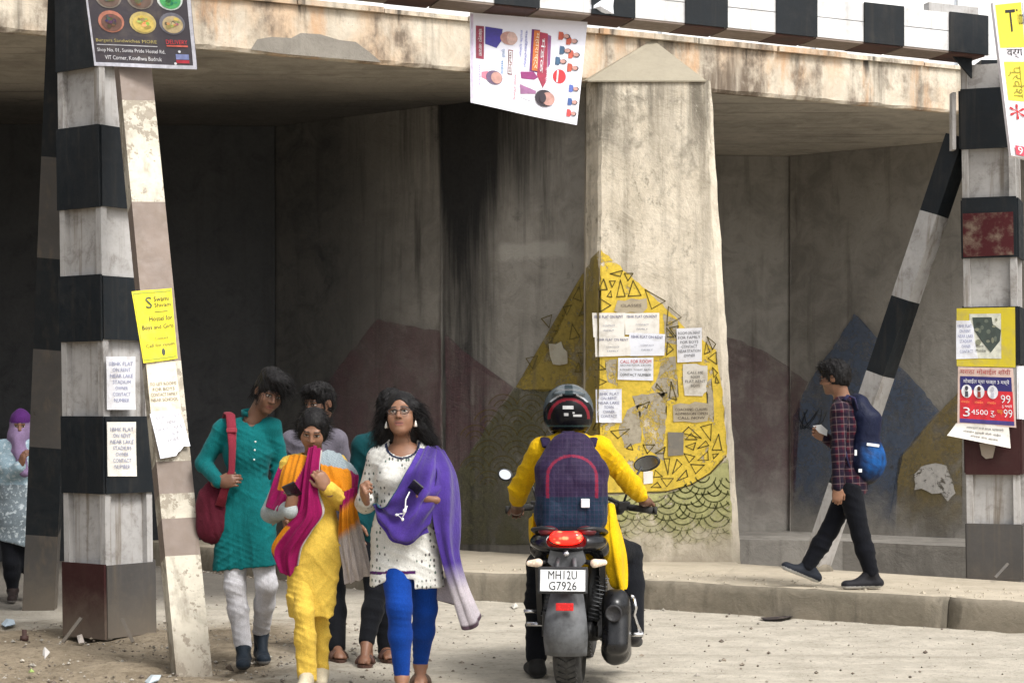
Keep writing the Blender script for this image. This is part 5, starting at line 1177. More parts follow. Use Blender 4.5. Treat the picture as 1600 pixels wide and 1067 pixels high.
# ---- H: man with backpack on the pavement
def person_backpack():
    d0 = 13.9; T = world_empty('person', ground_at(at(1320, 0, d0), PAVE))
    tag(T, 'man in a maroon plaid shirt and black jeans striding along the raised pavement', 'person')
    J = joints(d0, neck=(1316, 624), chest=(1322, 662), pelvis=(1328, 752), sl=(1328, 640, .17), sr=(1312, 641, -.17), el=(1312, 700, .18), wl=(1290, 684, .10), er=(1310, 708, -.20), wr=(1309, 762, -.21),
               hl=(1327, 764, .085), hr=(1328, 764, -.085), kl=(1296, 828, .06), al=(1262, 884, .06), kr=(1345, 836, -.09), ar=(1361, 893, -.09))
    C = at(1304, 590, d0); Rm = hrot(-114, 8, 0)
    hands = [hand_field(J['wl'], (-.8, -.1, .45), (0, -1, 0), (.5, .6, .4), 1, .98), hand_field(J['wr'], (-.05, 0, -1), (0.1, 1, 0), (.6, .7, .5), 1, .98)]
    make_body(T, J, C, Rm, SK2, hands=hands, beard=.3)
    hair_mesh(T, hair_cap(C, Rm, inf=.013, rough=.006, nape=-.05, extra=lambda f, L: f.ell(L(0, -.03, .085), (.072, .08, .045), Rm, .03), face=(.074, .074, .092), face_c=(0, -.114, -.042)), C, Rm, n=900, rad=.0015, ln=.035, comb=(0, -.5, -.1), out=.6, seed=7, keep=lambda L: L[:, 2] > -.04)
    f = Field(.008); torso(f, J, .010, .95); [arm(f, J, s_, .013, .96) for s_ in 'lr']; f.cap(J['pelvis'], J['pelvis'] - Vector((0, 0, .04)), .145, .15, k=.05, flat=((1, 0, 0), .8)); f.plane(at(1325, 772, d0), (0, 0, -1))
    nk = npv(J['neck']); f.cap(nk + V3(-.01, 0, .02), nk + V3(-.02, 0, .1), .055, .06, k=.006, mode='s'); f.disp(lambda P: .006 * crease(P, (.4, .3, 1), 42, 3))
    def plaid(t, cc, c):
        x = t.sep(t.map(c, (1, 1, 1), (0, 0, 0), (R(4), R(3), 0))); out = cc
        for (ax, fq, w, col) in ((2, 19, .30, (.006, .006, .018)), (0, 19, .28, (.008, .006, .016)), (1, 17, .28, (.008, .006, .016)), (2, 19.0, .06, (.17, .12, .12)), (0, 19.0, .05, (.16, .12, .12))):
            s_ = t.math('ABSOLUTE', t.math('SUBTRACT', t.math('FRACT', t.math('ADD', t.math('MULTIPLY', x[ax], fq), .31 if w < .1 else 0)), .5)); out = t.mix(t.math('MULTIPLY', t.rng(s_, w + .03, w - .03), .68 if w > .1 else .5), out, col)
        return out
    quad_mesh('shirt', *f.solve(), cloth('maroon_plaid', (.085, .012, .024), pattern=plaid), T)
    f = Field(.008); [leg(f, J, s_, .008, lo=.012) for s_ in 'lr']; f.ell(J['pelvis'], (.11, .15, .12)); f.plane(J['pelvis'] + Vector((0, 0, .1)), (0, 0, 1)); f.disp(lambda P: .005 * crease(P, (.3, .1, 1), 50, 5)); quad_mesh('jeans', *f.solve(), cloth('black_denim', (.006, .007, .011)), T)
    make_shoe(T, 'shoe', J['al'], (-1, -.12, 0), J['al'].z - .10, (.020, .024, .034), (.62, .62, .60), .40, .29); make_shoe(T, 'shoe', J['ar'], (-1, -.15, 0), PAVE + .004, (.02, .02, .024), (.62, .62, .60), 0, .29, off=(0, 0))
    L = lambda x, y, z: Vector(npv(C) + Rm @ V3(x, y, z)); mb = MB()
    for s_ in (-1, 1): mb.tube([L(s_ * .032 + .024 * math.cos(a), -.1, .001 + .017 * math.sin(a)) for a in [2 * math.pi * i / 16 for i in range(17)]], .002, 6, caps=False); mb.tube([L(s_ * .056, -.097, .005), L(s_ * .079, .005, .004)], .002, 6)
    mb.build('glasses', plain('frame_dark', (.03, .02, .02), .3), T)
    q = world_empty('folded_paper', at(1283, 672, d0 + .05)); tag(q, 'small folded white paper in the hand of the man on the pavement', 'paper')
    mb = MB(); mb.prism([at(1270, 665, d0 + .04), at(1283, 663, d0 + .03), at(1293, 672, d0 + .05), at(1292, 681, d0 + .06), at(1280, 676, d0 + .05)], (0, .004, 0)); mb.build('paper_sheet', plain('paper_white', (.78, .79, .8), .7, 0, .04), q)
    # backpack
    B = world_empty('backpack', at(1345, 764, d0)); tag(B, 'navy backpack with a bright blue front pocket worn by the man on the pavement', 'backpack')
    bx = at(1346, 690, d0); Rb = np.array(Matrix.Rotation(R(10), 3, 'Z') @ Matrix.Rotation(R(4), 3, 'Y'), dtype=np.float32)
    f = Field(.007); f.box(bx + Vector((.01, 0, .0)), (.10, .16, .25), Rb, .09, .02); f.ell(at(1340, 642, d0), (.095, .13, .13), k=.06); f.ell(at(1353, 720, d0 - .01), (.14, .165, .175), k=.06); f.disp(lambda P: .007 * wob(P, (18, 18, 18), 6) + .003 * wob(P, (50, 50, 50), 7))
    def bc(P):
        x = P[:, 0] / P[:, 1] * F + CX; y = HY - (P[:, 2] - HC) / P[:, 1] * F; c = np.tile(np.array((.010, .014, .040), dtype=np.float32), (len(P), 1)); g = np.clip((x - 1343) / 16, 0, 1) * np.clip((y - 690) / 10, 0, 1) * np.clip((752 - y) / 26, 0, 1) * (.55 + .45 * wob(P, (60, 60, 60), 4)); g = np.clip(g, 0, 1)[:, None]; c = c * (1 - g) + np.array((.012, .14, .48)) * g; c[(y > 752)] = (.008, .009, .014); return c
    bag = quad_mesh('bag_body', *f.solve(), cloth('nylon', rough=.5, sheen=0, wrinkle=.5), B, bc)
    mb = MB(); mb.tube([at(1318, 625, d0 - .15), at(1325, 618, d0 - .13), at(1335, 622, d0 - .12), at(1340, 640, d0 - .12)], .022, 8, flat=.4); mb.tube([at(1318, 628, d0 - .15), at(1308, 645, d0 - .13), at(1310, 672, d0 - .12), at(1322, 710, d0 - .13), at(1330, 735, d0 - .12)], .018, 8, flat=.5); mb.build('shoulder_strap', cloth('navy_strap', (.03, .028, .075)), B)
    mb = MB(); mb.box(at(1364, 695, d0 - .165), (.045, .006, .010), Matrix.Rotation(R(8), 3, 'Y')); mb.box(at(1337, 707, d0 - .175), (.008, .005, .02)); mb.box(at(1344, 735, d0 - .178), (.012, .005, .012)); mb.build('label_patch', plain('paper_white', (.78, .79, .8)), B)

# ---- I: woman with a purple head scarf, far left
def person_scarf():
    d0 = 15.0; T = world_empty('person', ground_at(at(28, 0, d0)))
    tag(T, 'woman with purple head scarf and pale blue top half hidden behind the left brace', 'person')
    J = joints(d0, neck=(28, 692), chest=(26, 722), pelvis=(26, 808), sl=(2, 700), sr=(55, 700), el=(5, 752, -.03), wl=(32, 728, -.18), er=(66, 752), wr=(82, 800, -.12), hl=(15, 820), hr=(38, 820), kl=(18, 880, -.04), al=(20, 922), kr=(44, 882, .05), ar=(70, 928, .1))
    C = at(32, 664, d0); Rm = hrot(10, 8, 0)
    make_body(T, J, C, Rm, SK1, sc=.95, hands=[hand_field(J['wl'], (.3, -.2, .9), (.5, .5, 0), (.4, .5, .4), 1, .95), hand_field(J['wr'], (.1, -.2, -1), (0, 1, 0), (.8, .8, .5), -1, .95)], w=.9)
    f = Field(.008); L = lambda x, y, z: npv(C) + Rm @ (V3(x, y, z) * .95)
    f.ell(L(0, .014, .03), (.085, .104, .098), Rm); f.ell(L(0, 0, -.05), (.088, .095, .075), Rm, .03); f.cap(npv(J['neck']) + V3(0, 0, .02), npv(J['neck']) - V3(0, 0, .06), .085, .13, k=.05, flat=((0, 1, 0), .85)); f.cap(L(-.02, -.09, -.1), at(38, 738, d0 - .15), .05, .04, k=.04); f.ell(L(0, -.12, .005), (.055, .05, .022), Rm, .01, 's'); f.disp(lambda P: .006 * wob(P, (26, 26, 40), 3))
    def sc_(P): q = (P - npv(C)) @ Rm; c = np.tile(np.array((.30, .21, .36), dtype=np.float32), (len(P), 1)); c[q[:, 2] > .026] = (.10, .025, .16); return c
    quad_mesh('head_scarf', *f.solve(), cloth('scarf_cloth'), T, sc_)
    f = Field(.009); torso(f, J, .015, .9, bust=.01); [arm(f, J, s_, .02, .95) for s_ in 'lr']; f.cap(at(27, 800, d0), at(27, 860, d0), .15, .17, k=.05, flat=((0, 1, 0), .75)); f.custom(lambda P: (HC - (848 - HY) / F * d0 + .25 * (P[:, 0] - at(27, 0, d0).x)*-1 - P[:, 2])); f.disp(lambda P: .007 * wob(P, (16, 16, 30), 2))
    def kc(P): c = np.tile(np.array((.38, .52, .60), dtype=np.float32), (len(P), 1)); c[P[:, 2] < .92] = (.24, .29, .32); return c
    def fl(t, cc, c): return t.mix(t.rng(t.noise(c, 34, 3), .52, .62, 0, .6), cc, (.66, .72, .74))
    quad_mesh('kurta', *f.solve(), cloth('pale_blue_print', pattern=fl), T, kc)
    f = Field(.009); [leg(f, J, s_, .008) for s_ in 'lr']; f.ell(J['pelvis'], (.14, .1, .12)); quad_mesh('trousers', *f.solve(), cloth('black_trousers'), T)
    for a in ('al', 'ar'): make_shoe(T, 'shoe', J[a], (.2, -1, 0), 0.0, (.03, .02, .018), (.3, .28, .26), ln=.23, w=.036)
    q = world_empty('card_wallet', at(83, 828, d0 - .15)); tag(q, 'white and blue card case seen between the left column and rear brace', 'card case'); mb = MB(); mb.box(at(83, 818, d0 - .16), (.030, .006, .065), bev=.003); o = mb.build('case_front', plain('paper_white', (.78, .79, .8)), q); mb = MB(); mb.box(at(87, 819, d0 - .15), (.028, .004, .066)); mb.build('case_back', plain('case_blue', (.02, .25, .5), .4), q)

for fn in (person_teal, person_grey, person_yellow, person_purple, person_hidden, person_backpack, person_scarf): fn()
# ------------------------------------------------------------------ text as geometry
_tc = {}
def text_geo(s):
    """flat glyph outlines filled, normalised to width 1; returns verts (x, y), faces, aspect h/w."""
    if s in _tc: return _tc[s]
    cu = bpy.data.curves.new('lettering', 'FONT'); cu.body = s; cu.size = 1; cu.resolution_u = 2
    ob = bpy.data.objects.new('lettering', cu); COL.objects.link(ob)
    me = ob.to_mesh(); v = np.array([tuple(q.co)[:2] for q in me.vertices]).reshape(-1, 2); f = [tuple(p.vertices) for p in me.polygons]
    ob.to_mesh_clear(); bpy.data.objects.remove(ob); bpy.data.curves.remove(cu)
    if len(v): lo, hi = v.min(0), v.max(0); v = (v - lo) / np.maximum(hi - lo, 1e-6)
    _tc[s] = (v, f); return _tc[s]

# ------------------------------------------------------------------ motorcycle, seen from behind
M_gloss = plain('gloss_black', (0.010, 0.010, 0.012), 0.18, 0, 0.15, 14)
M_matb = plain('matt_black_plastic', (0.018, 0.018, 0.019), 0.5, 0, 0.2, 18, 0.1)
M_grayp = plain('grey_plastic', (0.085, 0.088, 0.092), 0.55, 0, 0.25, 9, 0.12)
M_rubber = plain('tyre_rubber', (0.035, 0.034, 0.032), 0.85, 0, 0.3, 20, 0.3)
M_seatv = plain('seat_vinyl', (0.016, 0.015, 0.016), 0.6, 0, 0.2, 30, 0.3)
M_redp = plain('maroon_red_plastic', (0.10, 0.008, 0.012), 0.35)
def lens_mat(name, col, emit=0.0):
    t = NT(name); n = t.voro(t.co(), 75); c = t.mix(t.rng(n, 0.1, 0.5), tuple(min(1, q * 1.5) for q in col), col); m = t.fin(c, 0.12, 0, 0.6)
    if emit > 0:
        e = t.mix(t.rng(t.voro(t.map(t.co(), (1, 1, 1.4)), 24), 0.16, 0.42), (1.0, 0.16, 0.07), (1.0, 0.012, 0.006)); t.put(t.b.inputs['Emission Color'], e); t.b.inputs['Emission Strength'].default_value = emit
    return m
M_tail = lens_mat('brake_light_lens', (0.75, 0.01, 0.008), 2.4); M_ind = lens_mat('indicator_lens', (0.80, 0.62, 0.48)); M_refl = lens_mat('red_reflector', (0.55, 0.012, 0.014))
M_glass = plain('mirror_glass', (0.92, 0.94, 0.95), 0.03, 1.0, 0.0)
M_plate = plain('plate_white', (0.80, 0.81, 0.81), 0.4, 0, 0.04); M_ink = plain('ink_black', (0.012, 0.012, 0.013), 0.6, 0, 0.1)

BIKE = empty('motorcycle', (0.312, 10.33, 0), R(-6)); tag(BIKE, 'black motorcycle seen from behind with its brake light lit', 'motorcycle')
def build_bike():
    T = BIKE; S = 1
    def wheel(y, w, rad, name):
        o = MB(); prof = [(rad - 0.085, -w * .36), (rad - 0.05, -w * .5), (rad - 0.018, -w * .42), (rad - 0.004, -w * .2), (rad, 0), (rad - 0.004, w * .2), (rad - 0.018, w * .42), (rad - 0.05, w * .5), (rad - 0.085, w * .36)]
        o.lathe(prof, Matrix.Translation((0, y, rad)), 40)
        nb = 44
        for i in range(nb):                                            # tread blocks
            a = 2 * math.pi * i / nb
            for sx in (-1, 1):
                M = Matrix.Translation((0, y, rad)) @ Matrix.Rotation(a, 4, 'X') @ Matrix.Translation((sx * w * .2, 0, rad - .003)) @ Matrix.Rotation(sx * R(22), 4, 'Z') @ Matrix.Rotation(sx * R(10), 4, 'Y'); vs_ = [M @ Vector((x, yy, z)) for x in (-w * .15, w * .15) for yy in (-.013, .013) for z in (-.006, .004)]
                o.add(vs_, [(0, 1, 3, 2), (4, 6, 7, 5), (0, 4, 5, 1), (2, 3, 7, 6), (1, 5, 7, 3)])
        ty = o.build(name, M_rubber, T)
        r_ = MB(); r_.lathe([(rad - 0.105, -.045), (rad - 0.08, -w * .38), (rad - 0.08, w * .38), (rad - 0.105, .045)], Matrix.Translation((0, y, rad)), 40, closed=True)
        for i in range(5):
            a = 2 * math.pi * i / 5; r_.tube([(0, y + .04 * math.cos(a), rad + .04 * math.sin(a)), (0, y + (rad - .1) * math.cos(a + .15), rad + (rad - .1) * math.sin(a + .15))], .016, 8)
        r_.lathe([(0.0, -.05), (.045, -.05), (.045, .05), (0, .05)], Matrix.Translation((0, y, rad)), 20); r_.build('rim', M_matb, ty); return ty
    wheel(0.0, 0.150, 0.31, 'tyre'); wheel(1.36, 0.11, 0.30, 'tyre')
    m = MB(); m.lathe([(0.06, -.082), (.12, -.082), (.12, -.078), (.06, -.078)], Matrix.Translation((0, 0, .31)), 28, closed=True); m.build('brake_disc', M_metal, T)
    # rear mudguard / tyre hugger with flap
    m = MB(); rows = []
    for i in range(15):
        u = i / 14; z = 0.60 - 0.385 * u; y = -0.235 - 0.135 * math.sin(min(1, u * 1.15) * math.pi * .62) + (0.03 * max(0, u - .8) * 5); hw = 0.072 + 0.045 * math.sin(min(1, u * 1.25) * 1.57) + (-.008 * max(0, u - .75) * 4)
        rows.append([Vector((hw * c, y + 0.055 * abs(c) ** 2.6, z)) for c in (-1, -.86, -.6, -.3, 0, .3, .6, .86, 1)])
    vs_ = [p for r_ in rows for p in r_]; vs_ += [p + Vector((0, .012, 0)) for r_ in rows for p in r_]; n = 9; k = 15 * 9
    fs = [(i * n + j, i * n + j + 1, (i + 1) * n + j + 1, (i + 1) * n + j) for i in range(14) for j in range(8)]; fs += [tuple(q + k for q in f[::-1]) for f in fs]
    fs += [((14) * n + j, 14 * n + j + 1, 14 * n + j + 1 + k, 14 * n + j + k) for j in range(8)] + [(i * n, (i + 1) * n, (i + 1) * n + k, i * n + k) for i in range(14)] + [(i * n + 8, i * n + 8 + k, (i + 1) * n + 8 + k, (i + 1) * n + 8) for i in range(14)]
    m.add(vs_, fs, 0, True); m.build('rear_mudguard', M_grayp, T)
    m = MB(); m.box((0.0, -0.372, 0.478), (.046, .006, .020), bev=.004); m.build('reflector', M_refl, T)
    # number plate with holder
    m = MB(); m.box((-.012, -.335, .613), (.130, .008, .070), Matrix.Rotation(R(-8), 3, 'X'), bev=.006); m.build('plate_holder', M_matb, T)
    Mp = Matrix.Translation((-.012, -.347, .613)) @ Matrix.Rotation(R(-8), 4, 'X')
    m = MB(); vs_ = []; m.box((0, 0, 0), (.120, .003, .058), bev=.0025); m.v = [tuple(Mp @ Vector(v)) for v in m.v]; pl = m.build('number_plate', M_plate, T)
    m = MB()
    for (s_, w, x0, z0, h) in (('MH12U', .150, -.075, .006, .044), ('G7926', .145, -.072, -.050, .044)):
        v, f = text_geo(s_); m.add([Mp @ Vector((x0 + a * w, -.0045, z0 + b * h)) for a, b in v], f)
    for (x0, x1, z0, z1) in ((-.119, .119, .056, .058), (-.119, .119, -.058, -.056), (-.119, -.117, -.058, .058), (.117, .119, -.058, .058)): m.add([Mp @ Vector((x, -.0045, z)) for x, z in ((x0, z0), (x1, z0), (x1, z1), (x0, z1))], [(0, 1, 2, 3)])
    m.build('plate_lettering', M_ink, pl, recalc=False)
    # plate bracket and tail
    m = MB(); m.prism([Vector((x, -.25, z)) for x, z in ((-.10, .70), (-.085, .77), (.085, .77), (.10, .70), (.075, .675), (-.075, .675))], (0, .10, 0)); m.tube([(-.05, -.30, .66), (-.04, -.25, .72)], .012, 8); m.tube([(.05, -.30, .66), (.04, -.25, .72)], .012, 8); m.build('tail_bracket', M_grayp, T)
    m = MB(); m.ell((0, -.262, .745), (.017, .012, .017), n=12); m.build('seat_lock', M_metal, T)
    f = Field(.007); f.ell((0, -.12, .80), (.205, .17, .075), k=.03); f.cap((0, -.1, .80), (0, .25, .77), .13, .15, k=.04, flat=((0, 0, 1), .55)); f.cap((-.16, -.05, .76), (-.12, .35, .68), .055, .08, k=.04); f.cap((.16, -.05, .76), (.12, .35, .68), .055, .08, k=.04); f.box((0, -.29, .826), (.10, .05, .045), None, .02, .01, 's'); quad_mesh('tail_fairing', *f.solve(), M_gloss, T)
    f = Field(.005); f.ell((0, -.262, .826), (.088, .040, .036), k=.01); f.ell((-.045, -.262, .835), (.04, .036, .030), k=.01); f.ell((.045, -.262, .835), (.04, .036, .030), k=.01); quad_mesh('brake_light', *f.solve(), M_tail, T)
    for s_ in (-1, 1):
        m = MB(); m.tube([(s_ * .09, -.20, .70), (s_ * .15, -.235, .695)], .013, 8); st = m.build('indicator_stalk', M_matb, T)
        f = Field(.004); f.cap((s_ * .148, -.245, .695), (s_ * .198, -.24, .692 + .008 * (s_ > 0)), .024, .016, k=.01, flat=((0, 1, 0), .8)); quad_mesh('indicator_lens', *f.solve(), M_ind, st)
    # seat and grab rails
    f = Field(.008); f.cap((0, -.02, .835), (0, .30, .80), .11, .13, k=.03, flat=((0, 0, 1), .42)); f.cap((0, .30, .78), (0, .62, .76), .14, .09, k=.04, flat=((0, 0, 1), .42)); quad_mesh('seat', *f.solve(), M_seatv, T)
    for s_ in (-1, 1):
        m = MB(); m.tube([(s_ * .06, -.24, .872), (s_ * .13, -.22, .876), (s_ * .185, -.12, .862), (s_ * .19, .06, .84), (s_ * .16, .14, .81)], [.010, .016, .017, .015, .012], 10, flat=.75); m.build('grab_rail', M_matb, T)
        m = MB(); m.ell((s_ * .10, -.19, .858), (.055, .05, .03)); m.build('tail_panel', M_redp, T)
    # swingarm, shock, chain guard
    for s_ in (-1, 1):
        m = MB(); m.tube([(s_ * .105, -.04, .31), (s_ * .11, .25, .35), (s_ * .10, .48, .38)], .030, 10, flat=1.3); m.lathe([(0, s_ * .10), (.03, s_ * .10), (.03, s_ * .15), (0, s_ * .15)], Matrix.Translation((0, 0, .31)), 14); m.build('swingarm', M_matb, T)
        m = MB(); m.tube([(s_ * .125, .06, .36), (s_ * .12, .12, .66)], .03, 10); [m.lathe([(.030, q * .022 - .004), (.040, q * .022), (.030, q * .022 + .004)], Matrix.Translation((s_ * .125, .06, .38)) @ Matrix.Rotation(R(-78), 4, 'Y'), 14) for q in range(11)]; m.build('shock_absorber', M_grayp, T)
    m = MB(); m.box((-.125, .18, .37), (.018, .26, .055), bev=.012); m.build('chain_guard', M_matb, T)
    m = MB(); m.prism([Vector((-.185, y, z)) for y, z in ((-.06, .72), (.02, .50), (.10, .33), (.20, .36), (.24, .68))], (.03, 0, 0)); m.build('saree_guard', M_gloss, T)
    m = MB(); m.prism([Vector((.16, y, z)) for y, z in ((-.02, .70), (.04, .52), (.22, .46), (.30, .68))], (.03, 0, 0)); m.build('side_panel', M_gloss, T)
    # exhaust
    f = Field(.007); f.box((.25, .03, .335), (.072, .20, .175), np.array(Matrix.Rotation(R(-16), 3, 'X'), dtype=np.float32), .055, .02); f.cap((.245, -.12, .46), (.235, .15, .34), .058, .06, k=.03); f.cap((.245, -.06, .20), (.235, .30, .18), .062, .05, k=.05); f.cap((.23, .25, .22), (.12, .75, .20), .03, .025, k=.03); ex = quad_mesh('exhaust', *f.solve(), plain('satin_black_metal', (0.007, 0.007, 0.008), 0.32, 0, 0.2, 14), T)
    m = MB(); m.lathe([(.0, -.26), (.035, -.262), (.040, -.268), (.046, -.262), (.044, -.22)], Matrix.Translation((.245, .05, .43)) @ Matrix.Rotation(R(90), 4, 'Z'), 18); m.build('exhaust_tip', M_seatv, ex)
    m = MB(); m.tube([(.335, .20, .47), (.345, .20, .42), (.335, .205, .38), (.35, .22, .33), (.37, .24, .28)], .011, 8); m.tube([(.30, .24, .27), (.385, .24, .27)], .013, 8); m.tube([(.33, .24, .47), (.31, .26, .48)], .012, 8); m.build('footpeg_bracket', M_metal, T)
    m = MB(); m.tube([(-.12, .34, .30), (-.27, .34, .31)], .014, 8); m.tube([(-.17, .12, .40), (-.26, .10, .405)], .010, 8); m.build('footpeg', M_metal, T)
    # engine, frame, tank, front end
    f = Field(.012); f.box((0, .62, .36), (.15, .20, .16), None, .05, .03); f.cap((0, .75, .42), (0, .86, .62), .11, .10, k=.03); f.cap((.13, .6, .33), (.19, .6, .33), .1, .09, k=.02); f.cap((-.13, .6, .33), (-.19, .6, .33), .1, .09, k=.02); quad_mesh('engine', *f.solve(), M_matb, T)
    f = Field(.012); f.ell((0, .72, .88), (.15, .25, .13), k=.03); f.cap((0, .5, .82), (0, .95, .86), .10, .13, k=.05); f.cap((-.18, .98, .80), (-.12, .7, .8), .05, .09, k=.05); f.cap((.18, .98, .80), (.12, .7, .8), .05, .09, k=.05); quad_mesh('fuel_tank', *f.solve(), M_gloss, T)
    m = MB(); m.tube([(0, .2, .72), (0, .5, .74), (0, 1.0, .86)], .03, 8); m.tube([(0, 1.0, .86), (0, .9, .4), (0, .7, .2)], .025, 8); m.build('frame', M_matb, T)
    for s_ in (-1, 1): m = MB(); m.tube([(s_ * .09, 1.36, .30), (s_ * .09, 1.06, 1.0)], [.030, .024], 10); m.build('fork_leg', M_metal, T)
    m = MB(); [m.add([Vector((x, 1.36 + .335 * math.sin(a), .30 + .335 * math.cos(a))) for a in [R(-40 + 12 * i) for i in range(9)] for x in (-.06, -.03, .03, .06)], [(i * 4 + j, i * 4 + j + 1, (i + 1) * 4 + j + 1, (i + 1) * 4 + j) for i in range(8) for j in range(3)], 0, True)]; m.build('front_mudguard', M_gloss, T)
    f = Field(.01); f.ell((0, 1.12, .93), (.12, .08, .11), k=.02); f.box((0, 1.03, 1.02), (.08, .04, .035), None, .02, .02); quad_mesh('headlamp_cowl', *f.solve(), M_gloss, T)
    m = MB(); m.tube([(-.405, .74, .925), (-.27, .79, .94), (-.12, .90, 1.0), (0, .92, 1.01), (.12, .90, 1.0), (.27, .79, .94), (.405, .74, .925)], .0125, 10); hb = m.build('handlebar', M_matb, T)
    for s_ in (-1, 1):
        m = MB(); m.tube([(s_ * .285, .785, .937), (s_ * .425, .732, .922)], .020, 12); m.lathe([(0, 0), (.023, 0), (.023, .018), (0, .018)], Matrix.Translation((s_ * .428, .731, .922)), 12); m.build('grip', M_rubber, hb)
        m = MB(); m.box((s_ * .255, .80, .945), (.035, .022, .026), bev=.008); m.ell((s_ * .22, .84, .93), (.04, .035, .04)); m.build('switchgear', M_matb, hb)
        m = MB(); m.tube([(s_ * .22, .85, .945), (s_ * .33, .86, .918), (s_ * .40, .82, .905)], .007, 8); m.build('lever', M_matb, hb)
        m = MB(); zz = .025 if s_ > 0 else -.045; xx = .385 if s_ > 0 else .44
        m.tube([(s_ * .25, .81, .96), (s_ * .28, .83, 1.05), (s_ * (xx - .03), .83, 1.145 + zz)], .007, 8); mr = m.build('mirror_stalk', M_matb, hb)
        Rm = Matrix.Rotation(R(-14 * s_ if s_ > 0 else 25), 3, 'Y') @ Matrix.Rotation(R(-24 if s_ > 0 else -6), 3, 'Z') @ Matrix.Rotation(R(0 if s_ > 0 else -14), 3, 'X'); f = Field(.005); f.ell((s_ * xx, .83, 1.165 + zz), (.088 if s_ > 0 else .048, .026, .046 if s_ > 0 else .038), np.array(Rm, dtype=np.float32)); f.plane(Vector((s_ * xx, .825, 1.165 + zz)) + Rm @ Vector((0, -.008, 0)), Rm @ Vector((0, -1, 0))); sh = quad_mesh('mirror_shell', *f.solve(), M_matb, mr)
        m = MB(); n = 22; a_ = .076 if s_ > 0 else .036; c_ = Vector((s_ * xx, .825, 1.165 + zz)); m.add([c_ + Rm @ Vector((a_ * math.cos(6.2832 * i / n), -.0125, (.038 if s_ > 0 else .028) * math.sin(6.2832 * i / n))) for i in range(n)], [tuple(range(n))]); m.build('mirror_glass', M_glass, sh if False else mr)
build_bike()

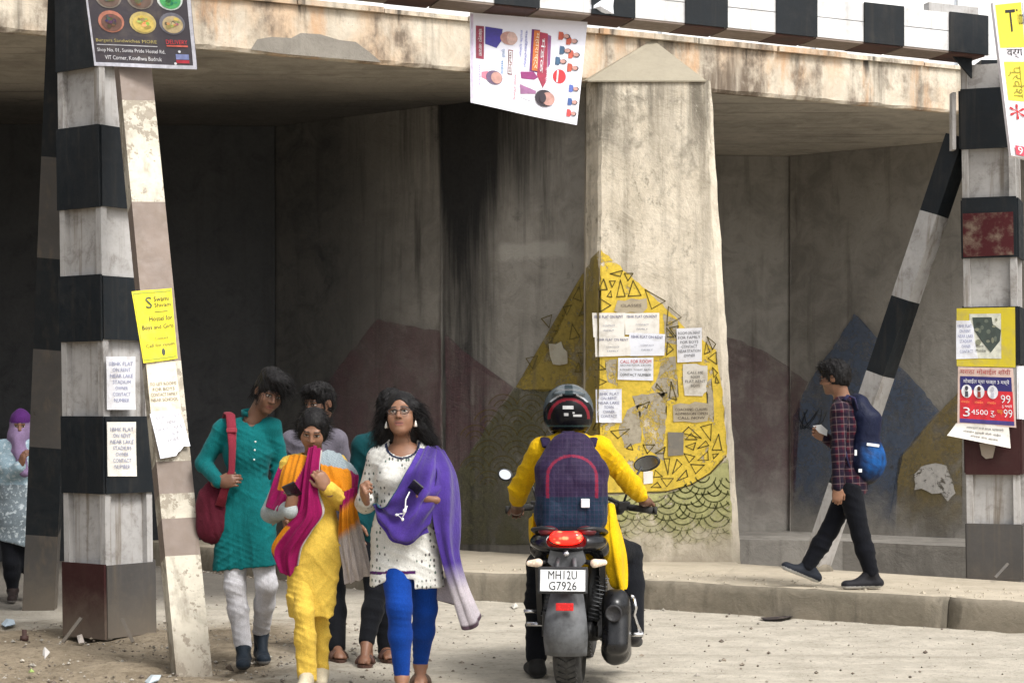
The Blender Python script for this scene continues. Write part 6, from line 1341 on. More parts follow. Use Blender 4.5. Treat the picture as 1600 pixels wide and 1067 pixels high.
# ------------------------------------------------------------------ rider
def person_rider():
    T = world_empty('person', ground_at(at(888, 0, 10.6))); tag(T, 'motorcycle rider in a yellow kurta and helmet, seen from behind', 'person')
    J = {k: at(*v) for k, v in dict(neck=(889, 684, 10.62), chest=(891, 728, 10.60), pelvis=(890, 832, 10.50), sl=(845, 702, 10.62), sr=(938, 700, 10.62), el=(811, 764, 10.82), wl=(807, 797, 11.03), er=(986, 756, 10.86), wr=(1008, 783, 10.98),
         hl=(868, 842, 10.52), hr=(916, 842, 10.52), kl=(842, 882, 10.92), al=(838, 1024, 10.76), kr=(984, 866, 10.93), ar=(988, 985, 10.72)).items()}
    C = at(888, 650, 10.64); Rm = hrot(180 - 4, 6, 0)
    hands = [hand_field(J['wl'], (0.10, .9, .05), (0, 0, -1), (1.0, 1.1, .7), 1, 1.0, forearm=J['el'] * .45 + J['wl'] * .55, wr=.03), hand_field(J['wr'], (0.05, .9, -.05), (0, 0, -1), (1.0, 1.1, .7), -1, 1.0, forearm=J['er'] * .45 + J['wr'] * .55, wr=.03)]
    make_body(T, J, C, Rm, SK3, hands=hands)
    Y = cloth('bright_yellow_cotton', (0.86, 0.52, 0.006), wrinkle=.6, var=.06)
    f = Field(.0058); sd, up, fr = frame(J); torso(f, J, .012, .98); arm(f, J, 'l', .020, .42); arm(f, J, 'r', .020, .55)
    f.cap(at(890, 810, 10.5), at(890, 845, 10.5), .17, .185, k=.05, flat=((0, 1, 0), .8)); f.cap(npv(J['neck']) + up * .03, npv(J['neck']) + up * .1, .05, .06, k=.006, mode='s')
    for (a, b) in ((J['el'], J['wl']), (J['er'], J['wr'])): pass
    def fo(P): r = wob(P, (30, 30, 30), 4); return .008 * crease(P, (.5, .3, 1), 44, 3) + .006 * crease(P, (-.8, .3, .7), 40, 6) + fine(P, .0035)
    f.disp(fo); k = quad_mesh('kurta', *f.solve(), Y, T)
    drape('kurta_tail', [[at(940, 790, 10.50), at(952, 785, 10.46), at(962, 795, 10.55)], [at(938, 830, 10.44), at(955, 825, 10.40), at(972, 825, 10.55)], [at(940, 860, 10.42), at(960, 860, 10.38), at(980, 860, 10.52)], [at(948, 890, 10.44), at(964, 890, 10.40), at(982, 888, 10.52)], [at(955, 912, 10.46), at(970, 922, 10.43), at(981, 914, 10.5)], [at(964, 920, 10.48), at(971, 927, 10.46), at(978, 920, 10.49)]], Y, k, 30, 50, .02, lambda u, v: .012 * np.sin(u * 11 + 2 * v) * (1 - .4 * v))
    drape('kurta_tail', [[at(838, 800, 10.52), at(832, 805, 10.5), at(826, 810, 10.56)], [at(838, 830, 10.52), at(831, 832, 10.48), at(826, 835, 10.56)], [at(840, 848, 10.54), at(833, 850, 10.5), at(828, 850, 10.56)]], Y, k, 12, 16, .015)
    f = Field(.008); leg(f, J, 'l', .012, lo=.014); leg(f, J, 'r', .014, lo=.018); f.ell(J['pelvis'], (.16, .12, .11)); f.disp(lambda P: .006 * crease(P, (.3, .2, 1), 46, 5)); quad_mesh('trousers', *f.solve(), cloth('black_trousers'), T)
    make_shoe(T, 'shoe', J['al'], (-.12, 1, 0), 0.004, (.022, .021, .02), (.04, .04, .04), 0, .29, .052); make_shoe(T, 'shoe', J['ar'], (.15, 1, 0), J['ar'].z - .085, (.02, .018, .018), (.04, .04, .04), -.15, .28, .046)
    # wrist watch / strap
    mb = MB(); w = Vector(J['wl']).lerp(Vector(J['el']), .12); ax = (Vector(J['el']) - Vector(J['wl'])).normalized(); u = ax.orthogonal().normalized(); v = ax.cross(u); mb.tube([w + (u * math.cos(a) + v * math.sin(a)) * .033 for a in [2 * math.pi * i / 16 for i in range(17)]], .007, 6); mb.build('wrist_strap', M_matb, T)
    # helmet
    H = world_empty('helmet', at(888, 690, 10.6)); tag(H, 'black full-face helmet with red arch and grey crown on the rider', 'helmet'); Hc = npv(at(888, 640, 10.62))
    f = Field(.0045); f.ell(Hc, (.139, .155, .144), k=.02); f.ell(Hc + V3(0, .03, -.06), (.125, .14, .10), k=.04); f.ell(Hc + V3(0, -.10, .085), (.085, .06, .025), k=.02); f.plane(Hc + V3(0, -.15, -.135), V3(0, -.12, -1), .012); f.cap(Hc + V3(0, 0, -.2), Hc + V3(0, 0, -.02), .095, .09, k=.01, mode='s')
    def hc(P):
        q = P - Hc; u, v = q[:, 0] / .137, q[:, 2] / .142; c = np.tile(np.array((.010, .010, .012), dtype=np.float32), (len(P), 1))
        r = np.sqrt((u / .92) ** 2 + ((v + .34) / .86) ** 2); c[(r > .80) & (r < .93) & (v > -.36)] = (.22, .016, .028); c[(r > 1.06) & (np.abs(u) > .28) & (v > .3) & (r < 1.13)] = (.5, .52, .54); c[(r >= 1.13)] = (.10, .12, .13); c[(np.abs(u) < .16) & (v > .55)] = (.02, .035, .04); c[(v < -.60) & (v > -.66)] = (.05, .09, .09); return c
    sh = quad_mesh('shell', *f.solve(), cloth('helmet_paint', rough=.22, wrinkle=0, bump=0.02, sheen=0), H, hc)
    mb = MB(); yb = lambda x, z: Hc[1] - .155 * math.sqrt(max(.05, 1 - (x / .137) ** 2 - (z / .142) ** 2)) - .004
    for (x0, x1, z0, z1) in ((-.035, .024, .003, .022), (.018, .030, -.022, -.012), (.022, .07, -.038, -.026), (-.028, -.004, -.034, -.018)): mb.add([Vector((Hc[0] + x, yb(x, z), Hc[2] + z)) for x, z in ((x0, z0), (x1, z0), (x1, z1), (x0, z1))], [(0, 1, 2, 3)])
    mb.build('sticker', plain('sticker_grey', (.55, .55, .55), .4), H)
    # backpack
    B = world_empty('backpack', at(893, 832, 10.4)); tag(B, 'purple checked backpack with pink arched piping and teal pocket on the rider', 'backpack'); bc = npv(at(893, 762, 10.40))
    Rb = np.array(Matrix.Rotation(R(2), 3, 'Y') @ Matrix.Rotation(R(-6), 3, 'X'), dtype=np.float32)
    f = Field(.006); f.box(bc + V3(0, 0, -.04), (.200, .10, .215), Rb, .09, .03); f.ell(bc + V3(-.005, .03, .14), (.155, .085, .17), Rb, .06); f.box(bc + V3(0, -.075, -.09), (.165, .055, .165), Rb, .05, .025); f.ell(bc + V3(0, -.06, .04), (.135, .06, .13), Rb, .03); f.disp(lambda P: .006 * (1 - 2 * np.abs(wob(P, (16, 16, 20), 6))) + .003 * wob(P, (60, 60, 40), 7))
    def bcol(P):
        q = (P - bc); x, z = q[:, 0], q[:, 2]; c = np.tile(np.array((.026, .015, .050), dtype=np.float32), (len(P), 1)); m = (z < -.045) & (P[:, 1] < bc[1] + .0); c[m] = (.008, .026, .055)
        r = np.where(z > .06, np.sqrt((x / .132) ** 2 + ((z - .06) / .115) ** 2), np.abs(x) / .132); c[(np.abs(r - 1) < .06) & (z > -.05) & (P[:, 1] < bc[1] + .02)] = (.24, .014, .045); c[z < -.225] = (.018, .012, .025); return c
    def chk(t, cc, c):
        x = t.sep(c); o = cc
        for ax, fq in ((0, 42), (2, 42)): o = t.mix(t.rng(t.math('ABSOLUTE', t.math('SUBTRACT', t.math('FRACT', t.math('MULTIPLY', x[ax], fq)), .5)), .14, .06, 0, .25), o, (.06, .035, .075))
        return o
    bg = quad_mesh('bag_body', *f.solve(), cloth('checked_nylon', rough=.6, sheen=.05, pattern=chk, wrinkle=.5), B, bcol)
    mb = MB(); p = at(913, 784, 10.4); yb_ = 10.24; mb.box((p.x, 10.262, p.z), (.023, .006, .024), bev=.004); mb.build('label_patch', plain('paper_white', (.78, .79, .8)), B)
    for s_ in (-1, 1): mb = MB(); mb.tube([at(889 + s_ * 34, 698, 10.50), at(889 + s_ * 37, 686, 10.56), at(889 + s_ * 40, 684, 10.64), at(889 + s_ * 42, 700, 10.74)], .028, 8, flat=.35); mb.build('shoulder_strap', cloth('purple_strap', (.03, .02, .06)), B)
    mb = MB(); mb.tube([at(876, 682, 10.5), at(880, 676, 10.48), at(896, 676, 10.48), at(902, 682, 10.5)], .010, 8); mb.build('carry_loop', cloth('purple_strap'), B)
person_rider()
# ------------------------------------------------------------------ posters, notices and banners
INKS = {}
def ink(*rgb):
    k = tuple(rgb)
    if k not in INKS: INKS[k] = plain('print_%02x%02x%02x' % k, srgb(*rgb), .65, 0, .10, 20)
    return INKS[k]
def paper(name, rgb, dirt=.25):
    if name in _mc: return _mc[name]
    t = NT(name); c = t.co(); n = t.noise(c, 9, 5, .65); n2 = t.noise(c, 45, 4, .6); b = srgb(*rgb)
    col = t.mix(t.math('MULTIPLY', t.rng(n, .45, .75), dirt * 1.6), b, (.30, .25, .18)); col = t.mix(t.math('MULTIPLY', t.rng(n2, .55, .8), dirt), col, tuple(q * .6 for q in b)); t.bump(n, .3, .01); _mc[name] = t.fin(col, .75, 0, .3); return _mc[name]

class Print:
    """flat sheet with printed matter; (u, v) run 0..1 from the top-left corner."""
    def __init__(s, name, label, cat, TL, TR, BR, BL, mat, curl=None, thick=.003, outline=None, group=None, n=10):
        s.c = [Vector(q) for q in (TL, TR, BR, BL)]; s.curl = curl
        nrm = (s.c[1] - s.c[0]).cross(s.c[3] - s.c[0]).normalized(); s.n = nrm if nrm.dot(s.c[0] - Vector((0, 0, HC))) < 0 else -nrm
        base = (s.c[2] + s.c[3]) / 2; s.root = world_empty(name, base); tag(s.root, label, cat, group); s.parts = {}
        mb = MB()
        if outline is None:
            A = [s.p(i / n, j / n, 0) for j in range(n + 1) for i in range(n + 1)]; B = [p - s.n * thick for p in A]; k = (n + 1) ** 2; w = n + 1
            fs = [(j * w + i, j * w + i + 1, (j + 1) * w + i + 1, (j + 1) * w + i) for j in range(n) for i in range(n)]; fs += [tuple(q + k for q in f[::-1]) for f in fs]
            rim = [i for i in range(w)] + [j * w + n for j in range(1, w)] + [n * w + i for i in range(n - 1, -1, -1)] + [j * w for j in range(n - 1, 0, -1)]
            fs += [(rim[i], rim[(i + 1) % len(rim)], rim[(i + 1) % len(rim)] + k, rim[i] + k) for i in range(len(rim))]; mb.add(A + B, fs)
        else: mb.prism([s.p(u, v, 0) for u, v in outline], -s.n * thick)
        s.sheet = mb.build('sheet', mat, s.root)
    def p(s, u, v, k=0):
        a = s.c[0].lerp(s.c[1], u); b = s.c[3].lerp(s.c[2], u); q = a.lerp(b, v); return q + s.n * ((s.curl(u, v) if s.curl else 0) + .0025 * k)
    def _mb(s, m, k): return s.parts.setdefault((m.name, k), (MB(), m))[0]
    def poly(s, pts, m, k=1): s._mb(m, k).add([s.p(u, v, k) for u, v in pts], [tuple(range(len(pts)))])
    def rect(s, u0, v0, u1, v1, m, k=1):
        n = max(1, int(abs(u1 - u0) * 8)); q = max(1, int(abs(v1 - v0) * 8)); mb = s._mb(m, k)
        mb.add([s.p(u0 + (u1 - u0) * i / n, v0 + (v1 - v0) * j / q, k) for j in range(q + 1) for i in range(n + 1)], [(j * (n + 1) + i, j * (n + 1) + i + 1, (j + 1) * (n + 1) + i + 1, (j + 1) * (n + 1) + i) for j in range(q) for i in range(n)])
    def oval(s, u, v, ru, rv, m, k=1, a0=0, a1=360): s.poly([(u + ru * math.cos(R(a0 + (a1 - a0) * i / 20)), v + rv * math.sin(R(a0 + (a1 - a0) * i / 20))) for i in range(20)], m, k)
    def text(s, t_, u0, v0, u1, v1, m, k=2, vert=False):
        v, f = text_geo(t_)
        if vert: s._mb(m, k).add([s.p(u0 + (u1 - u0) * b, v0 + (v1 - v0) * a, k) for a, b in v], f)   # reads top to bottom
        else: s._mb(m, k).add([s.p(u0 + (u1 - u0) * a, v1 + (v0 - v1) * b, k) for a, b in v], f)
    def figure(s, u, v, sz, skin, top, hair, k=3, asp=1.0, sideways=False):
        """a plain head-and-shoulders portrait; sideways ones have their heads to the right."""
        def q(a, b): return (u + b * sz * -1, v + a * sz * asp) if sideways else (u + a * sz, v + b * sz * asp)
        def ov(ca, cb, ra, rb, m, kk): s.poly([q(ca + ra * math.cos(t), cb + rb * math.sin(t)) for t in [2 * math.pi * i / 16 for i in range(16)]], m, kk)
        s.poly([q(a, b) for a, b in ((-.9, 1.5), (-.85, .75), (-.4, .5), (.4, .5), (.85, .75), (.9, 1.5))], top, k); ov(0, -.1, .52, .62, hair, k + 1); ov(0, .06, .44, .54, skin, k + 2)
    def done(s):
        for (mn, k), (mb, m) in s.parts.items(): mb.build('print', m, s.sheet, recalc=False)['kind'] = 'stuff'
        return s

BK, DB, RD = ink(25, 25, 28), ink(40, 45, 90), ink(190, 30, 40)
rs = random.Random(4)
def notice(name, label, quad, lines, mat=None, cols=None, curl=None, outline=None, pos=None, cat='notice', group=None, sizes=None):
    P_ = Print(name, label, cat, *quad, mat or paper('notice_paper_%d' % rs.randint(0, 2), rs.choice(((232, 234, 242), (226, 226, 230), (234, 230, 222))), .26), curl, outline=outline, group=group)
    n = len(lines); y = .10
    for i, l in enumerate(lines):
        if not l: y += .8 / n; continue
        h = (sizes[i] if sizes else 1) * .8 / n * .62; w = min(.88, .09 * len(l) * (sizes[i] if sizes else 1)); m = (cols[i] if cols else ink(95, 98, 120)); P_.text(l, .5 - w / 2, y, .5 + w / 2, y + h, m); y += .8 / n
    return P_.done()
small_curl = lambda a, ph=0: (lambda u, v: a * (math.sin(u * 5 + ph) * .4 + math.sin(v * 4 + u * 2 + ph) * .6) + a)
flap = lambda a: (lambda u, v: .002 + a * max(0, v - .75) ** 2 * 10 * max(0, .8 - u))

def pier_quad(x0, y0, x1, y1, j=1.5, off=.014):
    J_ = lambda: rs.uniform(-j, j); q = [(x0 + J_(), y0 + J_()), (x1 + J_(), y0 + J_()), (x1 + J_(), y1 + J_()), (x0 + J_(), y1 + J_())]
    return [on_plane(x, y, (0, PIER_Y - off, 0), (0, 1, 0)) for x, y in q]
RENT = ['1BHK FLAT ON RENT', '', 'CONTACT', 'FAMILY']
RC = [ink(60, 60, 110), BK, ink(130, 132, 150), ink(130, 132, 150)]
for (q, lab, off) in (((926, 490, 977, 526), 'white flat on rent notice, upper left of the four taped together on the pier', .014), ((976, 490, 1031, 522), 'white flat on rent notice, upper right of the four taped together on the pier', .015),
               ((930, 525, 984, 557), 'white flat on rent notice, lower left of the four taped together on the pier', .017), ((983, 521, 1038, 556), 'white flat on rent notice, lower right of the four taped together on the pier', .019)):
    notice('rent_notice', lab, pier_quad(*q, off=off), RENT, cols=RC, sizes=[1.0, 1, .6, .6], group='flat on rent notices on the pier', curl=small_curl(.004, rs.random() * 6))
notice('room_notice', 'white notice with a red heading and black border lines on the pier', pier_quad(966, 559, 1021, 594, 1), ['CALL FOR ROOM', 'GROUND FLOOR, 2 ROOMS', 'KITCHEN, TOILET, BATH', 'CONTACT NUMBER'], cols=[RD, ink(60, 60, 60), ink(60, 60, 60), BK], sizes=[1.2, .7, .7, 1.0], curl=small_curl(.003))
notice('handbill', 'white typed handbill beside the right edge of the pier, above a torn one', pier_quad(1057, 513, 1096, 566), ['ROOM ON RENT', 'FOR FAMILY', 'FOR BOYS', 'CONTACT', 'NEAR STATION', 'OWNER'], cols=[ink(80, 80, 85)] * 6, curl=small_curl(.004, 2))
tear1 = [(0.02, .02), (.55, 0), (.7, .05), (.98, .06), (1, .5), (.94, .72), (.97, .86), (.85, .92), (.8, 1), (.35, .98), (.05, .97), (.0, .5)]
notice('torn_handbill', 'crumpled pale handbill with torn edges low on the right of the pier', pier_quad(1067, 568, 1106, 619), ['', 'CALL ME', 'ROOM', 'FLAT RENT', 'BOYS', ''], paper('aged_paper', (214, 208, 196), .4), cols=[ink(90, 88, 85)] * 6, outline=tear1)
notice('torn_handbill', 'brownish torn handbill with bold print below the other torn one on the pier', pier_quad(1052, 628, 1108, 661), ['', 'COACHING CLASSES', 'ADMISSION OPEN', 'CALL NOW'], paper('brown_paper', (178, 166, 142), .5), cols=[ink(70, 60, 50)] * 4, outline=[(0, .15), (.2, .05), (.45, .12), (.6, 0), (.95, .1), (1, .5), (.93, .92), (.6, 1), (.3, .93), (.03, .96)])
notice('handbill', 'white handbill with a curled lower corner next to the rider helmet', pier_quad(932, 607, 972, 661), ['1BHK FLAT', 'ON RENT', 'NEAR LAKE', 'TOWN', 'OWNER', 'CONTACT'], cols=[ink(110, 112, 140)] * 6, curl=flap(.03))
notice('torn_remnant', 'torn brown paper remnant above the four white rent notices', pier_quad(960, 466, 1011, 491), ['', 'CLASSES', ''], paper('brown_paper', (178, 166, 142), .5), cols=[ink(90, 80, 70)] * 3, outline=[(.08, .1), (.3, .16), (.5, .02), (.75, .1), (.98, .05), (1, .6), (.85, .9), (.5, .85), (.2, 1), (0, .8)], cat='paper')
notice('faded_notice', 'small grey faded notice beside the right mirror of the motorcycle', pier_quad(1043, 676, 1068, 711), [''], paper('grey_paper', (120, 116, 108), .4), curl=small_curl(.003))
notice('paper_scrap', 'tiny blank white paper just below the right mirror', pier_quad(1005, 735, 1021, 756), [''], cat='paper')
wq = [on_plane(x, y, W1P + W1N * .03, W1N) for x, y in ((857, 535), (885, 533), (888, 570), (860, 571))]
notice('torn_remnant', 'torn grey poster remnant with white edges on the dark dividing wall', wq, [''], paper('remnant_paper', (170, 166, 152), .6), outline=[(0, .05), (.4, .1), (.7, 0), (.8, .3), (1, .45), (.95, .95), (.5, 1), (.15, .95), (.02, .6)], cat='paper')
# bare grey patches where posters were ripped from the yellow paint
def pier_patch(pts, off=.0095):
    mb = MB(); mb.prism([on_plane(x + rs.uniform(-2, 2), y + rs.uniform(-2, 2), (0, PIER_Y - off, 0), (0, 1, 0)) for x, y in pts], (0, .004, 0)); return mb

# notices on the left column's right face
def col_quad(x0, y0, x1, y1, off=.026):
    h = .205; p0 = PL(h + off, 0, 1.5); n = Matrix.Rotation(R(-37), 3, 'Z') @ Vector((1, 0, 0)); return [on_plane(x, y, p0, n) for x, y in ((x0, y0), (x1, y0), (x1 + 1, y1), (x0 + 2, y1))]
RL = ['1BHK FLAT', 'ON RENT', 'NEAR LAKE', 'STADIUM', 'OWNER', 'CONTACT', 'NUMBER']
for (q, lab) in (((165, 557, 211, 640), 'white flat notice on the white band of the left column, upper of two'), ((166, 659, 212, 744), 'white flat notice on the black band of the left column, lower of two')):
    notice('rent_notice', lab, col_quad(*q), RL, cols=[ink(140, 145, 175)] * 7, curl=small_curl(.004, rs.random() * 5), group='flat notices on the left column')

# sheets pasted on the front brace
def brace_quad(pts, off=.012):
    ax = (b1 - b0).normalized(); sd_ = (Vector((.94, .35, 0)) - ax * Vector((.94, .35, 0)).dot(ax)).normalized(); th = ax.cross(sd_); n = th if th.y < 0 else -th; return [on_plane(x, y, b0 + n * (.08 + off), n) for x, y in pts]
yp = Print('yellow_poster', 'bright yellow hostel poster pasted on the leaning front brace', 'poster', *brace_quad(((205, 457), (268, 451), (277, 561), (224, 568)), .02), paper('yellow_paper', (226, 212, 52), .18), small_curl(.008, 1))
for (a, b, c, d) in ((.03, .03, .97, .045), (.03, .955, .97, .97), (.03, .03, .045, .97)): yp.rect(a, b, c, d, ink(150, 160, 40))
yp.text('S', .30, .10, .46, .26, ink(60, 70, 40)); yp.text('Swami', .52, .10, .90, .17, BK); yp.text('Shivam', .52, .19, .94, .25, BK); yp.rect(.5, .31, .85, .318, BK); yp.text('Hostel for', .34, .37, .96, .44, BK); yp.text('Boys and Girls', .12, .49, .97, .57, BK); yp.text('Contact', .42, .66, .8, .70, ink(90, 95, 40)); yp.text('Call for room', .15, .75, .95, .80, ink(70, 75, 40)); yp.oval(.62, .88, .05, .05, ink(60, 65, 45)); yp.done()
notice('torn_handbill', 'cream paper with faint typed lines under the yellow poster on the brace', brace_quad(((228, 566), (274, 563), (284, 645), (236, 648)), .012), ['', '', '', 'TO LET ROOMS', 'FOR BOYS', 'CONTACT FAMILY', 'NEAR SCHOOL', ''], paper('cream_paper', (222, 212, 190), .45), cols=[ink(110, 100, 85)] * 8)
notice('torn_handbill', 'white torn handbill flapping lowest on the leaning front brace', brace_quad(((233, 645), (284, 640), (298, 700), (245, 719)), .018), ['1BHK FLAT', 'ON RENT', 'NEAR LAKE', 'STADIUM', 'OWNER', ''], cols=[ink(170, 165, 165)] * 6, outline=[(0, .05), (.12, 0), (.5, .02), (.9, 0), (.97, .3), (1, .95), (.82, .9), (.7, .98), (.62, 1.0), (.55, 1.06), (.1, 1.0), (.05, .5)], curl=small_curl(.012))

# menu banner on the left column
pts = ((128, -60), (294, -55), (308, 109), (147, 103)); TLq = [at(x, y, d) for (x, y), d in zip(pts, (12.0, 11.9, 11.95, 12.05))]
mbn = Print('menu_banner', 'dark grey food menu banner with round dish pictures hung on the left column', 'banner', *TLq, paper('flex_dark', (78, 74, 80), .12), lambda u, v: .012 * math.sin(u * 7) * v + .008 * math.sin(v * 5), thick=.006)
WHT = ink(232, 232, 236)
for (a, b, c, d) in ((0, 0, .02, 1), (.965, 0, 1, 1), (0, .965, 1, 1)): mbn.rect(a, b, c, d, ink(205, 205, 215))
for i, (u, cols) in enumerate(((.22, ((196, 130, 110), (120, 90, 80), (90, 85, 95))), (.52, ((205, 185, 120), (222, 196, 110), (190, 170, 90))), (.80, ((120, 120, 130), (200, 180, 140), (150, 140, 110))))):
    for v0 in (.34, .57):
        if v0 < .5: cols2 = ((150, 140, 130), (120, 100, 90), (110, 105, 100)) if i < 2 else ((220, 230, 225), (90, 180, 110), (60, 150, 90))
        else: cols2 = cols
        vv = v0 + (.0 if i != 2 else -.0); mbn.oval(u, vv, .125, .105, ink(*cols2[0]), 1); mbn.oval(u + .005, vv + .01, .10, .082, ink(*cols2[1]), 2)
        for q in range(14): a = rs.uniform(0, 6.28); r_ = rs.uniform(0, .07); mbn.oval(u + r_ * math.cos(a), vv + r_ * .85 * math.sin(a), rs.uniform(.012, .03), rs.uniform(.008, .022), ink(*(min(255, int(c * rs.choice((.75, .9, 1.12)))) for c in cols2[1 + q % 2])), 3)
mbn.text('Burgers Sandwiches MORE', .05, .735, .63, .775, ink(190, 176, 110)); mbn.text('DELIVERY', .72, .725, .93, .765, ink(220, 70, 80)); mbn.rect(.72, .775, .93, .79, ink(225, 110, 95)); mbn.rect(.05, .79, .63, .798, ink(200, 200, 205))
mbn.text('Shop No. 01, Sunita Pride Hostel Rd,', .05, .825, .70, .87, WHT); mbn.text('VIT Corner, Kondhwa Budruk', .12, .895, .66, .94, WHT); mbn.rect(.80, .86, .93, .91, ink(140, 150, 200)); mbn.rect(.80, .915, .93, .945, ink(190, 60, 75)); mbn.oval(.84, .835, .014, .012, WHT); mbn.oval(.79, .95, .014, .012, WHT); mbn.done()

# sideways campaign banner hanging behind the beam
dB = 13.62; pts = ((734, 20), (918, 35), (901, 196), (735, 161)); qd = [at(x, y, d) for (x, y), d in zip(pts, (13.58, 13.75, 13.70, 13.55))]
pb = Print('campaign_banner', 'white campaign banner hung sideways below the cross beam with portraits and red lettering', 'banner', *qd, paper('flex_white', (238, 238, 250), .04), lambda u, v: .012 * math.sin(u * 6 + 1) * v, thick=.005)
C_sk, C_h = ink(196, 150, 140), ink(60, 52, 60); A_ = 1.05
pb.rect(.05, .14, .12, .50, ink(150, 60, 80)); pb.text('संकल्प आपला', .065, .17, .105, .47, WHT, 2, True)
pb.poly([(.13, .14), (.28, .15), (.27, .28), (.23, .36), (.13, .33)], ink(70, 62, 150)); pb.oval(.335, .24, .075, .07, C_sk, 2); pb.oval(.36, .24, .045, .068, ink(214, 180, 170), 3)
pb.text('प्रगती', .27, .36, .31, .45, ink(40, 110, 160), 2, True); pb.text('साहेब', .27, .48, .30, .63, ink(60, 130, 180), 2, True); pb.rect(.335, .36, .375, .62, ink(130, 60, 60)); pb.rect(.34, .37, .37, .61, WHT, 2); pb.text('पाटील', .343, .38, .367, .60, ink(120, 50, 50), 3, True)
pb.text('वाढदिवसानिमित्त', .47, .14, .50, .52, ink(90, 100, 180), 2, True); pb.text('हार्दिक शुभेच्छा', .43, .14, .455, .42, ink(120, 130, 200), 2, True)
pb.rect(.53, .12, .60, .55, ink(110, 50, 120)); pb.rect(.55, .13, .60, .54, ink(214, 120, 60), 2); pb.text('महाराष्ट्र', .558, .15, .595, .52, ink(245, 220, 190), 3, True); pb.poly([(.60, .14), (.67, .15), (.69, .62), (.66, .70), (.60, .58)], ink(168, 60, 84)); pb.text('मंडळ', .62, .20, .655, .55, WHT, 2, True); pb.poly([(.67, .16), (.70, .17), (.71, .45), (.69, .5)], ink(150, 90, 140)); pb.text('शुभेच्छा', .675, .48, .70, .66, ink(235, 225, 240), 2, True)
pb.poly([(.45, .57), (.57, .55), (.61, .60), (.58, .63), (.46, .64)], ink(150, 60, 120)); pb.poly([(.46, .64), (.62, .66), (.64, .78), (.60, .86), (.44, .83)], WHT); pb.poly([(.45, .70), (.60, .74), (.60, .77), (.46, .80)], ink(160, 110, 150), 2); pb.oval(.68, .80, .085, .085, C_h, 3); pb.oval(.715, .80, .060, .066, C_sk, 4); pb.oval(.665, .80, .03, .05, C_h, 5)
pb.poly([(.10, .64), (.16, .62), (.16, .72), (.10, .70)], ink(220, 130, 150)); pb.oval(.215, .68, .075, .075, ink(110, 90, 120), 2); pb.oval(.235, .68, .05, .062, C_sk, 3); pb.oval(.80, .56, .058, .07, ink(214, 60, 66)); pb.rect(.775, .50, .79, .62, WHT, 2)
pb.text('आपला विश्वासू', .39, .60, .42, .88, ink(225, 100, 100), 2, True); pb.text('नगरसेवक', .075, .55, .095, .80, ink(170, 150, 190), 2, True)
for (u, v) in ((.83, .16), (.90, .20), (.85, .30), (.93, .33), (.82, .41), (.93, .46)): pb.figure(u, v, .045, C_sk, ink(*rs.choice(((70, 100, 130), (60, 62, 110), (190, 90, 70)))), C_h, 2, 1.0, True)
for (v, c) in ((.66, (90, 110, 180)), (.79, (70, 100, 160)), (.90, (220, 80, 80))): pb.figure(.955, v, .04, C_sk, ink(*c), C_h, 2, 1.0, True)
pb.rect(.008, .02, .028, .99, ink(215, 200, 225)); pb.rect(.86, .52, .865, .97, ink(190, 200, 230)); pb.done()

# admissions hoarding on the right
pts = ((1551, 4), (1660, -8), (1672, 262), (1580, 243)); qd = [at(x, y, d) for (x, y), d in zip(pts, (14.10, 14.15, 14.1, 14.02))]
hb_ = Print('advert_board', 'tilted pale advert board with yellow headings at the right edge', 'sign board', *qd, paper('flex_pale', (236, 232, 238), .08), None, .05)
hb_.rect(.03, .02, .40, .30, ink(238, 222, 60)); hb_.text('T', .16, .06, .30, .20, BK); hb_.text('Tuition', .32, .06, .42, .16, BK); hb_.rect(.06, .39, .38, .64, ink(240, 220, 70)); hb_.text('प्रवेश', .10, .42, .36, .62, ink(150, 140, 30), 2, True); hb_.text('वर्ग', .12, .31, .36, .37, BK); hb_.rect(.42, .0, .99, .99, ink(226, 232, 232), 2); hb_.rect(.46, .04, .98, .28, ink(190, 225, 220), 3); hb_.text('O', .50, .30, .62, .40, BK, 4)
for i in range(5): hb_.text('Class %d' % (6 + i), .48, .44 + i * .075, .72, .48 + i * .075, ink(70, 110, 170), 4)
hb_.text('*', .06, .66, .3, .76, RD, 3); hb_.rect(.46, .76, .98, .78, ink(120, 120, 120), 3); hb_.rect(.46, .82, .98, .84, ink(120, 120, 120), 3); hb_.rect(.08, .93, .96, .99, ink(220, 70, 90), 4); hb_.text('9', .12, .935, .2, .985, WHT, 5); hb_.done()

# posters on the right column
def rcol_quad(pts, off=.026):
    n = Matrix.Rotation(R(-20), 3, 'Z') @ Vector((0, -1, 0)); p0 = PR(0, -.20 - off, 1.5); return [on_plane(x, y, p0, n) for x, y in pts]
py_ = Print('yellow_poster', 'yellow framed poster with a torn dark picture on the right column', 'poster', *rcol_quad(((1495, 482), (1586, 480), (1587, 574), (1495, 572))), paper('dull_yellow_paper', (205, 186, 50), .25), small_curl(.005, 2))
py_.rect(.22, .10, .76, .86, ink(205, 205, 190)); py_.poly([(.27, .16), (.60, .16), (.62, .28), (.76, .38), (.74, .56), (.58, .76), (.42, .56), (.30, .38)], ink(62, 72, 66), 2)
for _ in range(12): a, b = rs.uniform(.32, .68), rs.uniform(.2, .6); py_.oval(a, b, rs.uniform(.02, .05), rs.uniform(.02, .05), ink(*rs.choice(((100, 108, 96), (48, 56, 52), (128, 130, 110)))), 3)
py_.text('Phone', .33, .62, .46, .67, BK, 3); py_.text('Mumbai', .33, .70, .50, .75, BK, 3); py_.done()
